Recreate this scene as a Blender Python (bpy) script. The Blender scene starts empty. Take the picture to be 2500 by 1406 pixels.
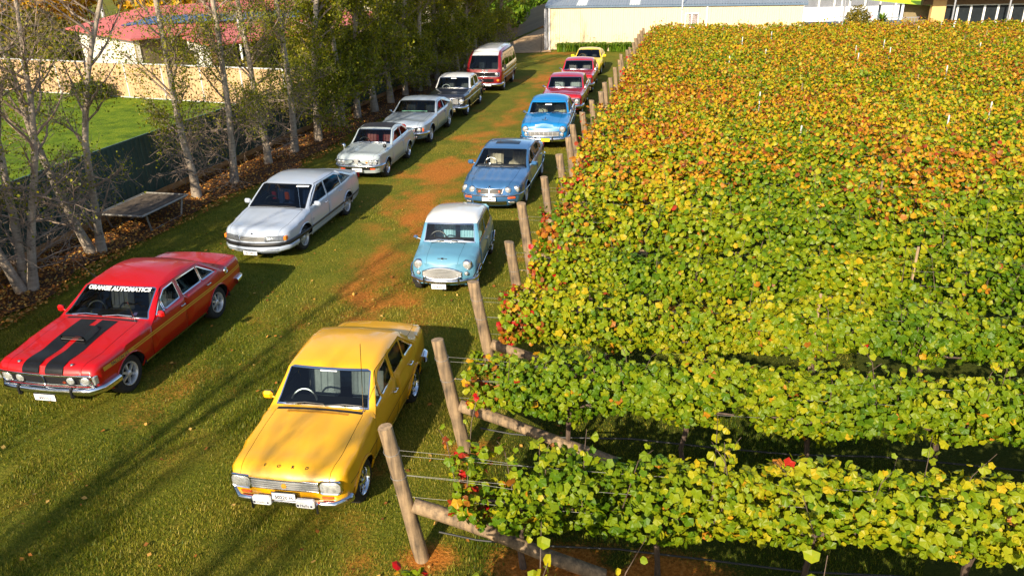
import bpy, bmesh, math, random, os
import numpy as np
from mathutils import Vector, Matrix
from mathutils.geometry import delaunay_2d_cdt

SC = bpy.context.scene
COL = SC.collection
RA = math.radians

# ------------------------------------------------------------------ camera
cam_d = bpy.data.cameras.new('camera')
cam = bpy.data.objects.new('camera', cam_d)
COL.objects.link(cam)
PITCH, ROLL, FPX = RA(24.0), RA(-1.56), 1868.0
_f = Vector((0, math.cos(PITCH), -math.sin(PITCH)))
_r = Vector((1, 0, 0))
_u = _r.cross(_f)
_r2 = _r * math.cos(ROLL) + _u * math.sin(ROLL)
_u2 = -_r * math.sin(ROLL) + _u * math.cos(ROLL)
cam.matrix_world = Matrix(((_r2.x, _u2.x, -_f.x, 0), (_r2.y, _u2.y, -_f.y, 0),
                           (_r2.z, _u2.z, -_f.z, 6.55), (0, 0, 0, 1)))
cam_d.sensor_width = 36.0
cam_d.lens = 36.0 * FPX / 2500.0
cam_d.clip_start = 0.1
cam_d.clip_end = 3000.0
SC.camera = cam

# ------------------------------------------------------------------ light
SUN_EL, SUN_AZ = RA(27.5), math.atan2(-0.405, -0.914)      # direction towards the sun
sun_vec = Vector((math.sin(SUN_AZ) * math.cos(SUN_EL), math.cos(SUN_AZ) * math.cos(SUN_EL), math.sin(SUN_EL)))
W = bpy.data.worlds.new('World')
SC.world = W
W.use_nodes = True
_nt = W.node_tree
_sky = _nt.nodes.new('ShaderNodeTexSky')
_sky.sky_type = 'NISHITA'
_sky.sun_disc = False
_sky.sun_elevation = SUN_EL
_sky.sun_rotation = SUN_AZ % (2 * math.pi)
_bg = _nt.nodes['Background']
_nt.links.new(_sky.outputs[0], _bg.inputs[0])
_bg.inputs[1].default_value = 0.115
sl = bpy.data.lights.new('sun', 'SUN')
sl.energy = 5.0
sl.angle = RA(0.5)
sl.color = (1.0, 0.87, 0.66)
so = bpy.data.objects.new('sun', sl)
so.rotation_euler = (-sun_vec).to_track_quat('-Z', 'Y').to_euler()
so.location = (-20, -30, 40)
COL.objects.link(so)
SC.view_settings.view_transform = 'Standard'
SC.view_settings.look = 'None'
SC.view_settings.gamma = 1.0
SC.view_settings.exposure = 0.85
SC.view_settings.use_curve_mapping = False
SC.render.engine = 'CYCLES'
SC.cycles.use_denoising = True
SC.cycles.max_bounces = 6
SC.cycles.diffuse_bounces = 3
SC.cycles.glossy_bounces = 3
SC.cycles.transparent_max_bounces = 10
SC.cycles.transmission_bounces = 3
SC.cycles.caustics_reflective = False
SC.cycles.caustics_refractive = False
SC.cycles.sample_clamp_indirect = 6.0

# ------------------------------------------------------------------ helpers
def tag(o, label=None, cat=None, group=None, kind=None):
    if label: o['label'] = label
    if cat: o['category'] = cat
    if group: o['group'] = group
    if kind: o['kind'] = kind
    return o

def link(o, parent=None):
    COL.objects.link(o)
    if parent is not None: o.parent = parent
    return o

def empty(name, loc=(0, 0, 0), rz=0.0, parent=None):
    o = bpy.data.objects.new(name, None)
    o.empty_display_size = 0.2
    o.location = loc
    o.rotation_euler = (0, 0, rz)
    return link(o, parent)

def np_mesh(name, V, faces, mats, midx=None, smooth=False, attrs=None):
    """faces: list of (n,k) int arrays"""
    V = np.asarray(V, np.float32)
    me = bpy.data.meshes.new(name)
    me.vertices.add(len(V))
    me.vertices.foreach_set('co', V.ravel())
    faces = [np.asarray(f, np.int32) for f in faces if len(f)]
    li = np.concatenate([f.ravel() for f in faces]) if faces else np.zeros(0, np.int32)
    cnt = np.concatenate([np.full(len(f), f.shape[1], np.int32) for f in faces]) if faces else np.zeros(0, np.int32)
    me.loops.add(len(li))
    me.loops.foreach_set('vertex_index', li)
    me.polygons.add(len(cnt))
    me.polygons.foreach_set('loop_start', np.concatenate([[0], np.cumsum(cnt)[:-1]]).astype(np.int32))
    me.polygons.foreach_set('loop_total', cnt)
    if midx is not None: me.polygons.foreach_set('material_index', np.asarray(midx, np.int32))
    me.polygons.foreach_set('use_smooth', np.full(len(cnt), bool(smooth)))
    for m in mats: me.materials.append(m)
    if attrs:
        for k, a in attrs.items():
            at = me.attributes.new(k, 'FLOAT', 'POINT')
            at.data.foreach_set('value', np.asarray(a, np.float32))
    me.update()
    me.validate()
    return me

def mobj(name, me, parent=None):
    return link(bpy.data.objects.new(name, me), parent)

class MB:
    """collects pieces and links them as one mesh object"""
    def __init__(s): s.v, s.f, s.m = [], [], []
    def add(s, v, f, mi=0, M=None):
        n = len(s.v)
        if M is not None: v = [M @ Vector(p) for p in v]
        s.v += [tuple(p) for p in v]
        s.f += [tuple(i + n for i in q) for q in f]
        s.m += [mi] * len(f)
        return s
    def box(s, c, d, mi=0, M=None):
        x, y, z = c; a, b, e = d[0] / 2, d[1] / 2, d[2] / 2
        v = [(x - a, y - b, z - e), (x + a, y - b, z - e), (x + a, y + b, z - e), (x - a, y + b, z - e),
             (x - a, y - b, z + e), (x + a, y - b, z + e), (x + a, y + b, z + e), (x - a, y + b, z + e)]
        return s.add(v, [(0, 3, 2, 1), (4, 5, 6, 7), (0, 1, 5, 4), (1, 2, 6, 5), (2, 3, 7, 6), (3, 0, 4, 7)], mi, M)
    def cbox(s, c, d, r, mi=0, M=None):
        """box with chamfered edges"""
        h = [max(q / 2, 1e-4) for q in d]; r = min(r, min(h) * .95)
        v, ix = [], {}
        for sx in (-1, 1):
            for sy in (-1, 1):
                for sz in (-1, 1):
                    for ax in range(3):
                        p = [sx * (h[0] - r), sy * (h[1] - r), sz * (h[2] - r)]
                        p[ax] = (sx, sy, sz)[ax] * h[ax]
                        ix[(sx, sy, sz, ax)] = len(v)
                        v.append((p[0] + c[0], p[1] + c[1], p[2] + c[2]))
        f = []
        for ax in range(3):
            o1, o2 = [(1, 2), (2, 0), (0, 1)][ax]
            for sg in (-1, 1):
                q = []
                for a, b in ((-1, -1), (1, -1), (1, 1), (-1, 1)):
                    k = [0, 0, 0]; k[ax] = sg; k[o1] = a; k[o2] = b
                    q.append(ix[(k[0], k[1], k[2], ax)])
                f.append(q if sg > 0 else q[::-1])
            for a in (-1, 1):
                for b in (-1, 1):
                    k1 = [0, 0, 0]; k1[o1] = a; k1[o2] = b; k2 = list(k1); k1[ax] = -1; k2[ax] = 1
                    f.append([ix[(*k1, o1)], ix[(*k2, o1)], ix[(*k2, o2)], ix[(*k1, o2)]][::(1 if a * b > 0 else -1)])
        for sx in (-1, 1):
            for sy in (-1, 1):
                for sz in (-1, 1):
                    q = [ix[(sx, sy, sz, a)] for a in range(3)]
                    f.append(q if sx * sy * sz > 0 else q[::-1])
        return s.add(v, f, mi, M)
    def tube(s, pts, rad, n=6, mi=0, cap=True):
        pts = [Vector(p) for p in pts]
        if not hasattr(rad, '__len__'): rad = [rad] * len(pts)
        v, f = [], []
        for i, p in enumerate(pts):
            t = (pts[min(i + 1, len(pts) - 1)] - pts[max(i - 1, 0)])
            t = t.normalized() if t.length > 1e-9 else Vector((0, 0, 1))
            a = t.cross(Vector((0, 0, 1)) if abs(t.z) < .9 else Vector((1, 0, 0))).normalized()
            b = t.cross(a)
            for k in range(n):
                w = 2 * math.pi * k / n
                v.append(p + (a * math.cos(w) + b * math.sin(w)) * rad[i])
        for i in range(len(pts) - 1):
            for k in range(n):
                f.append((i * n + k, i * n + (k + 1) % n, (i + 1) * n + (k + 1) % n, (i + 1) * n + k))
        if cap:
            f.append(tuple(range(n))[::-1]); f.append(tuple(range((len(pts) - 1) * n, len(pts) * n)))
        return s.add(v, f, mi)
    def lathe(s, prof, n=24, mi=0, M=None, a0=0.0, a1=2 * math.pi):
        """prof [(axial, radius)] about local x axis"""
        full = abs(a1 - a0 - 2 * math.pi) < 1e-6
        m = n if full else n + 1
        v, f = [], []
        for (a, r) in prof:
            for k in range(m):
                w = a0 + (a1 - a0) * k / n
                v.append((a, r * math.cos(w), r * math.sin(w)))
        for i in range(len(prof) - 1):
            for k in range(n):
                k2 = (k + 1) % m
                f.append((i * m + k, i * m + k2, (i + 1) * m + k2, (i + 1) * m + k))
        return s.add(v, f, mi, M)
    def grid(s, P, mi=0, closed_u=False):
        """P[i][j] points"""
        h, w = len(P), len(P[0])
        f = []
        for i in range(h - 1):
            for j in range(w - 1 + (1 if closed_u else 0)):
                j2 = (j + 1) % w
                f.append((i * w + j, i * w + j2, (i + 1) * w + j2, (i + 1) * w + j))
        return s.add([p for r in P for p in r], f, mi)
    def build(s, name, mats, parent=None, smooth=False, ang=35):
        me = bpy.data.meshes.new(name)
        me.from_pydata(s.v, [], s.f)
        if not isinstance(mats, (list, tuple)): mats = [mats]
        for m in mats: me.materials.append(m)
        if len(mats) > 1: me.polygons.foreach_set('material_index', s.m)
        if smooth:
            me.polygons.foreach_set('use_smooth', [True] * len(me.polygons))
            me.set_sharp_from_angle(angle=RA(ang))
        me.update()
        return link(bpy.data.objects.new(name, me), parent)

def copy_tree(o, parent=None):
    c = o.copy()
    COL.objects.link(c)
    c.parent = parent
    for ch in list(o.children): copy_tree(ch, c)
    return c

_NG = np.random.default_rng(11).random((4, 64, 64))
def vnoise(x, y, k=0):
    x = np.asarray(x, float); y = np.asarray(y, float)
    xi = np.floor(x).astype(int); yi = np.floor(y).astype(int)
    fx = x - xi; fy = y - yi
    fx = fx * fx * (3 - 2 * fx); fy = fy * fy * (3 - 2 * fy)
    g = _NG[k % 4]
    a = g[xi % 64, yi % 64]; b = g[(xi + 1) % 64, yi % 64]
    c = g[xi % 64, (yi + 1) % 64]; d = g[(xi + 1) % 64, (yi + 1) % 64]
    return (a * (1 - fx) + b * fx) * (1 - fy) + (c * (1 - fx) + d * fx) * fy
def fbm(x, y, k=0, o=4):
    t = 0; a = .5; s = 0
    for i in range(o):
        t = t + a * vnoise(x * 2 ** i + 17.3 * i, y * 2 ** i - 9.1 * i, k + i); s += a; a *= .5
    return t / s
def sstep(a, b, x):
    t = np.clip((np.asarray(x, float) - a) / (b - a), 0, 1)
    return t * t * (3 - 2 * t)

# ------------------------------------------------------------------ materials
def newmat(name):
    m = bpy.data.materials.new(name); m.use_nodes = True
    nt = m.node_tree
    return m, nt, nt.nodes['Principled BSDF']
def noise(nt, scale, detail=4, rough=.6, coord='Object', stretch=None):
    tc = nt.nodes.new('ShaderNodeTexCoord'); n = nt.nodes.new('ShaderNodeTexNoise')
    n.inputs['Scale'].default_value = scale; n.inputs['Detail'].default_value = detail; n.inputs['Roughness'].default_value = rough
    if stretch:
        mp = nt.nodes.new('ShaderNodeMapping'); mp.inputs['Scale'].default_value = stretch
        nt.links.new(tc.outputs[coord], mp.inputs[0]); nt.links.new(mp.outputs[0], n.inputs['Vector'])
    else: nt.links.new(tc.outputs[coord], n.inputs['Vector'])
    return n
def ramp(nt, fac, stops, interp='LINEAR'):
    r = nt.nodes.new('ShaderNodeValToRGB'); r.color_ramp.interpolation = interp
    e = r.color_ramp.elements
    while len(e) < len(stops): e.new(.5)
    for i, (p, c) in enumerate(stops):
        e[i].position = p; e[i].color = (*c, 1) if len(c) == 3 else c
    if fac is not None: nt.links.new(fac, r.inputs[0])
    return r
def bump(nt, h, b, strength=.3, dist=.01):
    n = nt.nodes.new('ShaderNodeBump'); n.inputs['Strength'].default_value = strength; n.inputs['Distance'].default_value = dist
    nt.links.new(h, n.inputs['Height']); nt.links.new(n.outputs[0], b.inputs['Normal'])
def plain(name, col, rough=.6, metal=0., spec=.5, var=.0, vs=8., bmp=0., bs=60.):
    m, nt, b = newmat(name)
    b.inputs['Base Color'].default_value = (*col, 1)
    b.inputs['Roughness'].default_value = rough; b.inputs['Metallic'].default_value = metal
    b.inputs['Specular IOR Level'].default_value = spec
    if var:
        n = noise(nt, vs, 5, .65)
        r = ramp(nt, n.outputs[0], [(.3, tuple(c * (1 - var) for c in col)), (.7, tuple(min(1, c * (1 + var)) for c in col))])
        nt.links.new(r.outputs[0], b.inputs['Base Color'])
    if bmp:
        n2 = noise(nt, bs, 4, .6); bump(nt, n2.outputs[0], b, bmp)
    return m
def paint(name, col, metal=0., rough=.38, coat=1., dust=.06):
    m, nt, b = newmat(name)
    n = noise(nt, 3., 6, .7)
    d = (.42, .36, .28)
    mixc = tuple(c * (1 - dust) + k * dust for c, k in zip(col, d))
    r = ramp(nt, n.outputs[0], [(.35, col), (.75, mixc)])
    nt.links.new(r.outputs[0], b.inputs['Base Color'])
    b.inputs['Metallic'].default_value = metal; b.inputs['Roughness'].default_value = rough
    b.inputs['Coat Weight'].default_value = coat; b.inputs['Coat Roughness'].default_value = .05
    n2 = noise(nt, 2.2, 2, .5); bump(nt, n2.outputs[0], b, .05, .02)
    return m
def glassmat(name, tint=(.42, .5, .5), ior=1.55):
    m = bpy.data.materials.new(name); m.use_nodes = True; nt = m.node_tree
    nt.nodes.clear()
    o = nt.nodes.new('ShaderNodeOutputMaterial'); mx = nt.nodes.new('ShaderNodeMixShader')
    t = nt.nodes.new('ShaderNodeBsdfTransparent'); t.inputs[0].default_value = (*tint, 1)
    g = nt.nodes.new('ShaderNodeBsdfGlossy'); g.inputs['Roughness'].default_value = .02
    fr = nt.nodes.new('ShaderNodeFresnel'); fr.inputs[0].default_value = ior
    nt.links.new(fr.outputs[0], mx.inputs[0]); nt.links.new(t.outputs[0], mx.inputs[1]); nt.links.new(g.outputs[0], mx.inputs[2])
    nt.links.new(mx.outputs[0], o.inputs[0])
    return m
def leafmat(name, stops, trans=.35, rough=.5):
    m, nt, b = newmat(name)
    a = nt.nodes.new('ShaderNodeAttribute'); a.attribute_name = 'tint'
    n = noise(nt, 30., 2, .5)
    mt = nt.nodes.new('ShaderNodeMath'); mt.operation = 'MULTIPLY_ADD'; mt.inputs[1].default_value = .14; 
    ms = nt.nodes.new('ShaderNodeMath'); ms.operation = 'SUBTRACT'; ms.inputs[1].default_value = .07
    nt.links.new(n.outputs[0], mt.inputs[0]); nt.links.new(a.outputs['Fac'], mt.inputs[2]); nt.links.new(mt.outputs[0], ms.inputs[0])
    r = ramp(nt, ms.outputs[0], stops)
    nt.links.new(r.outputs[0], b.inputs['Base Color'])
    b.inputs['Roughness'].default_value = rough; b.inputs['Specular IOR Level'].default_value = .22
    tr = nt.nodes.new('ShaderNodeBsdfTranslucent'); nt.links.new(r.outputs[0], tr.inputs[0])
    mx = nt.nodes.new('ShaderNodeMixShader'); mx.inputs[0].default_value = trans
    out = nt.nodes['Material Output']
    nt.links.new(b.outputs[0], mx.inputs[1]); nt.links.new(tr.outputs[0], mx.inputs[2]); nt.links.new(mx.outputs[0], out.inputs[0])
    return m
def wood(name, c0, c1, stretch=(40, 40, 3), rough=.8):
    m, nt, b = newmat(name)
    n = noise(nt, 1., 6, .65, 'Object', stretch); n2 = noise(nt, 2.5, 4, .6)
    mx = nt.nodes.new('ShaderNodeMath'); mx.operation = 'MULTIPLY_ADD'; mx.inputs[1].default_value = .6
    md = nt.nodes.new('ShaderNodeMath'); md.operation = 'MULTIPLY'; md.inputs[1].default_value = .4
    nt.links.new(n2.outputs[0], md.inputs[0]); nt.links.new(n.outputs[0], mx.inputs[0]); nt.links.new(md.outputs[0], mx.inputs[2])
    r = ramp(nt, mx.outputs[0], [(.36, c0), (.5, tuple((a + b2) / 2 for a, b2 in zip(c0, c1))), (.62, c1)])
    nt.links.new(r.outputs[0], b.inputs['Base Color']); b.inputs['Roughness'].default_value = rough
    bump(nt, n.outputs[0], b, .5, .01)
    return m

M = {}
M['chrome'] = plain('chrome', (.72, .73, .75), .12, 1., var=.06, vs=5)
M['bright'] = plain('bright_metal', (.78, .78, .78), .32, .65, var=.06, vs=12)
M['alloy'] = plain('alloy', (.55, .55, .56), .3, .9, var=.08, vs=20)
M['silverwheel'] = plain('wheel_silver', (.62, .62, .62), .35, .5, var=.06, vs=20)
M['blacktrim'] = plain('black_trim', (.012, .012, .013), .45, var=.2, vs=20)
M['blackpaint'] = plain('black_stripe_paint', (.008, .008, .009), .25, var=.2, vs=6)
M['mattblack'] = plain('matt_black', (.010, .010, .011), .9, spec=.2, var=.2, vs=20)
M['rubber'] = plain('tyre_rubber', (.018, .017, .016), .85, var=.35, vs=14, bmp=.2, bs=120)
M['lining'] = plain('dark_lining', (.012, .012, .013), .9, var=.2, vs=12)
M['underbody'] = plain('underbody', (.01, .01, .01), .95, var=.3, vs=6)
M['lens'] = plain('lamp_glass', (.66, .67, .67), .10, .6, var=.38, vs=30, bmp=.5, bs=50)
M['lensdark'] = plain('smoked_lamp_glass', (.16, .17, .18), .08, .5, var=.5, vs=24, bmp=.4, bs=40)
M['amber'] = plain('amber_lens', (.75, .2, .02), .15, var=.15, vs=20)
M['orange'] = plain('orange_lens', (.75, .10, .02), .15, var=.15, vs=20)
M['redlens'] = plain('red_lens', (.4, .01, .01), .15, var=.2, vs=20)
M['white'] = plain('white_paint', (.8, .8, .78), .5, var=.04, vs=6)
M['platewhite'] = plain('plate_white', (.78, .78, .78), .4, var=.04, vs=10)
M['plateyellow'] = plain('plate_yellow', (.85, .68, .02), .4, var=.04, vs=10)
M['ink'] = plain('plate_ink', (.02, .02, .06), .5, var=.1, vs=20)
M['decalwhite'] = plain('decal_white', (.85, .85, .85), .5, var=.03, vs=10)
M['gold'] = plain('stripe_gold', (.55, .27, .03), .35, var=.1, vs=10)
M['glass'] = glassmat('window_glass', (.5, .56, .56))
M['glassclear'] = glassmat('clear_glass', (.78, .82, .82))
M['glassdark'] = glassmat('tinted_glass', (.25, .3, .32))
# ------------------------------------------------------------------ car builder
def hermite(P, ts):
    P = np.array(P, float)
    d = np.hypot(np.diff(P[:, 0]), np.diff(P[:, 1])); u = np.r_[0, np.cumsum(d)]; u /= u[-1]
    ts = np.asarray(ts, float)
    if len(P) == 2: return P[0] + (P[1] - P[0]) * ts[:, None]
    m = np.gradient(P, u, axis=0)
    k = np.clip(np.searchsorted(u, ts, 'right') - 1, 0, len(u) - 2)
    h = (u[k + 1] - u[k])[:, None]; s = ((ts - u[k]) / (u[k + 1] - u[k]))[:, None]
    return ((2 * s**3 - 3 * s**2 + 1) * P[k] + (s**3 - 2 * s**2 + s) * h * m[k] + (-2 * s**3 + 3 * s**2) * P[k + 1] + (s**3 - s**2) * h * m[k + 1])
def inpoly(p, poly):
    x, z = p[:, 0], p[:, 1]; r = np.zeros(len(p), bool); q = np.asarray(poly); n = len(q)
    for i in range(n):
        x1, z1 = q[i]; x2, z2 = q[(i + 1) % n]
        if z1 == z2: continue
        c = ((z1 > z) != (z2 > z)) & (x < (x2 - x1) * (z - z1) / (z2 - z1) + x1)
        r ^= c
    return r
def area(q):
    q = np.asarray(q); x, z = q[:, 0], q[:, 1]
    return .5 * np.sum(x * np.roll(z, -1) - np.roll(x, -1) * z)
def inset(poly, d):
    q = [np.array(p, float) for p in poly]
    if area(q) < 0: q = q[::-1]
    n = len(q); out = []
    for i in range(n):
        a, b, c = q[i - 1], q[i], q[(i + 1) % n]
        e1 = (b - a) / (np.linalg.norm(b - a) + 1e-9); e2 = (c - b) / (np.linalg.norm(c - b) + 1e-9)
        n1 = np.array([-e1[1], e1[0]]); n2 = np.array([-e2[1], e2[0]])
        bis = n1 + n2; L = bis @ bis
        m = bis * (2 / max(L, .5)) if L > 1e-6 else n1
        out.append(b + m * d)
    return out
def rounded(poly, r=.03, n=3):
    q = [np.array(p, float) for p in poly]; out = []
    for i in range(len(q)):
        a, b, c = q[i - 1], q[i], q[(i + 1) % len(q)]
        la, lc = np.linalg.norm(a - b), np.linalg.norm(c - b); k = min(r, la * .4, lc * .4)
        p0 = b + (a - b) / la * k; p2 = b + (c - b) / lc * k
        for t in np.linspace(0, 1, n + 1): out.append((1 - t)**2 * p0 + 2 * t * (1 - t) * b + t * t * p2)
    return out
def segdist(pts, A, B):
    d = B - A; L = np.maximum((d**2).sum(1), 1e-12)
    t = np.clip(((pts[:, None, :] - A) * d).sum(2) / L, 0, 1)
    return np.sqrt((((A + t[..., None] * d) - pts[:, None, :])**2).sum(2))

RAD = dict(front=.12, hood=.05, cowl=.05, ws=.025, roof=.075, rw=.045, trunk=.05, tail=.12)
NROW = dict(front=7, hood=12, cowl=3, ws=6, roof=9, rw=6, trunk=6, tail=7)
GLASS = ('ws', 'rw')

class Car:
    def __init__(s, sp):
        s.sp = sp; s.rad = {**RAD, **sp.get('rad', {})}
        s.groups = []; P = []; tags = []; rows = []
        for g, (tg, pts) in enumerate(sp['sil']):
            pts = np.array([tuple(p) + (0,) * (4 - len(p)) for p in pts], float)
            s.groups.append((tg, pts))
            L = np.hypot(*np.diff(pts[:, :2], axis=0).T).sum(); n = NROW[tg]
            e = {'ws': .03, 'rw': .03}.get(tg, .012 if tg in ('hood', 'trunk') else 0)
            ts = np.r_[0, e / L, np.linspace(e / L, 1 - e / L, n)[1:-1], 1 - e / L, 1] if e else np.linspace(0, 1, n)
            Q = hermite(pts, ts)
            if g: Q = Q[1:]
            P += list(Q); nn = len(ts) - 1
            tags += [tg] * nn; rows += [(k, nn) for k in range(nn)]
        s.P = np.array(P); s.tags = tags; s.rows = rows
        s.A = s.P[:-1, :2]; s.B = s.P[1:, :2]; s.R = np.array([s.rad[t] for t in tags])
        hd = np.array([i for i, t in enumerate(tags) if t in ('hood', 'trunk', 'cowl')] or [0])
        s.xc = [p for t, p in s.groups if t == 'ws'][0][0, 0]
        s.xr = [p for t, p in s.groups if t == 'rw'][0][-1, 0]
        idx = sorted(set(list(hd) + list(hd + 1)), key=lambda i: s.P[i, 0])
        s.topx, s.topz = s.P[idx, 0], s.P[idx, 1]
        s.plan = np.array(sorted(sp['plan'])); s.belt = np.array(sorted(sp['belt']))
        s.YE = s.Y(s.P[:, 0], s.P[:, 1])
    def beltz(s, x):
        b = np.interp(x, s.belt[:, 0], s.belt[:, 1])
        if s.sp.get('box'): return b
        out = (x > s.xc) | (x < s.xr)
        return np.where(out, np.maximum(b, np.interp(x, s.topx, s.topz) + .006), b)
    def Yb(s, x, z):
        sp = s.sp; x = np.asarray(x, float); z = np.asarray(z, float)
        d = np.linspace(s.plan[0, 0], s.plan[-1, 0], 60)
        w = np.interp(d, s.plan[:, 0], s.plan[:, 1]); k = np.array([1, 2, 3, 2, 1.]) / 9
        w = np.convolve(np.pad(w, 2, 'edge'), k, 'valid'); y = np.interp(x, d, w)
        b = s.beltz(x); zw = sp.get('zw', .58); zs = sp['sill']
        y = y - sp.get('tuck', .07) * np.clip((zw - z) / (zw - zs), 0, 1.5)**2 - sp.get('lean', .03) * np.clip((z - zw) / np.maximum(b - zw, .05), 0, 1)**2
        ab = np.maximum(z - b, 0); t = np.clip(ab / .05, 0, 1)
        y = y - sp.get('sh', .05) * (t * t * (3 - 2 * t)) - sp.get('tum', .3) * ab
        for (z0, amp, sg) in sp.get('ridge', []): y = y + amp * np.exp(-((z - z0) / sg)**2)
        return y
    def Y(s, x, z):
        x = np.atleast_1d(np.asarray(x, float)); z = np.atleast_1d(np.asarray(z, float))
        d = segdist(np.stack([x, z], 1), s.A, s.B)
        q = np.clip(1 - d / s.R, 0, 1)
        v = (s.R * (1 - np.sqrt(np.maximum(1 - q * q, 0)))).max(1)
        return s.Yb(x, z) - v
    # --- attachment points
    def _fr(s, which):
        for t, p in s.groups:
            if t == which: return p
    def fx(s, y, z, which='front'):
        p = s._fr(which); q = hermite(p, np.linspace(0, 1, 30)); o = np.argsort(q[:, 1])
        x = np.interp(z, q[o, 1], q[o, 0]); b = np.interp(z, q[o, 1], q[o, 2])
        ye = float(s.Y(x, z)[0])
        return x + b * (1 - min(1.2, abs(y) / ye)**2)
    def fp(s, y, z, off=0., which='front'):
        sg = 1 if which == 'front' else -1
        return (s.fx(y, z, which) + sg * off, y, z)
    def sp3(s, tg, t, y, off=0.):
        p = s._fr(tg); q = hermite(p, [t])[0]; e = .01
        q2 = hermite(p, [min(1, t + e)])[0]; q1 = hermite(p, [max(0, t - e)])[0]
        T = (q2 - q1)[:2]; T /= np.linalg.norm(T); ye = float(s.Y(q[0], q[1])[0]); ss = y / ye
        return (q[0] + q[2] * (1 - ss * ss) + off * T[1], y, q[1] + (q[3] + s.hoodadd(tg, y)) * 1.0 * (1 - ss * ss) - off * T[0])
    def hoodadd(s, tg, y):
        if tg != 'hood': return 0.
        return sum(a * math.exp(-((abs(y) - y0) / w)**2) for (y0, a, w) in s.sp.get('hridge', []))
    def side(s, x, z, off=0., sgn=1):
        return (x, sgn * (float(s.Y(x, z)[0]) + off), z)
    # --- body mesh
    def build(s, name, label, loc, yaw, scale, cat='car'):
        sp = s.sp
        s.root = empty(name, (loc[0], loc[1], 0), RA(yaw) - math.pi / 2)
        s.root.scale = (scale,) * 3
        tag(s.root, label, cat, sp.get('group', 'classic cars parked in two rows on the grass'))
        hs, gs = sp.get('hs', .86), sp.get('gs', .95)
        S = sorted(set(np.round(np.r_[np.linspace(-1, 1, 25), hs + .0045, hs - .0045, -hs - .0045, -hs + .0045, gs, gs - .028, -gs, -gs + .028], 4)))
        S = np.array(S); N = len(s.P); ns = len(S)
        V = np.zeros((N, ns, 3)); cr = 1 - S**2
        V[:, :, 0] = s.P[:, 0:1] + s.P[:, 2:3] * cr
        V[:, :, 1] = s.YE[:, None] * S
        V[:, :, 2] = s.P[:, 1:2] + s.P[:, 3:4] * cr
        for i in range(N):
            ti = s.tags[min(i, N - 2)]
            if ti == 'hood':
                k, nn = s.rows[i]; fade = min(1, k / 2., (nn - k) / 1.5)
                V[i, :, 2] += np.array([s.hoodadd('hood', s.YE[i] * q) for q in S]) * fade * cr
        verts = [tuple(p) for p in V.reshape(-1, 3)]
        faces = []                       # (indices, key, material key)
        zone = sp.get('zone', lambda t, x, z, y: 'paint')
        for i in range(N - 1):
            tg = s.tags[i]; k, nn = s.rows[i]
            for j in range(ns - 1):
                sm = abs(S[j] + S[j + 1]) / 2
                c = V[i:i + 2, j:j + 2].reshape(-1, 3).mean(0)
                key, mk = 'body', zone(tg, c[0], c[2], c[1])
                if tg in GLASS:
                    if sm < gs:
                        if k in (0, nn - 1) or sm > gs - .028: key, mk = 'body', 'trim'
                        else: key, mk = ('windscreen' if tg == 'ws' else 'rear_window'), 'glass'
                elif tg == 'hood':
                    if abs(sm - hs) < .004: key = None
                    elif sm < hs: key = 'bonnet'
                elif tg == 'cowl' and k == 0 and sm < hs: key, mk = 'body', 'black'
                elif tg == 'trunk' and not sp.get('notrunk'):
                    if abs(sm - hs) < .004 or (k == 0 and sm < hs): key = None
                    elif sm < hs: key = 'boot_lid'
                if key: faces.append(((i * ns + j, (i + 1) * ns + j, (i + 1) * ns + j + 1, i * ns + j + 1)[::-1], key, mk))
        # ---- sides
        out = [(p[0], p[1]) for p in s.P]
        Ra, zw = sp['arch'], sp['wr']; zs = sp['sill']; xw = sp['wb'] / 2
        bot = []
        for wx, zl, zr in ((-xw, sp.get('zrear', zs), zs), (xw, zs, sp.get('zfront', zs))):
            a1 = math.acos(max(-1, min(1, -1))) if 0 else 0
            al = math.pi + math.asin(max(-.95, min(.95, (zw - zl) / Ra))); ar = -math.asin(max(-.95, min(.95, (zw - zr) / Ra)))
            for a in np.linspace(al, ar, 17): bot.append((wx + Ra * math.cos(a), zw + Ra * math.sin(a)))
        poly = out + bot
        loops = [poly]
        doors, wins = [], []
        for d in sp.get('doors', []):
            o = [tuple(p) for p in d]; doors.append((o, inset(o, .005)))
        for (w, di) in sp.get('wins', []):
            o = rounded(w, sp.get('wround', .035)); wins.append((o, inset(o, sp.get('wtrim', .016)), di))
        pts, edges = [], []
        def addloop(L):
            n0 = len(pts)
            for p in L: pts.append((float(p[0]), float(p[1])))
            n = len(L)
            for i in range(n): edges.append((n0 + i, n0 + (i + 1) % n))
        addloop(poly)
        for o, q in doors: addloop(o); addloop(q)
        for o, q, _ in wins: addloop(o); addloop(q)
        allp = np.array(pts); ea = np.array(edges)
        gx = np.arange(allp[:, 0].min(), allp[:, 0].max(), .085); gz = np.arange(allp[:, 1].min(), allp[:, 1].max(), .055)
        G = np.array([(x, z) for x in gx for z in gz])
        G = G[inpoly(G, poly)]
        G = G[(segdist(G, allp[ea[:, 0]], allp[ea[:, 1]]).min(1) > .018)]
        vin = [Vector(p) for p in pts] + [Vector((float(p[0]), float(p[1]))) for p in G]
        cv, ce, cf, ov, oe, of = delaunay_2d_cdt(vin, edges, [], 0, 1e-5)
        C2 = np.array([(v.x, v.y) for v in cv])
        yy = s.Y(C2[:, 0], C2[:, 1])
        # flat glass: keep as is
        tri = [f for f in cf]
        cen = np.array([C2[list(f)].mean(0) for f in tri])
        ins = inpoly(cen, poly)
        dO = [inpoly(cen, o) for o, q in doors]; dI = [inpoly(cen, q) for o, q in doors]
        wO = [inpoly(cen, o) for o, q, _ in wins]; wI = [inpoly(cen, q) for o, q, _ in wins]
        cyy = s.Y(cen[:, 0], cen[:, 1])
        omap = {}
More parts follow.
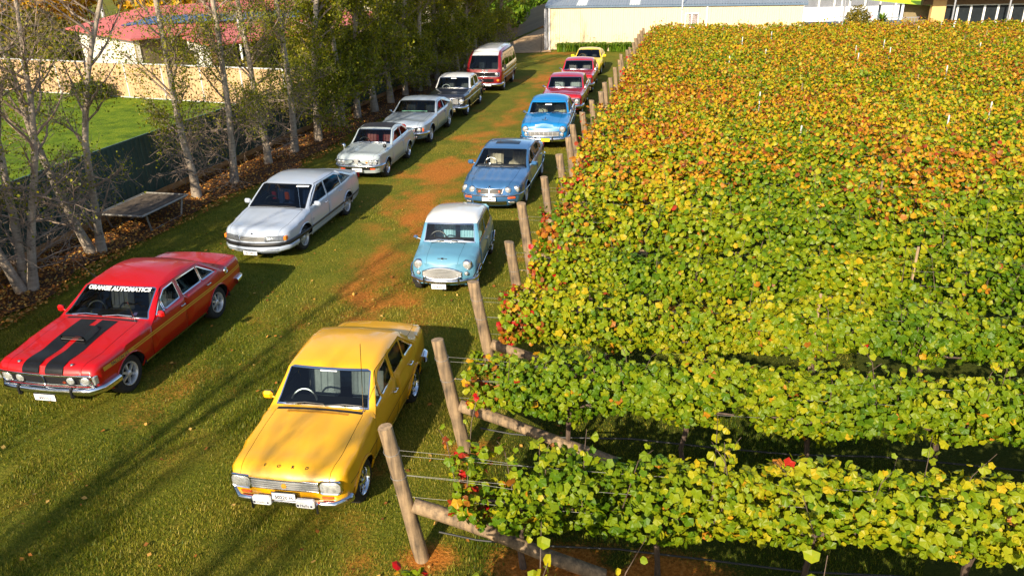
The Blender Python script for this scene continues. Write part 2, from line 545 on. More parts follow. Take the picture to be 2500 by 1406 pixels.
        for i, l in enumerate(ov):
            for q in l:
                if q < N: omap[i] = q
        for sg in (1, -1):
            base = len(verts); vm = {}
            for i in range(len(C2)):
                if i in omap: vm[i] = omap[i] * ns + (ns - 1 if sg > 0 else 0)
                else:
                    vm[i] = len(verts); verts.append((C2[i, 0], sg * yy[i], C2[i, 1]))
            sd = 'L' if sg > 0 else 'R'
            for n, f in enumerate(tri):
                if not ins[n]: continue
                mk = zone('side', cen[n, 0], cen[n, 1], cyy[n]); key = 'body'
                for d in range(len(doors)):
                    if dI[d][n]: key = ('door', sd, d); break
                    if dO[d][n]: key = None; break
                for w in range(len(wins)):
                    if wI[w][n]: key, mk = ('window', sd, w), 'glass'; break
                    if wO[w][n]:
                        mk = 'trim'; di = wins[w][2]; key = ('door', sd, di) if di is not None else 'body'; break
                if key is None: continue
                q = tuple(vm[i] for i in f)
                # orient outward
                a, b2, c2 = (C2[i] for i in f)
                ccw = (b2[0] - a[0]) * (c2[1] - a[1]) - (b2[1] - a[1]) * (c2[0] - a[0]) > 0
                if ccw == (sg > 0): q = q[::-1]
                faces.append((q, key, mk))
        VV = np.array(verts)
        # vertex normals for the lining
        nrm = np.zeros_like(VV)
        for q, key, mk in faces:
            p = VV[list(q[:3])] if len(q) == 3 else VV[[q[0], q[1], q[2]]]
            k = np.cross(p[1] - p[0], p[2] - p[0]); k /= (np.linalg.norm(k) + 1e-12)
            for i in q: nrm[i] += k
        nrm /= (np.linalg.norm(nrm, axis=1)[:, None] + 1e-9)
        mats = sp['mats']
        objs = {}; keys = {}
        for q, key, mk in faces: keys.setdefault(key, []).append((q, mk))
        order = ['body', 'bonnet', 'boot_lid', 'windscreen', 'rear_window'] + sorted([k for k in keys if isinstance(k, tuple)], key=lambda k: (k[0], k[1], k[2]))
        for key in order:
            if key not in keys: continue
            fl = keys[key]; used = {}; vs = []; ff = []; mi = []; ml = []
            for q, mk in fl:
                r = []
                for i in q:
                    if i not in used: used[i] = len(vs); vs.append(verts[i])
                    r.append(used[i])
                if mk not in ml: ml.append(mk)
                ff.append(r); mi.append(ml.index(mk))
            nm = key if isinstance(key, str) else key[0]
            me = bpy.data.meshes.new(nm); me.from_pydata(vs, [], ff)
            for mk in ml: me.materials.append(mats[mk])
            me.polygons.foreach_set('material_index', mi)
            me.polygons.foreach_set('use_smooth', [True] * len(ff)); me.set_sharp_from_angle(angle=RA(48)); me.update()
            par = s.root
            if isinstance(key, tuple) and key[0] == 'window':
                di = wins[key[2]][2]
                if di is not None: par = objs.get(('door', key[1], di), s.root)
            objs[key] = link(bpy.data.objects.new(nm, me), par)
        s.objs = objs
        # inner lining
        used = {}; vs = []; ff = []
        for q, key, mk in faces:
            if key in ('windscreen', 'rear_window') or (isinstance(key, tuple) and key[0] == 'window'): continue
            r = []
            for i in q:
                if i not in used: used[i] = len(vs); vs.append(tuple(VV[i] - nrm[i] * .022))
                r.append(used[i])
            ff.append(r)
        me = bpy.data.meshes.new('inner_lining'); me.from_pydata(vs, [], ff); me.materials.append(M['lining'])
        me.polygons.foreach_set('use_smooth', [True] * len(ff)); me.update()
        link(bpy.data.objects.new('inner_lining', me), s.root)
        # floor and wheel houses
        b = MB(); x0, x1 = s.P[:, 0].min() + .12, s.P[:, 0].max() - .1
        wm = s.plan[:, 1].max()
        b.box(((x0 + x1) / 2, 0, zs + .09), (x1 - x0, 2 * wm - .55, .06))
        b.box((0, 0, zs + .06), (sp['wb'] - 2 * Ra - .06, 2 * wm - .26, .05))
        for wx in (-xw, xw):
            for sg in (-1, 1):
                yo = float(s.Y(wx, zw + Ra)[0]) - .025
                R_ = Ra + .012; aw = math.asin(max(-.9, min(.9, (zs + .03 - zw) / R_)))
                pr = [[(wx + R_ * math.cos(a), sg * y, zw + R_ * math.sin(a)) for a in np.linspace(aw, math.pi - aw, 15)] for y in (yo, yo - .33)]
                b.grid(pr)
                b.box((wx, sg * (yo - .34), (zs + zw + R_) / 2 + .02), (2 * R_, .02, zw + R_ - zs - .02))
        b.build('floor_pan', M['underbody'], s.root)
        # arch lips
        for wx in (-xw, xw):
            for sg in (-1, 1):
                al = math.pi + math.asin(min(.9, (zw - zs) / Ra)); ar = -math.asin(min(.9, (zw - zs) / Ra))
                ps = []
                for a in np.linspace(al, ar, 15):
                    x, z = wx + Ra * math.cos(a), zw + Ra * math.sin(a); ps.append(s.side(x, z, sp.get('flare', .0), sg))
                MB().tube(ps, sp.get('lip', .012), 6).build('arch_lip', mats[sp.get('lipmat', 'paint')], s.root, True)
        return s
    # --- fittings
    def wheels(s, style, r, w, mrim, track=0.0, rimr=.66):
        sp = s.sp; xw = sp['wb'] / 2
        for wx in (xw, -xw):
            for sg in (1, -1):
                yo = float(s.Yb(wx, sp['wr'] + .05)) + sp.get('wout', -.02) + track
                e = empty('wheel', (wx, sg * yo, r), 0 if sg > 0 else math.pi, s.root)
                Mx = Matrix.Rotation(math.pi / 2, 4, 'Z')      # lathe axis x -> y
                rr = r * rimr
                t = MB()
                t.lathe([(-w, rr), (-w, r * .86), (-w * .93, r * .965), (-w * .78, r), (-w * .22, r), (-w * .07, r * .965), (0, r * .87), (-.006, rr * 1.08), (-.012, rr)], 28, 0, Mx)
                t.build('tyre', M['rubber'], e, True, 50)
                q = MB()
                if style in ('hubcap', 'disc'):
                    q.lathe([(-.012, rr), (.002, rr * .98), (.0, rr * .9), (-.012, rr * .86)], 28, 0, Mx)
                    q.lathe([(-.012, rr * .86), (-.03, rr * .72), (-.022, rr * .62)], 28, 1, Mx)
                    q.lathe([(-.022, rr * .62), (-.004, rr * .58), (.012, rr * .4), (.02, rr * .15), (.021, 0.001)], 28, 0, Mx)
                    for k in range(12):
                        a = 2 * math.pi * k / 12
                        q.cbox((0, 0, 0), (rr * .09, .01, rr * .16), .003, 2, Matrix.Rotation(a, 4, 'Y') @ Matrix.Translation((0, -.018, rr * .76)))
                else:
                    q.lathe([(-w, rr * .95), (-.06, rr * .9), (-.012, rr), (.003, rr * .985), (0, rr * .93), (-.02, rr * .87), (-.06, rr * .84), (-.09, rr * .83)], 28, 0, Mx)
                    q.lathe([(-.085, rr * .86), (-.085, .001)], 20, 2, Mx)
                    ns_ = {'spoke5': 5, 'spoke6': 6, 'spoke8': 8, 'spoke7': 7}[style]; wd = {5: .26, 6: .17, 7: .17, 8: .15}[ns_]
                    for k in range(ns_):
                        a = 2 * math.pi * k / ns_
                        R_ = Matrix.Rotation(a, 4, 'Y')
                        yb = -.035; h1, h0 = rr * .92, rr * .12; w1, w0 = rr * wd * 1.25, rr * wd * .8
                        v = [(-w0 / 2, yb + .02, h0), (w0 / 2, yb + .02, h0), (w1 / 2, yb - .012, h1), (-w1 / 2, yb - .012, h1)]
                        v += [(p[0] * 1.15, p[1] - .03, p[2]) for p in v]
                        q.add(v, [(0, 1, 2, 3), (4, 7, 6, 5), (0, 4, 5, 1), (1, 5, 6, 2), (2, 6, 7, 3), (3, 7, 4, 0)], 1, R_)
                    q.lathe([(-.06, rr * .27), (-.012, rr * .26), (.0, rr * .2), (.004, .001)], 16, 1, Mx)
                q.build('rim', [M['chrome'] if mrim in ('chrome', 'alloy') else M[mrim], M[mrim], M['underbody']], e, True, 40)
    def bumper(s, z, h, off, wrap, mk='chrome', which='front', name=None, dep=.05, yfrac=1.0, rad=.4):
        ye = float(s.Y(s.fx(0, z, which), z)[0])
        sg = 1 if which == 'front' else -1
        path = []
        Yw = ye + .075
        ys = np.linspace(-ye * yfrac, ye * yfrac, 17)
        front = [(s.fx(y, z, which) + sg * off, y) for y in ys]
        xs = s.fx(ye, z, which)
        def sidep(dx, sgn):
            x = xs - sg * dx
            return (x, sgn * (float(s.Yb(x, z)) + off * .6))
        if wrap > 0:
            L = [sidep(d, -1) for d in np.linspace(wrap, .10, 5)]
            R_ = [sidep(d, 1) for d in np.linspace(.10, wrap, 5)]
            front = [(x, y) for x, y in front if abs(y) < ye * .94]
            path = L + front + R_
        else: path = front
        path = [np.array(p) for p in path]; n = len(path)
        prof = [(-.35, -.5), (.45, -.5), (.85, -.36), (1, -.12), (1, .12), (.85, .36), (.45, .5), (-.35, .5)]
        G = []
        for i in range(n):
            t = path[min(i + 1, n - 1)] - path[max(i - 1, 0)]; t /= np.linalg.norm(t) + 1e-9
            nv = np.array([t[1], -t[0]]) * (1 if sg > 0 else -1)
            if sg > 0 and nv[0] < -.5: nv = -nv
            G.append([(path[i][0] + nv[0] * o * dep, path[i][1] + nv[1] * o * dep, z + q * h) for o, q in prof])
        b = MB(); b.grid(G)
        b.f.append(tuple(range(8))); b.m.append(0); k = (n - 1) * 8; b.f.append(tuple(range(k, k + 8))); b.m.append(0)
        return b.build(name or ('bumper' if which == 'front' else 'rear_bumper'), M.get(mk, s.sp['mats'].get(mk)), s.root, True, 60)
    def overrider(s, y, z, h=.2, w=.05, off=.09, mk='chrome'):
        x = s.fx(y, z) + off
        b = MB(); b.cbox((x, y, z), (.07, w, h), .02, 0); b.cbox((x + .035, y, z), (.02, w * .6, h * .8), .008, 1)
        return b.build('overrider', [M[mk], M['blacktrim']], s.root, True, 50)
    def frame(s, pts, r=.012, mk='chrome', name='grille_surround', which='front', off=.006):
        P = [s.fp(y, z, off, which) for y, z in pts]
        P.append(P[0])
        return MB().tube(P, r, 6, 0, False).build(name, M[mk], s.root, True, 60)
    def panel(s, y0, y1, z0, z1, mk, name, off=.004, which='front', ny=12, nz=3, parent=None, inner=None):
        b = MB(); G = [[s.fp(y, z, off, which) for y in np.linspace(y0, y1, ny)] for z in np.linspace(z0, z1, nz)]
        b.grid(G)
        return b.build(name, M.get(mk) or s.sp['mats'][mk], parent or s.root, True, 60)
    def grille(s, y0, y1, z0, z1, nb, mk='chrome', back='mattblack', bar=.012, off=.012, nv=0, which='front', name='grille'):
        b = MB(); ny = 13; ys = np.linspace(y0, y1, ny)
        b.grid([[s.fp(y, z, .005, which) for y in ys] for z in np.linspace(z0, z1, 3)], 0)
        g = b.build(name, M.get(back) or s.sp['mats'][back], s.root, True, 60)
        for k in range(nb):
            z = z0 + (z1 - z0) * (k + .5) / nb
            q = MB(); G = []
            for y in ys:
                x = s.fx(y, z, which)
                G.append([(x + .004, y, z - bar / 2), (x + off + .004, y, z - bar * .45), (x + off + .004, y, z + bar * .45), (x + .004, y, z + bar / 2)])
            q.grid(G).build('bar', M[mk], g, False)
        for k in range(nv):
            y = y0 + (y1 - y0) * (k + .5) / nv
            q = MB(); G = [[(s.fx(y, z, which) + o, y + d, z) for o, d in ((.004, -bar / 2), (off + .004, -bar * .4), (off + .004, bar * .4), (.004, bar / 2))] for z in (z0, (z0 + z1) / 2, z1)]
            q.grid(G).build('bar', M[mk], g, False)
        return g
    def lamp(s, y, z, r, depth=.03, bez='chrome', name='headlight', lens='lens', off=0., bw=.014, x=None):
        x = s.fx(y, z) + off if x is None else x
        Mx = Matrix.Translation((x, y, z))
        b = MB().lathe([(depth * .7, .001), (depth * .68, r * .35), (depth * .55, r * .7), (depth * .25, r * .95), (depth * .1, r)][::-1], 24, 0, Mx)
        o = b.build(name, M[lens], s.root, True, 60)
        MB().lathe([(-.05, r + bw * 1.3), (depth * .2, r + bw), (depth * .5, r + bw * .5), (depth * .35, r), (-.01, r * .98)], 24, 0, Mx).build('bezel', M.get(bez) or s.sp['mats'][bez], o, True, 50)
        return o
    def rlamp(s, y, z, w, h, name='headlight', lens='lens', bez='chrome', off=.01, r=.03, bw=.014):
        """rounded rectangular lamp"""
        def ring(w_, h_, o, n=6):
            P = []
            for cy, cz, a0 in ((1, 1, 0), (-1, 1, 90), (-1, -1, 180), (1, -1, 270)):
                for k in range(n):
                    a = RA(a0 + 90 * k / (n - 1)); rr = min(r, w_ * .45, h_ * .48)
                    yy, zz = y + cy * (w_ / 2 - rr) + rr * math.cos(a), z + cz * (h_ / 2 - rr) + rr * math.sin(a)
                    P.append((s.fx(yy, zz) + o, yy, zz))
            return P
        b = MB(); R1 = ring(w, h, off); R2 = ring(w * .75, h * .72, off + .014); b.grid([R1, R2], 0, True)
        b.f.append(tuple(range(len(R1), len(R1) * 2))); b.m.append(0)
        o = b.build(name, M[lens], s.root, True, 60)
        if bez: MB().grid([ring(w + 2 * bw, h + 2 * bw, -.01), ring(w + 2 * bw, h + 2 * bw, off + .008), ring(w + bw, h + bw, off + .012), ring(w, h, off + .002)], 0, True).build('bezel', M[bez], o, True, 50)
        return o
    def plate(s, text, y=0., z=.42, off=.05, mk='platewhite', w=.372, h=.107, ink='ink', tilt=0., z_x=None):
        x = s.fx(y, z if z_x is None else z_x) + off
        b = MB().box((0, 0, 0), (.008, w, h)); o = b.build('number_plate', M[mk], s.root); o.location = (x, y, z); o.rotation_euler = (0, tilt, 0)
        MB().box((-.004, 0, 0), (.008, w + .02, h + .02)).build('plate_frame', M['blacktrim'], o)
        tv, tf = textmesh(text, h * .66, .0015)
        me = bpy.data.meshes.new('plate_number'); me.from_pydata([(.0055, u, v - .036 * h / .107) for u, v in tv], [], tf); me.materials.append(M[ink])
        link(bpy.data.objects.new('plate_number', me), o)
        return o
    def text(s, txt, size, fn, mk, name='lettering', bold=.0, parent=None):
        tv, tf = textmesh(txt, size, bold)
        me = bpy.data.meshes.new(name); me.from_pydata([fn(u, v) for u, v in tv], [], tf); me.materials.append(M[mk])
        return link(bpy.data.objects.new(name, me), parent or s.root)
    def decal(s, fn, us, vs, mk, name):
        b = MB().grid([[fn(u, v) for u in us] for v in vs])
        return b.build(name, M.get(mk) or s.sp['mats'][mk], s.root, True, 60)
    def strip(s, x0, x1, z0, z1, h, mk, name='trim_strip', off=.008, n=18):
        for sg in (1, -1):
            b = MB(); G = []
            for x in np.linspace(x0, x1, n):
                z = z0 + (z1 - z0) * (x - x0) / (x1 - x0)
                y = float(s.Y(x, z)[0]); ya = float(s.Y(x, z - h / 2)[0]); yb = float(s.Y(x, z + h / 2)[0])
                G.append([(x, sg * (ya + .001), z - h / 2), (x, sg * (y + off), z - h * .3), (x, sg * (y + off), z + h * .3), (x, sg * (yb + .001), z + h / 2)])
            b.grid(G).build(name, M.get(mk) or s.sp['mats'][mk], s.root, False)
    def handle(s, x, z, mk='chrome', door=0, L=.13):
        for sd, sg in (('L', 1), ('R', -1)):
            y = float(s.Y(x, z)[0])
            b = MB(); b.cbox((x, sg * (y + .03), z), (L, .014, .02), .006); b.cbox((x + L * .42, sg * (y + .014), z), (.03, .03, .028), .006); b.cbox((x - L * .4, sg * (y + .014), z), (.02, .03, .02), .005)
            b.build('handle', M.get(mk) or s.sp['mats'][mk], s.objs.get(('door', sd, door), s.root), True, 40)
    def mirror(s, x, z, mk='paint', w=.16, h=.11, out=.1, sides=(1, -1), stalk=True):
        for sg in sides:
            y = float(s.Y(x, z - .05)[0])
            b = MB()
            b.cbox((x, sg * (y + out), z), (.075, w, h), .034, 0)
            b.box((x - .038, sg * (y + out), z), (.004, w * .8, h * .75), 1)
            if stalk: b.tube([(x, sg * (y - .03), z - .05), (x, sg * (y + out * .8), z - .01)], .016, 6, 0)
            b.build('mirror', [M.get(mk) or s.sp['mats'][mk], M['chrome']], s.root, True, 60)
    def wipers(s, mk='blacktrim', t0=.02, ys=((-.52, .05), (.0, .55)), lift=.13):
        for a, c in ys:
            P = [s.sp3('ws', t0, a, .02), s.sp3('ws', t0 + lift * .5, (a + c) / 2, .018), s.sp3('ws', t0 + lift * .35, c, .016)]
            MB().tube(P, .009, 5).build('wiper', M[mk], s.root, True)
    def antenna(s, x, y, h=.6, lean=(-.1, 0)):
        z = max(float(np.interp(x, s.topx, s.topz)), .5)
        b = MB(); b.tube([(x, y, z), (x, y, z + .03)], .014, 8); b.tube([(x, y, z + .02), (x + lean[0], y + lean[1], z + h)], .0045, 5)
        b.build('antenna', M['chrome'], s.root, True)
    def interior(s, seat, xs=.0, dash='blacktrim', bench=True, wheelcol='blacktrim', zf=None, headrest=True, grooves=4, hseat=.0):
        sp = s.sp; zf = sp['sill'] + .12 if zf is None else zf
        w = s.plan[:, 1].max()
        zb = float(s.beltz(np.array(xs)))
        sm = seat if not isinstance(seat, str) else M[seat]
        for y in (-w * .42, w * .42):
            b = MB(); b.cbox((xs - .02, y, zf + .20), (.5, .5, .2), .06, 0)
            R_ = Matrix.Translation((xs - .3, y, zf + .24)) @ Matrix.Rotation(RA(-14), 4, 'Y')
            b.cbox((0, 0, .28 + hseat), (.13, .48, .58), .055, 0, R_)
            for k in range(grooves):
                b.cbox((.068, -.15 + .3 * k / max(1, grooves - 1), .3), (.025, .3 / grooves * .8, .42), .01, 0, R_)
            if headrest: b.cbox((-.02, 0, .66 + hseat), (.09, .26, .17), .04, 0, R_)
            b.build('seat', sm, s.root, True, 50)
        if bench:
            b = MB(); xr = xs - .95
            b.cbox((xr, 0, zf + .2), (.5, 1.6 * w, .2), .06)
            b.cbox((0, 0, .28), (.14, 1.55 * w, .52), .06, 0, Matrix.Translation((xr - .25, 0, zf + .24)) @ Matrix.Rotation(RA(-18), 4, 'Y'))
            b.build('rear_seat', sm, s.root, True, 50)
        xd = s.xc - .16
        b = MB(); b.cbox((xd - .03, 0, zb - .06), (.3, 1.72 * w - .05, .16), .05)
        b.build('dashboard', M[dash], s.root, True, 50)
        c = Vector((xs + .36, -w * .42, zb - .02))
        b = MB(); T = Matrix.Translation(c) @ Matrix.Rotation(RA(-28), 4, 'Y')
        b.tube([T @ Vector((0, .185 * math.cos(a), .185 * math.sin(a))) for a in np.linspace(0, 2 * math.pi, 25)], .015, 6, 0, False)
        for a in (0, math.pi, -math.pi / 2): b.tube([T @ Vector((0.01, 0, 0)), T @ Vector((0, .18 * math.cos(a), .18 * math.sin(a)))], .012, 5)
        b.tube([T @ Vector((0, 0, 0)), T @ Vector((.14, 0, -.03))], .025, 8)
        b.build('steering_wheel', M[wheelcol], s.root, True, 60)
    def taillights(s, y, z, w, h, mk='redlens'):
        for sg in (1, -1):
            x = s.fx(sg * y, z, 'tail') - .012
            MB().cbox((x, sg * y, z), (.05, w, h), .015).build('tail_light', M[mk], s.root, True, 50)

def textmesh(txt, size, bold=0.):
    cu = bpy.data.curves.new('text', 'FONT'); cu.body = txt; cu.size = size; cu.align_x = 'CENTER'; cu.offset = bold; cu.resolution_u = 3
    o = bpy.data.objects.new('text', cu)
    me = bpy.data.meshes.new_from_object(o)
    v = [(p.co.x, p.co.y) for p in me.vertices]; f = [tuple(p.vertices) for p in me.polygons]
    bpy.data.objects.remove(o); bpy.data.curves.remove(cu); bpy.data.meshes.remove(me)
    return v, f

def sedan(ws, rw, zbelt, zt, xB, xd, sill, wb, arch, wr, A=.09, Cp=.16, two=False, qv=None, rear_q=None, zb_r=None, B=.045):
    """door and window outlines from the windscreen line ws=((x0,z0),(x1,z1)) and rear window line rw=((x1,z1),(x0,z0))"""
    (a0, az0), (a1, az1) = ws; (c1, cz1), (c0, cz0) = rw
    lA = lambda z: a0 + (a1 - a0) * (z - az0) / (az1 - az0)
    lC = lambda z: c0 + (c1 - c0) * (z - cz0) / (cz1 - cz0)
    zr = zbelt if zb_r is None else zb_r
    zb = lambda x: zbelt + (zr - zbelt) * np.clip((xd - x) / (xd - lC(zr)), 0, 1)
    b0 = sill + .06
    wins, doors = [], []
    fl = lA(zbelt + .02) - A; ft = lA(zt) - A
    if qv:
        zq = zt if qv <= ft else np.interp(qv, [ft, fl], [zt, zbelt + .02])
        wins.append(([(fl, zb(fl) + .02), (qv + .012, min(zq, zt)), (qv + .008, zb(qv) + .02)], 0))
        f = [(qv - .012, zb(qv) + .02), (qv - .010, min(zq + .01, zt))]
        if qv > ft: f.append((ft, zt))
        wins.append((f + [(xB + B, zt + .01), (xB + B + .01, zb(xB) + .02)], 0))
    else:
        wins.append(([(fl, zb(fl) + .02), (ft, zt), (xB + B, zt + .01), (xB + B + .01, zb(xB) + .02)], 0))
    d0 = [(xd, b0), (xd, zbelt - .05), (lA(zbelt + .03) - A * .45, zbelt + .03), (lA(zt + .03) - A * .55, zt + .035), (xB, zt + .045), (xB, zb(xB)), (xB, b0)]
    doors.append(d0)
    rb, rt = lC(zr + .02) + Cp, lC(zt) + Cp
    if two:
        wins.append(([(xB - B + .01, zb(xB) + .02), (xB - B + .012, zt + .005), (rt, zt - .01), (rb, zr + .025)], None))
    else:
        if rear_q:
            zqt = zt if rear_q > rt else np.interp(rear_q, [rb, rt], [zr + .02, zt])
            f = [(xB - B, zb(xB) + .02), (xB - B + .004, zt + .01)]
            if rear_q < rt: f.append((rt, zt - .005))
            f += [(rear_q + .012, min(zt, zqt)), (rear_q + .012, zb(rear_q) + .022)]
            wins.append((f, 1))
            g = [(rear_q - .012, zb(rear_q) + .022), (rear_q - .012, min(zt, zqt) - .004)]
            if rear_q > rt: g.append((rt, zt - .01))
            wins.append((g + [(rb, zr + .03)], 1))
        else:
            wins.append(([(xB - B, zb(xB) + .02), (xB - B + .004, zt + .01), (rt, zt - .01), (rb, zr + .025)], 1))
        R_ = arch + .05; xw = -wb / 2
        xe = min(rb - .03, xw + R_ * .55)
        aa = math.acos(max(-1, min(1, (xe - xw) / R_)))
        arc = [(xw + R_ * math.cos(a), wr + R_ * math.sin(a)) for a in np.linspace(aa, math.asin(max(-.9, min(.9, (b0 - wr) / R_))), 8)]
        doors.append([(xB, b0), (xB, zb(xB)), (xB, zt + .045), (rt - .03, zt + .03), (rb - .045, zr + .03), (xe, zr - .08)] + arc)
    return doors, wins
# ------------------------------------------------------------------ the thirteen cars
def mkmats(paint_, trim='chrome', glass='glass', **kw):
    d = dict(paint=paint_, trim=M[trim], glass=M[glass] if isinstance(glass, str) else glass, black=M['blacktrim'])
    d.update(kw); return d
seat_silver = plain('seat_vinyl_pale', (.42, .45, .45), .35, var=.12, vs=12)
seat_blue = plain('seat_vinyl_blue', (.22, .45, .55), .4, var=.1, vs=12)
seat_cream = plain('seat_leather_cream', (.62, .55, .4), .45, var=.08, vs=12)
seat_dark = plain('seat_vinyl_dark', (.05, .05, .055), .5, var=.2, vs=12)
seat_red = plain('seat_vinyl_red', (.3, .03, .025), .45, var=.2, vs=12)
seat_bluecloth = plain('seat_cloth_blue', (.02, .05, .16), .8, var=.2, vs=12)

# ---- yellow small sedan
def yellow_sedan():
    ws = ((.56, .94), (.12, 1.315)); rw = ((-1.02, 1.315), (-1.42, .985))
    doors, wins = sedan(ws, rw, .915, 1.262, -.33, .64, .24, 2.40, .345, .29, A=.085, Cp=.20, qv=.20, rear_q=-.86, zb_r=.945)
    sp = dict(wb=2.40, sill=.24, arch=.345, wr=.29, zw=.60, sh=.04, tum=.20, tuck=.08, wround=.05, flare=.012, lip=.016,
        plan=[(1.95, .70), (1.6, .765), (1.2, .785), (0, .785), (-1.2, .785), (-1.8, .745), (-2.1, .69)],
        belt=[(2, .84), (.6, .925), (-.4, .905), (-.9, .925), (-1.35, .985), (-2.1, .93)],
        sil=[('front', [(1.76, .30, .02), (1.81, .42, .025), (1.83, .58, .03), (1.83, .735, .03)]),
             ('hood', [(1.83, .735, .03, .0), (1.805, .775, .03, .012), (1.42, .855, 0, .03), (1.0, .905, 0, .035), (.68, .93, 0, .035)]),
             ('cowl', [(.68, .93, 0, .035), (.56, .94, .03, .03)]),
             ('ws', [(.56, .94, .05, .03), (.33, 1.14, .08, .0), (.12, 1.315, .06, .02)]),
             ('roof', [(.12, 1.315, .06, .02), (-.2, 1.365, .02, .04), (-.6, 1.375, 0, .045), (-1.02, 1.315, -.03, .03)]),
             ('rw', [(-1.02, 1.315, -.03, .03), (-1.25, 1.14, -.07, .01), (-1.42, .985, -.06, .01)]),
             ('trunk', [(-1.42, .985, -.06, .01), (-1.7, .965, 0, .02), (-2.03, .915, -.02, .02)]),
             ('tail', [(-2.03, .915, -.02, .02), (-2.075, .82, -.03), (-2.06, .5, -.04), (-1.99, .32, -.03)])],
        hridge=[(.0, .008, .03), (.30, .006, .03)], rad=dict(front=.07, hood=.045),
        doors=doors, wins=wins, mats=mkmats(paint('yellow_paint', (.82, .40, .001))))
    c = Car(sp).build('yellow_sedan', 'bright yellow small four-door sedan parked beside the front vine posts', (-2.51, 9.38), -9.8, 1.0)
    c.wheels('spoke8', .29, .2, 'chrome', .03, .68)
    c.interior(seat_silver, .05, wheelcol='alloy')
    c.bumper(.415, .10, .035, .14); c.bumper(.44, .10, .05, .3, which='tail')
    # flared chrome lamp-and-grille band
    c.grille(-.43, .43, .60, .715, 4, 'bright', 'mattblack', .018, .016)
    for y in (-.575, .575): c.rlamp(y, .655, .25, .155, r=.055, bw=.02)
    c.frame([(y, .722) for y in np.linspace(-.44, .44, 9)] + [(y, .592) for y in np.linspace(.44, -.44, 9)], .011)
    MB().lathe([(-.01, .038), (.012, .034), (.018, .001)], 16, 0, Matrix.Translation((c.fx(0, .655) + .012, 0, .655))).build('badge', M['gold'], c.root, True)
    for y in (-.53, .53): c.rlamp(y, .505, .15, .042, 'indicator', 'orange', None, .006, .012)
    for y in (-.28, .28):       # covered driving lamps
        x = c.fx(y, .46) + .10
        b = MB().cbox((x, y, .475), (.07, .24, .125), .02, 0).box((x + .036, y - .085, .462), (.004, .026, .026), 1).box((x + .036, y + .085, .462), (.004, .026, .026), 1)
        o = b.build('driving_lamp', [M['white'], M['ink']], c.root, True, 40)
        c.text('Hella', .058, lambda u, v, x=x, y=y: (x + .038, y + u, .447 + v), 'ink', bold=.0, parent=o)
    for y in (-.42, .42): c.overrider(y, .40, .17, .045, .09)
    c.plate('50220 H', 0, .535, .07, w=.30, h=.10)
    for ch, y in zip('FORD', (-.27, -.09, .09, .27)):
        c.text(ch, .055, lambda u, v, y=y: c.sp3('hood', .105 + v * .8, y + u, .004), 'blacktrim', bold=.001)
    # louvred air intake in front of the windscreen
    b = MB()
    for y in np.linspace(-.42, .42, 43):
        p = c.sp3('hood', .945, y, .003); q = c.sp3('hood', .985, y, .003); b.box(((p[0] + q[0]) / 2, y, (p[2] + q[2]) / 2 + .002), (abs(p[0] - q[0]), .008, .006))
    b.build('air_intake', M['gold'], c.root)
    c.wipers('blacktrim', .03, ((-.50, .04), (.06, .56))); c.antenna(.62, .60, .95, (-.16, .0))
    c.handle(-.19, .80); c.handle(-.98, .80, door=1)
    c.mirror(.42, .985, sides=(-1,), w=.15, h=.12)
    c.text('New Blue Gum Car Club, Orange', .038, lambda u, v: c.sp3('ws', .92 + v * 1.8, -.02 + u, .006), 'decalwhite', bold=.001) if 0 else None
    c.decal(lambda u, v: c.sp3('ws', .905 + v, u, .006), np.linspace(-.12, .12, 5), (0, .03), 'decalwhite', 'windscreen_sticker')
    c.strip(-1.9, 1.84, .585, .585, .012, 'blacktrim', 'side_crease', .002)
    c.strip(-.84, .84, .275, .275, .018, 'chrome', 'sill_strip', .006)
    c.taillights(.52, .68, .26, .12)

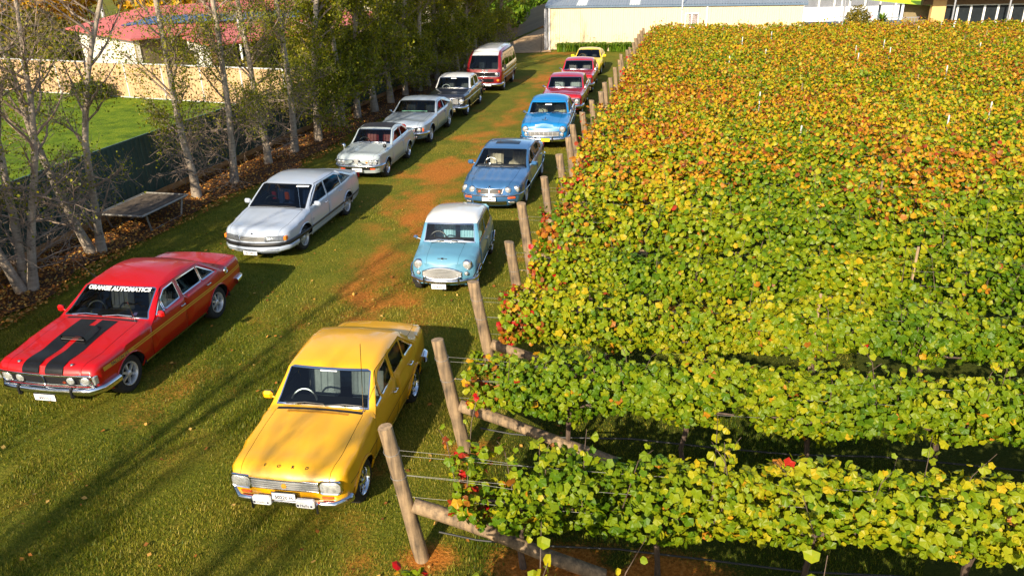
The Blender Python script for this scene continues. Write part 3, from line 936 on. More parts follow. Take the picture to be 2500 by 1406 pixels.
# ---- red muscle sedan
def red_muscle():
    ws = ((.63, .945), (.05, 1.30)); rw = ((-1.22, 1.29), (-1.66, .985))
    doors, wins = sedan(ws, rw, .925, 1.255, -.34, .74, .27, 2.82, .40, .33, A=.10, Cp=.20, qv=.22, rear_q=-1.02, zb_r=.955)
    sp = dict(wb=2.82, sill=.27, arch=.385, wr=.33, zw=.62, sh=.05, tum=.28, tuck=.12, wround=.03, flare=.004, hs=.80,
        plan=[(2.3, .86), (1.9, .905), (1.4, .93), (0, .935), (-1.4, .935), (-2.0, .91), (-2.5, .85)],
        belt=[(2.2, .86), (.7, .945), (-.4, .925), (-1.0, .94), (-1.6, .98), (-2.5, .96)],
        sil=[('front', [(2.10, .32, .03), (2.17, .44, .04), (2.17, .55, .05), (2.21, .72, .06)]),
             ('hood', [(2.21, .72, .06), (2.20, .765, .06, .012), (1.7, .865, .0, .03), (1.2, .915, 0, .04), (.76, .94, 0, .035)]),
             ('cowl', [(.76, .94, 0, .035), (.63, .945, .03, .03)]),
             ('ws', [(.63, .945, .06, .03), (.33, 1.135, .09, 0), (.05, 1.30, .07, .02)]),
             ('roof', [(.05, 1.30, .07, .02), (-.3, 1.355, .02, .045), (-.8, 1.36, 0, .05), (-1.22, 1.29, -.03, .03)]),
             ('rw', [(-1.22, 1.29, -.03, .03), (-1.45, 1.14, -.05, .02), (-1.66, .985, -.04, .01)]),
             ('trunk', [(-1.66, .985, -.04, .01), (-2.05, .975, 0, .02), (-2.43, .945, -.02, .02)]),
             ('tail', [(-2.43, .945, -.02, .02), (-2.47, .85, -.03), (-2.45, .52, -.03), (-2.36, .34, -.03)])],
        ridge=[(.86, .012, .03)], rad=dict(front=.09, hood=.04, roof=.08),
        doors=doors, wins=wins, mats=mkmats(paint('red_paint', (.44, .0, .001), coat=.6, dust=.0)))
    c = Car(sp).build('red_sedan', 'red muscle sedan with twin black bonnet stripes and a windscreen banner', (-6.86, 12.48), -10.6, .98)
    c.wheels('spoke6', .33, .22, 'silverwheel', .0, .62)
    c.interior(seat_dark, .0)
    c.bumper(.46, .125, .05, .42, dep=.06); c.bumper(.50, .12, .05, .35, which='tail')
    g = c.panel(-.77, .77, .555, .715, 'mattblack', 'grille', .004)
    for k in range(9):
        z = .57 + .13 * k / 8
        MB().grid([[(c.fx(y, z) + .006, y, z - .004), (c.fx(y, z) + .012, y, z), (c.fx(y, z) + .006, y, z + .004)] for y in np.linspace(-.42, .42, 9)]).build('bar', M['blacktrim'], g)
    c.frame([(y, .735) for y in np.linspace(-.80, .80, 13)] + [(.82, .64)] + [(y, .545) for y in np.linspace(.80, -.80, 13)] + [(-.82, .64)], .02)
    b = MB(); b.tube([c.fp(.02, .73, .02), c.fp(-.02, .55, .02)], .018, 8); b.build('grille_divider', M['chrome'], c.root, True)
    for y in (-.69, .69): c.lamp(y, .64, .082, .05, bez='chrome')
    for y in (-.45, .45): c.lamp(y, .64, .075, .05, name='driving_lamp', bez='blacktrim')
    for sg in (-1, 1):
        MB().cbox((c.fx(sg * .83, .64) - .02, sg * .845, .645), (.1, .035, .15), .012).build('indicator', M['lens'], c.root, True)
    c.text('GT', .05, lambda u, v: (c.fx(.33, .6) + .016, .34 + u, .59 + v), 'orange', 'badge')
    for y in (-.47, .47): c.overrider(y, .45, .19, .06, .085, 'blacktrim')
    c.plate('40033-J', -.02, .355, .12, z_x=.42)
    for sg in (-1, 1):           # black bonnet stripes
        us = np.linspace(.055, .36, 9)
        c.decal(lambda u, t, sg=sg: c.sp3('hood', t, sg * u, .004), us, np.linspace(.02, .975, 30), 'blackpaint', 'bonnet_stripe')
    # scoop
    b = MB(); T = .66
    pts = lambda t, y, h: c.sp3('hood', t, y, h)
    G = []
    for t, w, h in ((.52, .0, .0), (.521, .21, .085), (.60, .22, .095), (.76, .20, .075), (.80, .19, .0)):
        G.append([pts(t, -w - .03, .004), pts(t, -w, h), pts(t, w, h), pts(t, w + .03, .004)] if w else [pts(t, -.24, .0), pts(t, -.2, .0), pts(t, .2, .0), pts(t, .24, .0)])
    b.grid(G[1:]); sc_ = b.build('bonnet_scoop', M['blackpaint'], c.root, True, 30)
    p = pts(.52, 0, .05)
    MB().box((p[0] + .004, 0, p[2] + .012), (.01, .36, .022), 0).build('scoop_mouth', M['underbody'], sc_)
    MB().box((p[0] + .006, 0, p[2] - .022), (.014, .42, .01), 0).build('scoop_lip', M['alloy'], sc_)
    for sg in (-1, 1):
        q = c.sp3('hood', .13, sg * .47, .004); MB().lathe([(0, .028), (.014, .024), (.016, .001)], 14, 0, Matrix.Translation(q) @ Matrix.Rotation(-math.pi / 2, 4, 'Y')).build('bonnet_pin', M['chrome'], c.root, True)
    # gold side stripes
    for z, h in ((.765, .026), (.727, .026)):
        for sg in (1, -1):
            c.decal(lambda x, v, sg=sg, z=z: c.side(x, z + v + .0 * x, .003, sg), np.linspace(-2.38, 2.0, 40), (-h / 2, h / 2), 'gold', 'side_stripe')
    for sg in (1, -1):
        c.decal(lambda x, v, sg=sg: c.side(x, .746 + v, .0045, sg), np.linspace(1.28, 2.0, 8), (-.034, .034), 'gold', 'side_stripe')
        c.text('FALCON GT', .075, lambda u, v, sg=sg: c.side(1.62 - sg * u, .722 + v, .006, sg), 'ink', bold=.001)
    c.text('ORANGE AUTOMATICS', .112, lambda u, v: c.sp3('ws', .85 + v * 1.45, u * 1.03, .008), 'decalwhite', bold=.0045)
    c.decal(lambda u, v: c.sp3('ws', .10 + v, u, .006), np.linspace(.52, .58, 3), (0, .1), 'ink', 'registration_sticker')
    c.wipers('chrome', .02, ((-.62, -.12), (-.02, .52)), .12); c.antenna(.72, .62, .5, (.06, -.02))
    c.handle(-.2, .845); c.handle(-1.1, .87, door=1)
    c.mirror(.50, 1.0, w=.13, h=.13, out=.09)
    for sg in (1,):
        x, y, z = c.side(-1.78, .87, .004, sg); MB().lathe([(-.01, .07), (.012, .065), (.02, .04), (.012, .036), (.024, .001)], 18, 0, Matrix.Translation((x, y, z)) @ Matrix.Rotation(sg * math.pi / 2, 4, 'Z')).build('fuel_cap', M['chrome'], c.root, True)
    c.strip(-.98, .98, .30, .30, .028, 'chrome', 'sill_strip', .008)
    c.taillights(.6, .72, .34, .12)

# ---- silver fastback
def silver_hatch():
    ws = ((.98, .90), (.26, 1.29)); rw = ((-1.02, 1.285), (-1.93, .975))
    doors, wins = sedan(ws, rw, .895, 1.265, -.12, .92, .25, 2.575, .36, .30, A=.10, Cp=.30, qv=None, rear_q=-.98, zb_r=.95, B=.03)
    wins.append(([(-1.28, .975), (-1.10, 1.20), (-1.20, 1.17), (-1.58, .995)], None))
    sp = dict(wb=2.575, sill=.25, arch=.36, wr=.30, zw=.55, sh=.02, tum=.24, tuck=.06, wround=.02, flare=.006, hs=.90,
        plan=[(2.25, .70), (2.0, .79), (1.3, .84), (0, .845), (-1.3, .84), (-2.0, .80), (-2.4, .72)],
        belt=[(2.2, .75), (1.0, .88), (-.2, .905), (-1.5, .96), (-2.4, .95)],
        sil=[('front', [(2.16, .24, .10), (2.205, .36, .12), (2.20, .50, .12), (2.15, .66, .12)]),
             ('hood', [(2.15, .66, .12), (2.13, .69, .12, .01), (1.7, .79, .04, .025), (1.35, .85, .02, .03), (1.06, .89, 0, .03)]),
             ('cowl', [(1.06, .89, 0, .03), (.98, .90, .05, .03)]),
             ('ws', [(.98, .90, .06, .03), (.6, 1.12, .12, 0), (.26, 1.29, .08, .02)]),
             ('roof', [(.26, 1.29, .08, .02), (-.1, 1.345, .02, .03), (-.6, 1.345, 0, .035), (-1.02, 1.285, -.02, .03)]),
             ('rw', [(-1.02, 1.285, -.02, .03), (-1.5, 1.14, -.04, .02), (-1.93, .975, -.04, .01)]),
             ('trunk', [(-1.93, .975, -.04, .01), (-2.1, .965, -.03, .01), (-2.3, .95, -.05, .01)]),
             ('tail', [(-2.3, .95, -.05, .01), (-2.34, .85, -.07), (-2.36, .5, -.08), (-2.30, .28, -.07)])],
        rad=dict(front=.13, roof=.08, hood=.05),
        doors=doors, wins=wins, mats=mkmats(paint('silver_white_paint', (.43, .49, .59), .15, .32, dust=.02), 'blacktrim', 'glassdark', lower=paint('silver_lower', (.50, .53, .57), .15, .35)),
        zone=lambda t, x, z, y: 'paint')
    c = Car(sp).build('silver_hatchback', 'silver white five-door hatchback with black side rubbing strips', (-5.44, 18.79), -12.0, 1.015)
    c.wheels('spoke7', .30, .19, 'silverwheel', -.01, .66)
    c.interior(seat_bluecloth, .2)
    for y, m in ((-.26, 'redlens'), (.08, 'redlens')):
        MB().cbox((.35, y - .12, 1.0), (.05, .12, .2), .03).build('headrest_cover', M['orange'] if y > 0 else M['redlens'], c.root, True)
    c.grille(-.30, .30, .535, .635, 3, 'bright', 'blacktrim', .014, .014)
    for y in (-.51, .51): c.rlamp(y, .585, .38, .105, lens='lensdark', r=.015, bw=.008, off=.004)
    for sg in (-1, 1): MB().cbox((c.fx(.72, .585) - .03, sg * .735, .585), (.12, .06, .1), .015).build('indicator', M['amber'], c.root, True)
    c.bumper(.46, .09, .02, 1.0, 'blacktrim', name='bumper_strip', dep=.03)
    c.bumper(.36, .12, .015, .5, 'paint', dep=.045); c.bumper(.36, .02, .06, .5, 'chrome', name='bumper_trim', dep=.012)
    c.panel(-.22, .12, .30, .37, 'blacktrim', 'air_intake', .066)
    c.plate('45-280-J', -.05, .285, .07, w=.33, z_x=.3)
    c.strip(-2.2, 1.7, .455, .455, .06, 'blacktrim', 'side_strip', .014)
    c.strip(-1.9, 1.2, .31, .31, .02, 'alloy', 'sill_strip', .006)
    c.text('2.2i', .07, lambda u, v: c.side(.86 - u, .60 + v, .004, 1), 'ink')
    c.wipers('blacktrim', .01, ((-.55, .0), (.0, .5)), .06); c.antenna(.98, .60, .55, (-.22, -.1))
    c.handle(.05, .80, 'paint'); c.handle(-.85, .82, 'paint', door=1)
    c.mirror(.70, .955, w=.17, h=.12, out=.11)
    MB().cbox(c.sp3('hood', .03, 0, .012), (.02, .03, .03), .006).build('bonnet_emblem', M['blacktrim'], c.root)
    c.decal(lambda u, v: c.sp3('ws', .88 + v, u, .006), np.linspace(.28, .58, 5), (0, .06), 'decalwhite', 'windscreen_sticker')
    c.taillights(.55, .80, .36, .14)

# ---- small blue two-door with white roof
def small_blue():
    ws = ((.58, .86), (.36, 1.22)); rw = ((-.95, 1.22), (-1.25, .88))
    doors, wins = sedan(ws, rw, .845, 1.175, -.22, .66, .24, 2.036, .30, .25, A=.075, Cp=.12, two=True, zb_r=.85, B=.03)
    sp = dict(wb=2.036, sill=.22, arch=.30, wr=.25, zw=.52, sh=.02, tum=.12, tuck=.10, lean=.05, wround=.045, flare=.035, lip=.018, hs=.66, lipmat='chromelip',
        plan=[(1.5, .60), (1.2, .675), (.8, .70), (0, .705), (-.8, .70), (-1.3, .66), (-1.55, .58)],
        belt=[(1.5, .76), (.6, .855), (-.6, .85), (-1.3, .86), (-1.55, .84)],
        sil=[('front', [(1.36, .24, .06), (1.40, .36, .07), (1.39, .52, .08), (1.34, .68, .08)]),
             ('hood', [(1.34, .68, .08), (1.27, .745, .07, .04), (1.05, .79, .02, .065), (.85, .82, 0, .06), (.68, .845, 0, .05)]),
             ('cowl', [(.68, .845, 0, .05), (.58, .86, .04, .03)]),
             ('ws', [(.58, .86, .05, .03), (.47, 1.05, .06, .0), (.36, 1.22, .05, .02)]),
             ('roof', [(.36, 1.22, .05, .02), (.22, 1.275, .03, .045), (-.35, 1.305, 0, .05), (-.95, 1.22, -.04, .03)]),
             ('rw', [(-.95, 1.22, -.04, .03), (-1.1, 1.06, -.06, 0), (-1.25, .88, -.05, 0)]),
             ('trunk', [(-1.25, .88, -.05, 0), (-1.33, .85, -.05), (-1.40, .80, -.06)]),
             ('tail', [(-1.40, .80, -.06), (-1.46, .65, -.07), (-1.50, .45, -.07), (-1.46, .28, -.06)])],
        rad=dict(front=.20, hood=.12, roof=.08, tail=.14, ws=.05),
        hridge=[(0, .005, .02)],
        doors=doors, wins=wins, mats=mkmats(paint('pale_blue_paint', (.10, .27, .39), dust=.02), roofp=paint('white_roof_paint', (.66, .65, .62), dust=.03), glass=M['glassclear'], chromelip=M['chrome']),
        zone=lambda t, x, z, y: 'roofp' if (t == 'roof' and z > 1.235) or (t == 'side' and z > 1.215) else 'paint')
    c = Car(sp).build('blue_hatchback', 'pale blue tiny two-door car with white roof and chrome grille', (-1.22, 15.82), -8.1, 1.0)
    c.wheels('spoke8', .25, .16, 'silverwheel', .04, .62)
    c.interior(seat_blue, .0, headrest=False, grooves=6)
    for sg in (1, -1): c.lamp(sg * .50, .655, .092, .05, bw=.012, off=-.0)
    for sg in (1, -1): c.lamp(sg * .50, .50, .036, .03, name='indicator', bw=.006, off=.02)
    # moustache grille
    g = MB(); ys = np.linspace(-.40, .40, 15)
    top = lambda y: .625 - .10 * (abs(y) / .40)**2.2
    botm = lambda y: .40 + .06 * (abs(y) / .40)**3
    g.grid([[c.fp(y, botm(y) + (top(y) - botm(y)) * t, .012) for y in ys] for t in np.linspace(0, 1, 4)])
    go = g.build('grille', M['blacktrim'], c.root, True)
    for k in range(8):
        t = (k + .5) / 8; b = MB(); G = []
        for y in ys:
            z = botm(y) + (top(y) - botm(y)) * t; x = c.fx(y, z) + .014
            G.append([(x, y, z - .008), (x + .018, y, z - .006), (x + .018, y, z + .004), (x, y, z + .008)])
        b.grid(G).build('bar', M['bright'], go)
    c.frame([(y, top(y) + .01) for y in ys] + [(y, botm(y) - .01) for y in ys[::-1]], .016, off=.02)
    c.bumper(.36, .075, .06, .22, dep=.04, yfrac=.97)
    for y in (-.36, .36): c.overrider(y, .39, .17, .04, .10)
    c.bumper(.36, .075, .05, .2, which='tail', dep=.04)
    c.plate('07839 J', -.05, .275, .115, w=.30, z_x=.35)
    p = c.sp3('hood', .13, 0, .012); b = MB(); b.cbox(p, (.03, .05, .05), .012, 0); b.cbox((p[0] - .005, 0, p[2]), (.008, .2, .016), .003, 0); b.build('bonnet_badge', M['chrome'], c.root)
    c.wipers('chrome', .04, ((-.42, -.02), (-.10, .32)), .16)
    c.handle(-.10, .74)
    c.mirror(.50, .93, 'chrome', .10, .09, .11, sides=(-1,))
    c.strip(-.70, .70, .235, .235, .03, 'chrome', 'sill_strip', .02)
    c.taillights(.52, .62, .09, .2)

# ---- blue luxury sedan
def blue_luxury():
    ws = ((.88, .88), (.10, 1.235)); rw = ((-1.15, 1.235), (-1.85, .955))
    doors, wins = sedan(ws, rw, .885, 1.195, -.26, .90, .22, 2.87, .37, .315, A=.10, Cp=.24, qv=None, rear_q=-1.12, zb_r=.93, B=.03)
    sp = dict(wb=2.87, sill=.22, arch=.375, wr=.315, zw=.52, sh=.035, tum=.32, tuck=.07, lean=.05, wround=.03, hs=.80, flare=.004,
        plan=[(2.4, .72), (2.1, .83), (1.4, .895), (0, .90), (-1.4, .895), (-2.1, .82), (-2.65, .70)],
        belt=[(2.3, .74), (.9, .87), (-.3, .895), (-1.4, .94), (-2.6, .86)],
        sil=[('front', [(2.30, .22, .10), (2.37, .34, .12), (2.385, .46, .12), (2.34, .58, .12), (2.30, .70, .12)]),
             ('hood', [(2.30, .70, .12), (2.24, .755, .11, .02), (1.8, .825, .04, .035), (1.35, .865, 0, .04), (1.0, .88, 0, .035)]),
             ('cowl', [(1.0, .88, 0, .035), (.88, .88, .05, .03)]),
             ('ws', [(.88, .88, .07, .03), (.48, 1.08, .10, 0), (.10, 1.235, .07, .02)]),
             ('roof', [(.10, 1.235, .07, .02), (-.25, 1.285, .02, .03), (-.75, 1.285, 0, .035), (-1.15, 1.235, -.03, .03)]),
             ('rw', [(-1.15, 1.235, -.03, .03), (-1.5, 1.11, -.06, 0), (-1.85, .955, -.05, .01)]),
             ('trunk', [(-1.85, .955, -.05, .01), (-2.2, .925, -.02, .02), (-2.58, .84, -.06, .01)]),
             ('tail', [(-2.58, .84, -.06, .01), (-2.62, .75, -.09), (-2.64, .45, -.10), (-2.58, .26, -.09)])],
        rad=dict(front=.16, hood=.09, roof=.075, tail=.16), hridge=[(.48, .028, .07), (.2, .018, .06), (0, .012, .03)],
        doors=doors, wins=wins, mats=mkmats(paint('steel_blue_paint', (.055, .17, .36), .45, .28, dust=.03), 'blacktrim', 'glassclear'))
    c = Car(sp).build('blue_luxury_sedan', 'steel blue long luxury sedan with four round headlights and cream seats', (-.06, 22.01), -11.4, .985)
    c.wheels('spoke7', .315, .21, 'silverwheel', .0, .66)
    c.interior(seat_cream, .1, wheelcol='alloy', dash='alloy')
    g = c.grille(-.36, .36, .575, .685, 3, 'blacktrim', 'blacktrim', .006, .01, nv=22)
    c.frame([(y, .695) for y in np.linspace(-.37, .37, 9)] + [(y, .565) for y in np.linspace(.35, -.35, 9)], .015, off=.014)
    MB().tube([c.fp(0, .69, .022), c.fp(0, .57, .022)], .012, 6).build('grille_divider', M['chrome'], c.root, True)
    for sg in (1, -1):
        c.lamp(sg * .695, .655, .088, .05, bw=.016, off=-.02); c.lamp(sg * .485, .65, .082, .05, bw=.016, off=-.005)
        c.lamp(sg * .27, .63, .028, .02, name='badge', lens='orange', bw=.004, off=.01)
        c.rlamp(sg * .60, .46, .2, .045, 'indicator', 'orange', None, .008, .012)
        c.rlamp(sg * .60, .32, .15, .06, 'fog_lamp', 'lens', 'blacktrim', .006, .015)
    c.bumper(.525, .035, .02, .25, dep=.03, name='bumper_blade'); c.bumper(.50, .04, .02, .3, which='tail')
    c.panel(-.46, .46, .24, .37, 'blacktrim', 'lower_intake', .004)
    for z in (.28, .345): c.decal(lambda y, v, z=z: c.fp(y, z + v, .016 + (.004 if v else 0)), np.linspace(-.46, .46, 11), (-.014, 0, .014), 'chrome', 'intake_bar')
    c.plate('FSZ 44W', .0, .445, .03, w=.372)
    MB().cbox(c.sp3('hood', .03, 0, .03), (.06, .02, .05), .008).build('bonnet_emblem', M['chrome'], c.root)
    c.decal(lambda u, t: c.sp3('roof', t, u, .004), np.linspace(-.36, .36, 9), np.linspace(.25, .52, 6), 'glassdark', 'sunroof')
    c.wipers('blacktrim', .01, ((-.55, .0), (.0, .5)), .05)
    c.handle(-.1, .80, 'chrome'); c.handle(-1.05, .82, 'chrome', 1)
    c.mirror(.62, .955, w=.17, h=.12, out=.12)
    c.strip(-2.3, 2.0, .50, .50, .022, 'chrome', 'side_strip', .01)
    c.taillights(.58, .70, .3, .16)

# ---- pale coupe with black vinyl roof
def pale_coupe():
    ws = ((.52, .89), (.03, 1.255)); rw = ((-.86, 1.255), (-1.42, .935))
    doors, wins = sedan(ws, rw, .885, 1.205, -.52, .60, .24, 2.25, .34, .29, A=.085, Cp=.15, two=True, zb_r=.92, B=.02)
    sp = dict(wb=2.25, sill=.24, arch=.345, wr=.29, zw=.56, sh=.03, tum=.22, tuck=.08, wround=.05, hs=.86, flare=.01,
        plan=[(1.95, .66), (1.6, .73), (1.1, .748), (0, .748), (-1.1, .745), (-1.8, .71), (-2.3, .62)],
        belt=[(1.9, .82), (.5, .88), (-.5, .885), (-1.0, .905), (-1.5, .93), (-2.3, .86)],
        sil=[('front', [(1.80, .28, .04), (1.85, .42, .05), (1.87, .58, .05), (1.885, .73, .06)]),
             ('hood', [(1.885, .73, .06), (1.85, .775, .06, .015), (1.4, .835, .02, .03), (1.0, .865, 0, .03), (.62, .885, 0, .03)]),
             ('cowl', [(.62, .885, 0, .03), (.52, .89, .04, .03)]),
             ('ws', [(.52, .89, .05, .03), (.26, 1.08, .08, 0), (.03, 1.255, .06, .02)]),
             ('roof', [(.03, 1.255, .06, .02), (-.25, 1.30, .02, .035), (-.55, 1.305, 0, .04), (-.86, 1.255, -.02, .03)]),
             ('rw', [(-.86, 1.255, -.02, .03), (-1.15, 1.11, -.05, .01), (-1.42, .935, -.05, .01)]),
             ('trunk', [(-1.42, .935, -.05, .01), (-1.8, .90, -.01, .02), (-2.2, .83, -.03, .02)]),
             ('tail', [(-2.2, .83, -.03, .02), (-2.25, .74, -.05), (-2.24, .48, -.06), (-2.17, .30, -.05)])],
        rad=dict(front=.11, roof=.075), doors=doors, wins=wins, ridge=[(.80, .01, .025)],
        mats=mkmats(paint('pale_grey_paint', (.42, .48, .50), .1, .33, dust=.05), 'chrome', 'glass', vinyl=plain('vinyl_roof', (.02, .02, .025), .6, var=.2, vs=20, bmp=.2)),
        zone=lambda t, x, z, y: 'vinyl' if (t == 'roof' and x < -.02) else 'paint')
    c = Car(sp).build('pale_coupe', 'pale grey compact coupe with black vinyl roof and fender mirrors', (-4.3, 24.93), -10.8, 1.0)
    c.wheels('spoke5', .29, .19, 'alloy', .02, .64)
    c.interior(seat_red, -.05)
    for sg in (1, -1):
        b = MB(); q = [(sg * .66, .70), (sg * .66, .57), (sg * .22, .57), (sg * .06, .655), (sg * .06, .70)]
        b.add([c.fp(y, z, .005) for y, z in q], [tuple(range(5))]); b.build('grille', M['mattblack'], c.root)
        c.frame([(sg * .68, .715), (sg * .4, .715), (sg * .05, .715), (sg * .05, .64), (sg * .21, .555), (sg * .45, .555), (sg * .68, .555)], .012, off=.008)
        c.lamp(sg * .585, .64, .063, .035, bez='chrome', bw=.01); c.lamp(sg * .44, .64, .063, .035, bez='chrome', bw=.01)
        c.rlamp(sg * .48, .425, .16, .05, 'indicator', 'orange', None, .008, .01)
    c.lamp(.32, .635, .03, .02, name='badge', lens='amber', bw=.005)
    b = MB(); b.add([c.fp(-.10, .74, .012), c.fp(.10, .74, .012), c.fp(0, .52, .03)], [(0, 1, 2)]); b.build('nose_emblem', M['bright'], c.root)
    c.bumper(.515, .07, .045, .3, dep=.05); c.bumper(.5, .07, .04, .3, which='tail')
    c.panel(-.42, .42, .39, .45, 'blacktrim', 'lower_intake', .006)
    c.plate('0457 J', .0, .40, .05, w=.32)
    for sg in (1, -1):
        p = c.side(1.18, .80, -.06, sg); q = (p[0] - .02, p[1], p[2] + .18)
        b = MB(); b.tube([p, (p[0] - .05, p[1], p[2] + .12), q], .01, 6, 0); b.lathe([(-.045, .001), (-.04, .04), (-.01, .062), (.0, .064), (.001, .001)], 14, 0, Matrix.Translation(q) @ Matrix.Rotation(math.pi, 4, 'Z'))
        b.build('fender_mirror', M['blacktrim'] if sg > 0 else M['chrome'], c.root, True, 50)
    c.wipers('chrome', .03, ((-.48, -.02), (.02, .50)), .10)
    c.handle(-.42, .79)
    c.strip(-2.1, 1.75, .805, .805, .012, 'chrome', 'side_strip', .006)
    c.strip(-.76, .76, .275, .275, .03, 'alloy', 'sill_strip', .008)
    c.taillights(.5, .66, .22, .12)

# ---- silver fastback muscle coupe
def silver_muscle():
    ws = ((.48, .92), (-.10, 1.275)); rw = ((-1.10, 1.24), (-1.93, .985))
    doors, wins = sedan(ws, rw, .905, 1.225, -.62, .58, .26, 2.667, .38, .32, A=.10, Cp=.50, two=True, zb_r=.95, B=.02)
    sp = dict(wb=2.667, sill=.26, arch=.39, wr=.32, zw=.58, sh=.04, tum=.30, tuck=.11, wround=.045, hs=.82, flare=.0,
        plan=[(2.3, .78), (1.9, .88), (1.3, .935), (.3, .93), (-1.2, .945), (-1.9, .92), (-2.4, .80)],
        belt=[(2.2, .86), (.5, .905), (-.4, .90), (-.9, .925), (-1.4, 1.0), (-1.9, .995), (-2.4, .90)],
        sil=[('front', [(2.10, .28, .05), (2.16, .42, .06), (2.16, .58, .06), (2.20, .72, .07)]),
             ('hood', [(2.20, .72, .07), (2.17, .775, .07, .015), (1.6, .86, .02, .04), (1.1, .895, 0, .045), (.6, .91, 0, .04)]),
             ('cowl', [(.6, .91, 0, .04), (.48, .92, .05, .03)]),
             ('ws', [(.48, .92, .06, .03), (.17, 1.11, .10, 0), (-.10, 1.275, .07, .02)]),
             ('roof', [(-.10, 1.275, .07, .02), (-.4, 1.325, .02, .04), (-.75, 1.32, 0, .045), (-1.10, 1.24, -.02, .03)]),
             ('rw', [(-1.10, 1.24, -.02, .03), (-1.5, 1.12, -.03, .02), (-1.93, .985, -.03, .02)]),
             ('trunk', [(-1.93, .985, -.03, .02), (-2.1, .97, -.02, .02), (-2.27, .945, -.03, .02)]),
             ('tail', [(-2.27, .945, -.03, .02), (-2.33, .86, -.05), (-2.33, .5, -.06), (-2.25, .32, -.05)])],
        rad=dict(front=.13, roof=.09), doors=doors, wins=wins, hridge=[(.0, .03, .3)],
        mats=mkmats(paint('silver_grey_paint', (.38, .45, .53), .35, .32, dust=.05), 'blacktrim', 'glassdark'))
    c = Car(sp).build('silver_coupe', 'silver fastback muscle coupe with dark grille parked behind the vinyl-roof coupe', (-3.42, 29.67), -10.6, .995)
    c.wheels('spoke5', .32, .21, 'silverwheel', .0, .64)
    c.interior(seat_dark, -.1)
    c.panel(-.74, .74, .565, .715, 'mattblack', 'grille', .005)
    for sg in (1, -1):
        c.lamp(sg * .65, .645, .078, .045, bw=.014); c.lamp(sg * .45, .645, .066, .045, bw=.012)
        c.rlamp(sg * .80, .64, .06, .13, 'indicator', 'orange', None, .0, .01)
    c.frame([(y, .73) for y in np.linspace(-.76, .76, 11)] + [(y, .55) for y in np.linspace(.76, -.76, 11)], .012, off=.01)
    c.bumper(.50, .10, .045, .32, dep=.05); c.bumper(.5, .1, .04, .3, which='tail')
    c.plate('CH 71', 0, .36, .08, w=.3, z_x=.4) if 0 else None
    c.decal(lambda u, v: c.sp3('ws', .03 + v, u, .007), np.linspace(-.50, .50, 11), (0, .10), 'sunshade', 'sun_shade')
    c.wipers('blacktrim', .01, ((-.52, -.02), (.0, .5)), .05)
    c.handle(-.5, .80, 'blacktrim', L=.1)
    c.mirror(.42, .97, 'chrome', .12, .09, .09, sides=(-1,))
    c.taillights(.55, .72, .4, .12)

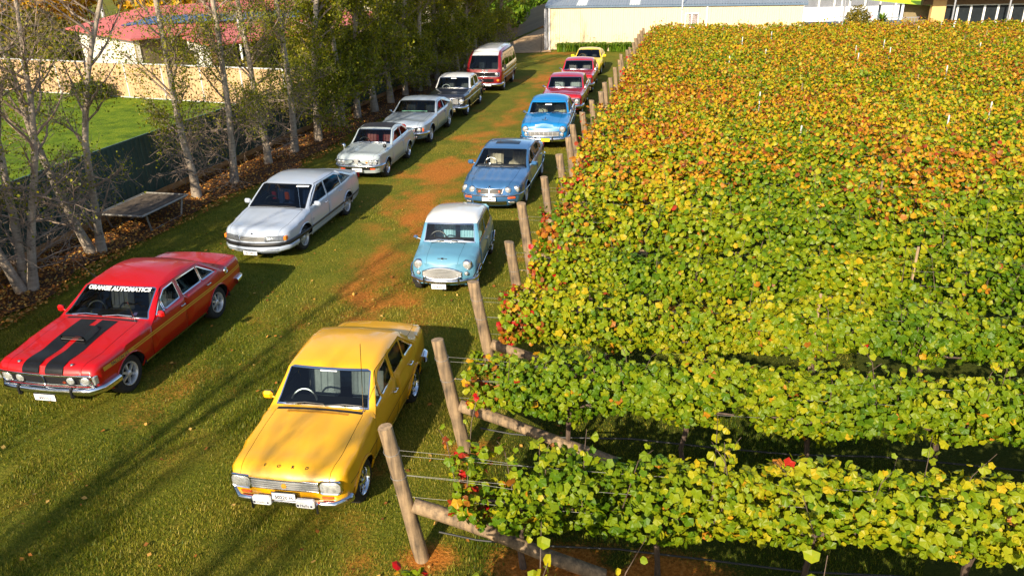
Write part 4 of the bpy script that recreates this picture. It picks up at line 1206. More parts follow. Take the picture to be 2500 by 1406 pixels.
# ---- black sedan with white roof
def black_sedan():
    ws = ((.62, .99), (.20, 1.41)); rw = ((-1.05, 1.41), (-1.30, 1.01))
    doors, wins = sedan(ws, rw, .975, 1.365, -.32, .70, .28, 2.667, .37, .32, A=.08, Cp=.14, qv=.34, zb_r=.985)
    sp = dict(wb=2.667, sill=.28, arch=.37, wr=.32, zw=.62, sh=.05, tum=.18, tuck=.08, wround=.03, hs=.80,
        plan=[(2.1, .80), (1.7, .85), (1.2, .865), (0, .865), (-1.3, .865), (-2.0, .83), (-2.4, .78)],
        belt=[(2.1, .92), (.6, .97), (-.5, .97), (-1.3, .99), (-2.4, .98)],
        sil=[('front', [(1.97, .32, .03), (2.02, .46, .04), (2.04, .62, .04), (2.07, .82, .05)]),
             ('hood', [(2.07, .82, .05), (2.04, .88, .05, .01), (1.6, .935, .01, .04), (1.1, .965, 0, .05), (.72, .985, 0, .04)]),
             ('cowl', [(.72, .985, 0, .04), (.62, .99, .06, .03)]),
             ('ws', [(.62, .99, .08, .03), (.4, 1.21, .11, 0), (.20, 1.41, .08, .02)]),
             ('roof', [(.20, 1.41, .08, .02), (-.1, 1.465, .02, .035), (-.6, 1.475, 0, .04), (-1.05, 1.41, -.04, .03)]),
             ('rw', [(-1.05, 1.41, -.04, .03), (-1.2, 1.21, -.08, 0), (-1.30, 1.01, -.07, 0)]),
             ('trunk', [(-1.30, 1.01, -.07, 0), (-1.8, .985, 0, .02), (-2.3, .94, -.02, .02)]),
             ('tail', [(-2.3, .94, -.02, .02), (-2.36, .84, -.03), (-2.34, .55, -.04), (-2.27, .36, -.03)])],
        rad=dict(front=.10, roof=.075), doors=doors, wins=wins, ridge=[(.88, .012, .03)],
        mats=mkmats(paint('black_paint', (.008, .011, .022), dust=.02), 'chrome', 'glass', roofp=paint('white_grey_roof', (.60, .60, .60))),
        zone=lambda t, x, z, y: 'roofp' if t in ('roof',) or z > 1.02 and t in ('side', 'ws', 'rw') else 'paint')
    c = Car(sp).build('black_sedan', 'glossy black sixties sedan with pale grey roof and barred chrome grille', (-2.23, 34.53), -10.0, 1.0)
    c.wheels('spoke5', .32, .19, 'chrome', .0, .64)
    c.interior(seat_dark, .0, wheelcol='decalwhite')
    c.grille(-.56, .56, .54, .80, 6, 'bright', 'blacktrim', .02, .016)
    c.frame([(y, .825) for y in np.linspace(-.8, .8, 9)] + [(y, .52) for y in np.linspace(.6, -.6, 7)], .014, off=.01)
    for sg in (1, -1): c.lamp(sg * .68, .70, .095, .05, bw=.02)
    c.bumper(.44, .12, .05, .35, dep=.06); c.bumper(.46, .12, .05, .35, which='tail')
    c.plate('EH 64', 0, .44, .12, w=.3) if 0 else None
    c.wipers('chrome', .03, ((-.5, -.04), (.02, .5)), .12)
    c.handle(-.2, .88); c.handle(-1.0, .88, door=1)
    c.strip(-2.3, 2.0, .72, .72, .03, 'chrome', 'side_strip', .01)
    c.strip(-.95, .95, .31, .31, .03, 'chrome', 'sill_strip', .01)
    c.decal(lambda u, v: c.sp3('ws', .86 + v, u, .007), np.linspace(-.12, .12, 4), (0, .06), 'decalwhite', 'windscreen_sticker')
    c.taillights(.66, .78, .14, .24)

# ---- red and silver van
def red_van():
    ws = ((1.98, 1.10), (1.52, 1.70))
    W_ = [([(1.74, 1.16), (1.40, 1.62), (1.10, 1.64), (1.06, 1.14)], 0), ([(.96, 1.14), (.98, 1.64), (.02, 1.66), (.0, 1.14)], None),
          ([(-.10, 1.14), (-.08, 1.66), (-.98, 1.66), (-1.0, 1.14)], None), ([(-1.10, 1.14), (-1.08, 1.66), (-1.88, 1.62), (-2.02, 1.14)], None)]
    D_ = [[(1.86, .60), (1.92, 1.06), (1.44, 1.68), (1.03, 1.70), (1.0, .40), (1.58, .62)][::1]]
    D_ = [[(1.72, .76), (1.86, 1.08), (1.46, 1.68), (1.03, 1.70), (1.02, .76)]]
    sp = dict(wb=2.46, sill=.30, arch=.38, wr=.325, zw=.75, sh=.02, tum=.16, tuck=.05, lean=.0, box=True, wround=.05, notrunk=True, gs=.92,
        plan=[(2.2, .86), (1.7, .91), (1.0, .922), (-1.5, .922), (-2.4, .87)], belt=[(2.2, 1.08), (-2.4, 1.08)],
        sil=[('front', [(2.06, .30, .06), (2.12, .50, .07), (2.11, .80, .08), (2.05, .98, .08), (1.98, 1.10, .09)]),
             ('ws', [(1.98, 1.10, .09), (1.76, 1.40, .10), (1.52, 1.70, .09, .02)]),
             ('roof', [(1.52, 1.70, .09, .02), (1.25, 1.83, .05, .04), (.8, 1.88, 0, .05), (-1.2, 1.89, 0, .05), (-2.05, 1.80, -.05, .04)]),
             ('rw', [(-2.05, 1.80, -.05, .02), (-2.22, 1.45, -.06), (-2.34, 1.12, -.06)]),
             ('tail', [(-2.34, 1.12, -.06), (-2.38, .85, -.06), (-2.38, .55, -.06), (-2.32, .32, -.06)])],
        rad=dict(front=.16, roof=.14, ws=.07, rw=.08, tail=.12), doors=D_, wins=W_, ridge=[(1.0, .012, .03)],
        mats=mkmats(paint('van_red_paint', (.20, .003, .006), coat=.7, dust=.01), 'blacktrim', 'glassdark', silver=paint('van_silver_paint', (.42, .43, .42), .2, .35), roofp=paint('van_roof_white', (.62, .62, .63)), bronze=paint('van_red_side', (.17, .005, .007), .0, .3)),
        zone=lambda t, x, z, y: 'roofp' if t == 'roof' and z > 1.78 else ('silver' if t in ('side',) and .98 < z < 1.12 and x < 1.75 else ('bronze' if t == 'side' and z < .98 and x < 1.7 else 'paint')))
    c = Car(sp).build('camper_van', 'red camper van with silver band, white pop-top roof and wide black grille', (-.72, 40.57), -11.0, 1.0, 'van')
    c.wheels('spoke5', .325, .2, 'silverwheel', .0, .64)
    c.interior(seat_dark, 1.15, bench=False, zf=.62)
    # raised roof lid
    b = MB(); G = []
    for x, z in ((1.25, 1.885), (1.15, 1.94), (.6, 1.965), (-1.2, 1.97), (-1.9, 1.95), (-1.98, 1.875)):
        G.append([(x, y, z - .05 * (abs(y) / .62)**6 - (.07 if abs(y) > .63 else 0)) for y in (-.66, -.62, -.4, 0, .4, .62, .66)])
    b.grid(G).build('pop_top', c.sp['mats']['roofp'], c.root, True, 60)
    c.strip(-1.9, .9, 1.80, 1.80, .06, 'blacktrim', 'roof_rail', .03)
    c.grille(-.78, .78, .80, .95, 3, 'mattblack', 'mattblack', .012, .012)
    c.frame([(y, .965) for y in np.linspace(-.8, .8, 9)] + [(y, .785) for y in np.linspace(.8, -.8, 9)], .012, 'chrome', off=.01)
    for sg in (1, -1): c.lamp(sg * .66, .875, .085, .04, bw=.016)
    c.grille(-.52, .52, .52, .68, 4, 'mattblack', 'mattblack', .014, .01, name='lower_grille')
    for sg in (1, -1): c.rlamp(sg * .73, .60, .11, .1, 'indicator', 'amber', None, .004, .015)
    c.bumper(.40, .13, .03, .4, 'chrome', dep=.05)
    for z in (.98, .80): c.strip(-2.2, 1.6, z, z, .025, 'chrome', 'side_strip', .008)
    c.strip(-2.2, 1.6, .62, .62, .02, 'decalwhite', 'side_strip', .006)
    b = MB(); b.lathe([(0, .075), (.02, .07), (.022, .055), (.01, .05)], 18, 0, Matrix.Translation((c.fx(-.02, 1.03) + .0, -.02, 1.03))); b.cbox((c.fx(.16, 1.04) + .01, .17, 1.05), (.02, .15, .09), .02); b.build('nose_emblem', M['alloy'], c.root, True)
    c.wipers('blacktrim', .02, ((-.6, -.05), (.0, .55)), .08)
    c.mirror(1.72, 1.20, 'blacktrim', .14, .2, .14)
    c.plate('KB·79', 0, .40, .11, w=.3) if 0 else c.plate('', 0.25, .40, .09, w=.3)
    c.handle(1.15, .95, 'blacktrim')
    c.taillights(.7, .75, .16, .3)

# ---- bright blue fifties sedan
def blue_fifties():
    ws = ((.60, 1.02), (.22, 1.40)); rw = ((-.98, 1.40), (-1.42, 1.05))
    doors, wins = sedan(ws, rw, 1.0, 1.36, -.30, .70, .30, 2.667, .37, .33, A=.10, Cp=.20, qv=.36, zb_r=1.01)
    sp = dict(wb=2.667, sill=.30, arch=.37, wr=.33, zw=.66, sh=.06, tum=.22, tuck=.08, wround=.05, hs=.72,
        plan=[(2.1, .78), (1.8, .82), (1.3, .85), (0, .855), (-1.3, .85), (-2.0, .80), (-2.4, .72)],
        belt=[(2.1, .90), (.6, .99), (-.5, 1.0), (-1.4, 1.03), (-2.4, .95)],
        sil=[('front', [(1.96, .36, .05), (2.03, .50, .06), (2.05, .66, .05), (2.05, .80, .0)]),
             ('hood', [(2.05, .80, .0), (2.02, .88, .02, .0), (1.6, .95, .0, .05), (1.1, .99, 0, .07), (.72, 1.01, 0, .06)]),
             ('cowl', [(.72, 1.01, 0, .06), (.60, 1.02, .08, .04)]),
             ('ws', [(.60, 1.02, .12, .04), (.4, 1.21, .14, 0), (.22, 1.40, .11, .03)]),
             ('roof', [(.22, 1.40, .11, .03), (-.05, 1.48, .04, .05), (-.5, 1.50, 0, .055), (-.98, 1.40, -.05, .04)]),
             ('rw', [(-.98, 1.40, -.05, .04), (-1.2, 1.22, -.09, .01), (-1.42, 1.05, -.08, 0)]),
             ('trunk', [(-1.42, 1.05, -.08, 0), (-1.85, 1.01, -.02, .03), (-2.25, .90, -.05, .02)]),
             ('tail', [(-2.25, .90, -.05, .02), (-2.31, .78, -.06), (-2.30, .52, -.07), (-2.22, .38, -.06)])],
        rad=dict(front=.15, hood=.10, roof=.14, trunk=.12), doors=doors, wins=wins, ridge=[(.90, .014, .04)], hridge=[(0, .05, .22)],
        mats=mkmats(paint('azure_paint', (.002, .17, .45), dust=.02), 'chrome', 'glass'))
    c = Car(sp).build('azure_sedan', 'azure blue fifties sedan with sun visor and yellow number plate', (1.57, 28.38), -9.0, 1.0)
    c.wheels('hubcap', .33, .17, 'white', .0, .62)
    c.interior(seat_cream, .0, headrest=False)
    for sg in (1, -1):
        c.lamp(sg * .64, .775, .095, .07, bw=.018, off=.0)
        c.lamp(sg * .62, .60, .055, .03, name='parking_lamp', bw=.01, lens='lens', off=.02)
    c.grille(-.54, .54, .55, .68, 3, 'bright', 'blacktrim', .018, .024, nv=7)
    c.frame([(y, .70) for y in np.linspace(-.62, .62, 9)] + [(y, .535) for y in np.linspace(.58, -.58, 9)], .015, off=.014)
    c.bumper(.43, .13, .06, .4, dep=.06); c.bumper(.45, .13, .05, .35, which='tail')
    for y in (-.3, .3): c.overrider(y, .46, .2, .05, .11)
    c.plate('CU·052', .06, .43, .135, 'plateyellow', w=.30, h=.11)
    p = c.sp3('hood', .35, 0, .02)
    b = MB(); b.tube([c.sp3('hood', .30, -.10, .014), c.sp3('hood', .22, 0, .02), c.sp3('hood', .30, .10, .014)], .014, 6); b.tube([c.sp3('hood', .22, 0, .02), c.sp3('hood', .40, 0, .03)], .014, 6); b.build('bonnet_emblem', M['chrome'], c.root, True)
    c.bumper  # external sun visor above the windscreen
    b = MB(); G = []
    for y in np.linspace(-.62, .62, 13):
        a = c.sp3('roof', .02, y, .012); o = .20 * (1 - (y / .8)**2)
        G.append([(a[0] - .03, y, a[2] + .012), (a[0] + o * .6, y, a[2] + .01), (a[0] + o, y, a[2] - .045), (a[0] + o - .01, y, a[2] - .055), (a[0] - .02, y, a[2] - .004)])
    b.grid(G).build('sun_visor', c.sp['mats']['paint'], c.root, True, 60)
    c.decal(lambda u, v: c.sp3('ws', .72 + v, u, .008), np.linspace(-.12, .12, 5), (0, .06), 'decalwhite', 'windscreen_sticker')
    c.wipers('chrome', .03, ((-.45, -.05), (.05, .45)), .1)
    c.handle(-.2, .90); c.handle(-1.0, .90, door=1)
    c.mirror(.60, 1.08, 'chrome', .11, .1, .13)
    c.strip(-2.1, 1.9, .80, .80, .025, 'chrome', 'side_strip', .01)
    c.taillights(.66, .70, .12, .2)

def red_sixties(name, label, loc, yaw, clear, scale=1., tone=(.34, .002, .008)):
    ws = ((.60, .97), (.12, 1.36)); rw = ((-1.08, 1.36), (-1.42, 1.0))
    doors, wins = sedan(ws, rw, .95, 1.315, -.34, .70, .28, 2.69, .36, .32, A=.08, Cp=.16, qv=.30, zb_r=.97)
    sp = dict(wb=2.69, sill=.28, arch=.365, wr=.32, zw=.60, sh=.05, tum=.19, tuck=.08, wround=.03, hs=.80,
        plan=[(2.15, .82), (1.7, .87), (1.2, .885), (0, .89), (-1.3, .885), (-2.0, .85), (-2.5, .79)],
        belt=[(2.1, .90), (.6, .95), (-.5, .955), (-1.3, .975), (-2.5, .95)],
        sil=[('front', [(2.0, .32, .03), (2.06, .46, .04), (2.06, .62, .04), (2.09, .80, .05)]),
             ('hood', [(2.09, .80, .05), (2.06, .855, .05, .01), (1.6, .915, .01, .035), (1.1, .945, 0, .04), (.72, .96, 0, .035)]),
             ('cowl', [(.72, .96, 0, .035), (.60, .97, .05, .03)]),
             ('ws', [(.60, .97, .07, .03), (.35, 1.17, .09, 0), (.12, 1.36, .07, .02)]),
             ('roof', [(.12, 1.36, .07, .02), (-.2, 1.415, .02, .035), (-.65, 1.42, 0, .04), (-1.08, 1.36, -.04, .03)]),
             ('rw', [(-1.08, 1.36, -.04, .03), (-1.26, 1.18, -.07, 0), (-1.42, 1.0, -.06, 0)]),
             ('trunk', [(-1.42, 1.0, -.06, 0), (-1.9, .98, 0, .02), (-2.38, .93, -.02, .02)]),
             ('tail', [(-2.38, .93, -.02, .02), (-2.43, .83, -.03), (-2.41, .55, -.04), (-2.34, .36, -.03)])],
        rad=dict(front=.10, roof=.075), doors=doors, wins=wins, ridge=[(.86, .012, .03)], hridge=[(.0, .025, .25), (.6, .012, .05)],
        mats=mkmats(paint(name + '_paint', tone, dust=.03), 'chrome', 'glassclear' if clear else 'glass'))
    c = Car(sp).build(name, label, loc, yaw, scale)
    c.wheels('hubcap', .32, .18, 'alloy', .0, .64)
    c.interior(seat_silver if not clear else seat_dark, .0, headrest=False)
    c.grille(-.48, .48, .58, .76, 5, 'chrome', 'alloy', .01, .012, nv=3)
    c.frame([(y, .785) for y in np.linspace(-.78, .78, 9)] + [(y, .555) for y in np.linspace(.78, -.78, 9)], .016, off=.008)
    for sg in (1, -1): c.panel(sg * .50, sg * .77, .57, .77, 'alloy', 'lamp_surround', .005, ny=5); c.lamp(sg * .64, .67, .088, .045, bw=.02, off=.006)
    c.bumper(.47, .12, .05, .4, dep=.06); c.bumper(.48, .12, .05, .35, which='tail')
    for sg in (1, -1): c.rlamp(sg * .6, .56, .16, .03, 'indicator', 'orange', None, .012, .008)
    c.plate('', -.0, .37, .09, 'platewhite', w=.3, h=.1, z_x=.42)
    c.wipers('chrome', .03, ((-.5, -.04), (.02, .5)), .1)
    c.handle(-.2, .84); c.handle(-1.0, .85, door=1)
    c.mirror(.55, 1.02, 'chrome', .11, .1, .10); c.antenna(.74, .62, .4, (-.02, .0))
    c.strip(-2.35, 2.0, .88, .88, .02, 'chrome', 'side_strip', .01)
    c.strip(-.95, .95, .31, .31, .03, 'chrome', 'sill_strip', .01)
    c.taillights(.62, .74, .3, .14)
    return c

def yellow_modern():
    ws = ((.92, .86), (.20, 1.22)); rw = ((-.75, 1.20), (-1.55, .93))
    doors, wins = sedan(ws, rw, .865, 1.165, -.55, .95, .22, 2.5, .36, .31, A=.11, Cp=.28, two=True, zb_r=.92, B=.02)
    sp = dict(wb=2.5, sill=.22, arch=.365, wr=.31, zw=.55, sh=.04, tum=.36, tuck=.08, lean=.05, wround=.05, hs=.78,
        plan=[(2.15, .62), (1.9, .76), (1.3, .86), (.2, .855), (-1.2, .87), (-1.8, .82), (-2.2, .68)],
        belt=[(2.1, .70), (.9, .855), (-.3, .87), (-1.3, .93), (-2.2, .86)],
        sil=[('front', [(2.08, .20, .12), (2.14, .34, .14), (2.12, .50, .14), (2.04, .62, .14)]),
             ('hood', [(2.04, .62, .14), (1.95, .68, .12, .02), (1.6, .77, .04, .05), (1.25, .83, 0, .05), (1.0, .86, 0, .04)]),
             ('cowl', [(1.0, .86, 0, .04), (.92, .86, .06, .03)]),
             ('ws', [(.92, .86, .08, .03), (.55, 1.06, .12, 0), (.20, 1.22, .09, .02)]),
             ('roof', [(.20, 1.22, .09, .02), (-.05, 1.26, .03, .04), (-.4, 1.26, 0, .04), (-.75, 1.20, -.02, .03)]),
             ('rw', [(-.75, 1.20, -.02, .03), (-1.15, 1.08, -.04, .02), (-1.55, .93, -.04, .01)]),
             ('trunk', [(-1.55, .93, -.04, .01), (-1.8, .91, -.04, .01), (-2.05, .87, -.08, .01)]),
             ('tail', [(-2.05, .87, -.08, .01), (-2.1, .75, -.12), (-2.12, .45, -.13), (-2.05, .26, -.12)])],
        rad=dict(front=.22, hood=.12, roof=.08, tail=.18), doors=doors, wins=wins,
        mats=mkmats(paint('lemon_paint', (.88, .60, .002), dust=.02), 'blacktrim', 'glass'))
    c = Car(sp).build('yellow_coupe', 'yellow low modern coupe farthest away near the cream shed', (4.72, 44.75), -10.5, .97)
    c.wheels('spoke5', .31, .2, 'silverwheel', .0, .66)
    c.interior(seat_dark, .05, wheelcol='gold', bench=False)
    for sg in (1, -1): c.rlamp(sg * .52, .60, .26, .10, r=.04, bez='blacktrim', bw=.006, off=.006)
    c.panel(-.45, .45, .28, .40, 'blacktrim', 'lower_intake', .006)
    c.wipers('blacktrim', .01, ((-.5, 0), (.0, .5)), .05); c.handle(-.4, .78, 'paint'); c.mirror(.60, .94, w=.2, h=.14, out=.14)
    c.taillights(.5, .68, .3, .14)

M['sunshade'] = plain('sun_shade_green', (.12, .30, .20), .4, var=.4, vs=30)
if not os.environ.get('NOCARS'):
    yellow_sedan(); red_muscle(); silver_hatch(); small_blue(); blue_luxury(); pale_coupe(); silver_muscle(); black_sedan(); red_van(); blue_fifties()
    red_sixties('crimson_sedan', 'crimson sixties sedan with pale grille parked behind the azure sedan', (2.62, 34.05), -10.5, False)
    red_sixties('scarlet_sedan', 'scarlet sedan with clear windows parked just ahead of the yellow coupe', (3.66, 39.35), -10.5, True, .97, (.44, .003, .003))
    yellow_modern()
# ------------------------------------------------------------------ ground
PX = np.array([-1.37, -.95, -.54, 0, .25, .79, 1.3, 1.62, 1.93, 2.36, 2.79, 3.31, 3.62, 4.13, 4.55, 5.05, 5.45, 5.95, 6.38, 6.8, 7.25, 7.7, 8.15, 8.6])
PY = np.array([6.96, 9.03, 10.91, 12.81, 14.8, 16.78, 18.52, 20.36, 22.12, 23.9, 25.69, 27.3, 29.1, 31.0, 33.2, 35.2, 37.1, 39.0, 40.53, 42.4, 44.2, 46.2, 48.0, 49.8])
def fence_x(y): return np.interp(y, [-20, 10, 17.2, 21.9, 26.2, 34.85, 43.5, 80], [-19.5, -12.9, -11.6, -10.6, -9.4, -7.0, -4.6, 5.6])
def edge_x(y): return np.interp(y, [-20, 10, 13.7, 18.2, 21.9, 24.55, 31.2, 45, 80], [-16, -10.9, -10.15, -9.47, -8.31, -7.28, -5.66, -2.0, 8.5])
def post_x(y): return np.interp(y, PY, PX + .22)
def dirt_w(x, y):
    c = np.interp(y, [6, 12, 16, 20, 26, 32, 40, 50], [-3.6, -3.3, -2.7, -3.0, -1.6, .0, 1.6, 3.5])
    n = fbm(x * .55 + 3, y * .45 + 8, 1, 5); n2 = fbm(x * 2.6, y * 2.2, 2, 3)
    lane = np.exp(-((x - c) / 1.25)**2) * sstep(10.5, 13, y) * (1 - .45 * sstep(30, 40, y))
    w = .85 * sstep(.34, .86, n * .52 + n2 * .32 + lane * .26)
    for px, py in zip(PX[:9], PY[:9]):
        w = np.maximum(w, .95 * np.exp(-(((x - px - .3) / .42)**2 + ((y - py) / .30)**2)))
    r = np.exp(-(((y - (6.75 - .14 * (x - .5))) / .45)**2)) * sstep(-.9, .1, x) * (1 - sstep(1.5, 3.2, x))
    return np.clip(np.maximum(w, r * sstep(.3, .6, n2 + .15)), 0, 1)
gx = np.unique(np.r_[np.linspace(-700, -60, 12), np.linspace(-60, -15, 30), np.arange(-15, 7, .14), np.linspace(7, 45, 60), np.linspace(45, 700, 12)])
gy = np.unique(np.r_[np.linspace(-300, -10, 10), np.linspace(-10, 4, 10), np.arange(4, 30, .14), np.linspace(30, 62, 110), np.linspace(62, 120, 20), np.linspace(120, 900, 12)])
X, Y_ = np.meshgrid(gx, gy)
x, y = X.ravel(), Y_.ravel()
z = (fbm(x * .9, y * .9, 0, 3) - .5) * .03 + (fbm(x * 5, y * 5, 1, 2) - .5) * .012
dz = dirt_w(x, y); z = z - dz * .006 - .005
nx_, ny_ = len(gx), len(gy)
i = np.arange(ny_ - 1)[:, None] * nx_ + np.arange(nx_ - 1)[None]
F = np.stack([i, i + 1, i + 1 + nx_, i + nx_], -1).reshape(-1, 4)
vine = sstep(.3, .9, x - post_x(y) + (fbm(x, y, 0, 3) - .5)) * (y < 55)  # vineyard floor mask, carries greener grass and the painted row shade
def grass_material():
    m, nt, b = newmat('grass_and_dirt')
    at = nt.nodes.new('ShaderNodeAttribute'); at.attribute_name = 'dirt'
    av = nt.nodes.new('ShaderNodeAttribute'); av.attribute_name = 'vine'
    n1 = noise(nt, .9, 6, .7); n2 = noise(nt, 22., 5, .7); n3 = noise(nt, 90., 3, .6)
    r1 = ramp(nt, n1.outputs[0], [(.3, (.060, .090, .004)), (.5, (.14, .15, .009)), (.7, (.26, .19, .020))])
    r2 = ramp(nt, n2.outputs[0], [(.3, (.020, .036, .004)), (.55, (.14, .145, .014)), (.75, (.34, .27, .05))])
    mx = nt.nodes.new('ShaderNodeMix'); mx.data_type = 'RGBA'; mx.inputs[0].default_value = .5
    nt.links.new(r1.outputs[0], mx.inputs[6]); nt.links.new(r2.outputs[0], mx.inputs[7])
    vd = nt.nodes.new('ShaderNodeMix'); vd.data_type = 'RGBA'; vd.inputs[7].default_value = (.018, .032, .004, 1)  # greener vineyard grass, darkened further to paint in shade between the rows
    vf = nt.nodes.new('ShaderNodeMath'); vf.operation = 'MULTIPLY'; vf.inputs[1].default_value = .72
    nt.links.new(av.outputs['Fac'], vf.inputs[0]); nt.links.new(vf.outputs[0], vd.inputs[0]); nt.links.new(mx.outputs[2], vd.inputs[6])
    rd = ramp(nt, n2.outputs[0], [(.3, (.20, .055, .008)), (.5, (.42, .14, .018)), (.7, (.55, .23, .05))])
    mm = nt.nodes.new('ShaderNodeMath'); mm.operation = 'MULTIPLY_ADD'; mm.inputs[1].default_value = 1.8
    sb = nt.nodes.new('ShaderNodeMath'); sb.operation = 'SUBTRACT'; sb.inputs[1].default_value = .90
    mn = nt.nodes.new('ShaderNodeMath'); mn.operation = 'MULTIPLY_ADD'; mn.inputs[1].default_value = .5
    hn = nt.nodes.new('ShaderNodeMath'); hn.operation = 'MULTIPLY'; hn.inputs[1].default_value = .5
    nt.links.new(n3.outputs[0], hn.inputs[0]); nt.links.new(n2.outputs[0], mn.inputs[0]); nt.links.new(hn.outputs[0], mn.inputs[2])
    nt.links.new(mn.outputs[0], mm.inputs[0]); nt.links.new(at.outputs['Fac'], mm.inputs[2]); nt.links.new(mm.outputs[0], sb.inputs[0])
    rs = ramp(nt, sb.outputs[0], [(.30, (0, 0, 0)), (.75, (1, 1, 1))])
    m2 = nt.nodes.new('ShaderNodeMix'); m2.data_type = 'RGBA'
    nt.links.new(rs.outputs[0], m2.inputs[0]); nt.links.new(vd.outputs[2], m2.inputs[6]); nt.links.new(rd.outputs[0], m2.inputs[7])
    nt.links.new(m2.outputs[2], b.inputs['Base Color'])
    b.inputs['Roughness'].default_value = .95; b.inputs['Specular IOR Level'].default_value = .15
    bump(nt, n2.outputs[0], b, .9, .05)
    return m
M['grass'] = grass_material()
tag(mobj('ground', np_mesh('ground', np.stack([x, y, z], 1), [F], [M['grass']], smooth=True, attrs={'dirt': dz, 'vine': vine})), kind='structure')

def sheet(name, poly_fn, mat_, z0, ylist, kind='structure'):
    """ribbon between two x(y) curves"""
    V, F = [], []
    for k, yy in enumerate(ylist):
        a, b = poly_fn(yy)
        for t in np.linspace(0, 1, 9):
            xx = a + (b - a) * t
            V.append((xx, yy, z0 + (float(fbm(np.array(xx * 1.6), np.array(yy * 1.6), 2, 3)) - .5) * .05))
    n = len(ylist)
    for k in range(n - 1):
        for t in range(8): F.append((k * 9 + t, k * 9 + t + 1, (k + 1) * 9 + t + 1, (k + 1) * 9 + t))
    return tag(mobj(name, np_mesh(name, V, [np.array(F)], [mat_], smooth=True)), kind=kind)
def mulch_material():
    m, nt, b = newmat('bark_mulch')
    n = noise(nt, 16., 6, .75); n2 = noise(nt, 1.2, 4, .6)
    r = ramp(nt, n.outputs[0], [(.32, (.022, .012, .006)), (.5, (.10, .045, .016)), (.66, (.24, .10, .03)), (.78, (.36, .19, .07))])
    nt.links.new(r.outputs[0], b.inputs['Base Color']); b.inputs['Roughness'].default_value = .95; bump(nt, n.outputs[0], b, 1., .06)
    return m
M['mulch'] = mulch_material()
sheet('mulch_bed', lambda yy: (float(fence_x(yy)) + .03, float(edge_x(yy)) + (float(fbm(np.array(3.), np.array(yy * .8), 1, 3)) - .5) * .9), M['mulch'], .035, np.linspace(-12, 47, 180))
M['driveway'] = plain('gravel_driveway', (.46, .30, .16), .95, var=.3, vs=3, bmp=.4, bs=40)
sheet('driveway', lambda yy: (float(fence_x(yy)) + .4, 3.0 + .02 * (yy - 50)), M['driveway'], .022, np.linspace(53.5, 90, 40))
def lawn_material():
    m, nt, b = newmat('bright_lawn')
    n1 = noise(nt, 1.1, 5, .7); n2 = noise(nt, 26., 5, .7)
    ad = nt.nodes.new('ShaderNodeMath'); ad.operation = 'MULTIPLY_ADD'; ad.inputs[1].default_value = .5
    h = nt.nodes.new('ShaderNodeMath'); h.operation = 'MULTIPLY'; h.inputs[1].default_value = .5
    nt.links.new(n2.outputs[0], h.inputs[0]); nt.links.new(n1.outputs[0], ad.inputs[0]); nt.links.new(h.outputs[0], ad.inputs[2])
    r = ramp(nt, ad.outputs[0], [(.38, (.035, .075, .003)), (.5, (.11, .18, .006)), (.62, (.22, .26, .012))])
    nt.links.new(r.outputs[0], b.inputs['Base Color']); b.inputs['Roughness'].default_value = .95; b.inputs['Specular IOR Level'].default_value = .15; bump(nt, n2.outputs[0], b, .8, .05)
    return m
M['lawn'] = lawn_material()
T0 = np.array([-28.0, 43.4]); T1 = np.array([-7.9, 34.9])          # line of the tan fence
def tan_y(xx): return T0[1] + (T1[1] - T0[1]) * (xx - T0[0]) / (T1[0] - T0[0])
V, F_ = [], []
for k, yy in enumerate(np.linspace(-6, 50, 60)):
    for t in np.linspace(0, 1, 9):
        b_ = float(fence_x(yy)) - .02; xx = b_ - 40 * (1 - t); V.append((xx, min(yy, tan_y(xx) - .02), .05))
for k in range(59):
    for t in range(8): F_.append((k * 9 + t, k * 9 + t + 1, (k + 1) * 9 + t + 1, (k + 1) * 9 + t))
tag(mobj('lawn', np_mesh('lawn', V, [np.array(F_)], [M['lawn']])), kind='structure')
M['asphalt'] = plain('road_asphalt', (.075, .065, .065), .9, var=.2, vs=2, bmp=.2)
tag(MB().add([(-75, 54.5, .03), (-27, 48.5, .03), (-29.5, 58.5, .03), (-80, 68, .03)], [(0, 1, 2, 3)]).build('road', M['asphalt']), kind='structure')
M['verge'] = plain('dry_verge', (.34, .25, .04), .95, var=.3, vs=1.5, bmp=.4, bs=20)
tag(MB().add([(-85, 68.1, .03), (-29.6, 58.6, .03), (-30, 64, .03), (-88, 76, .03)], [(0, 1, 2, 3)]).build('verge', M['verge']), kind='structure')

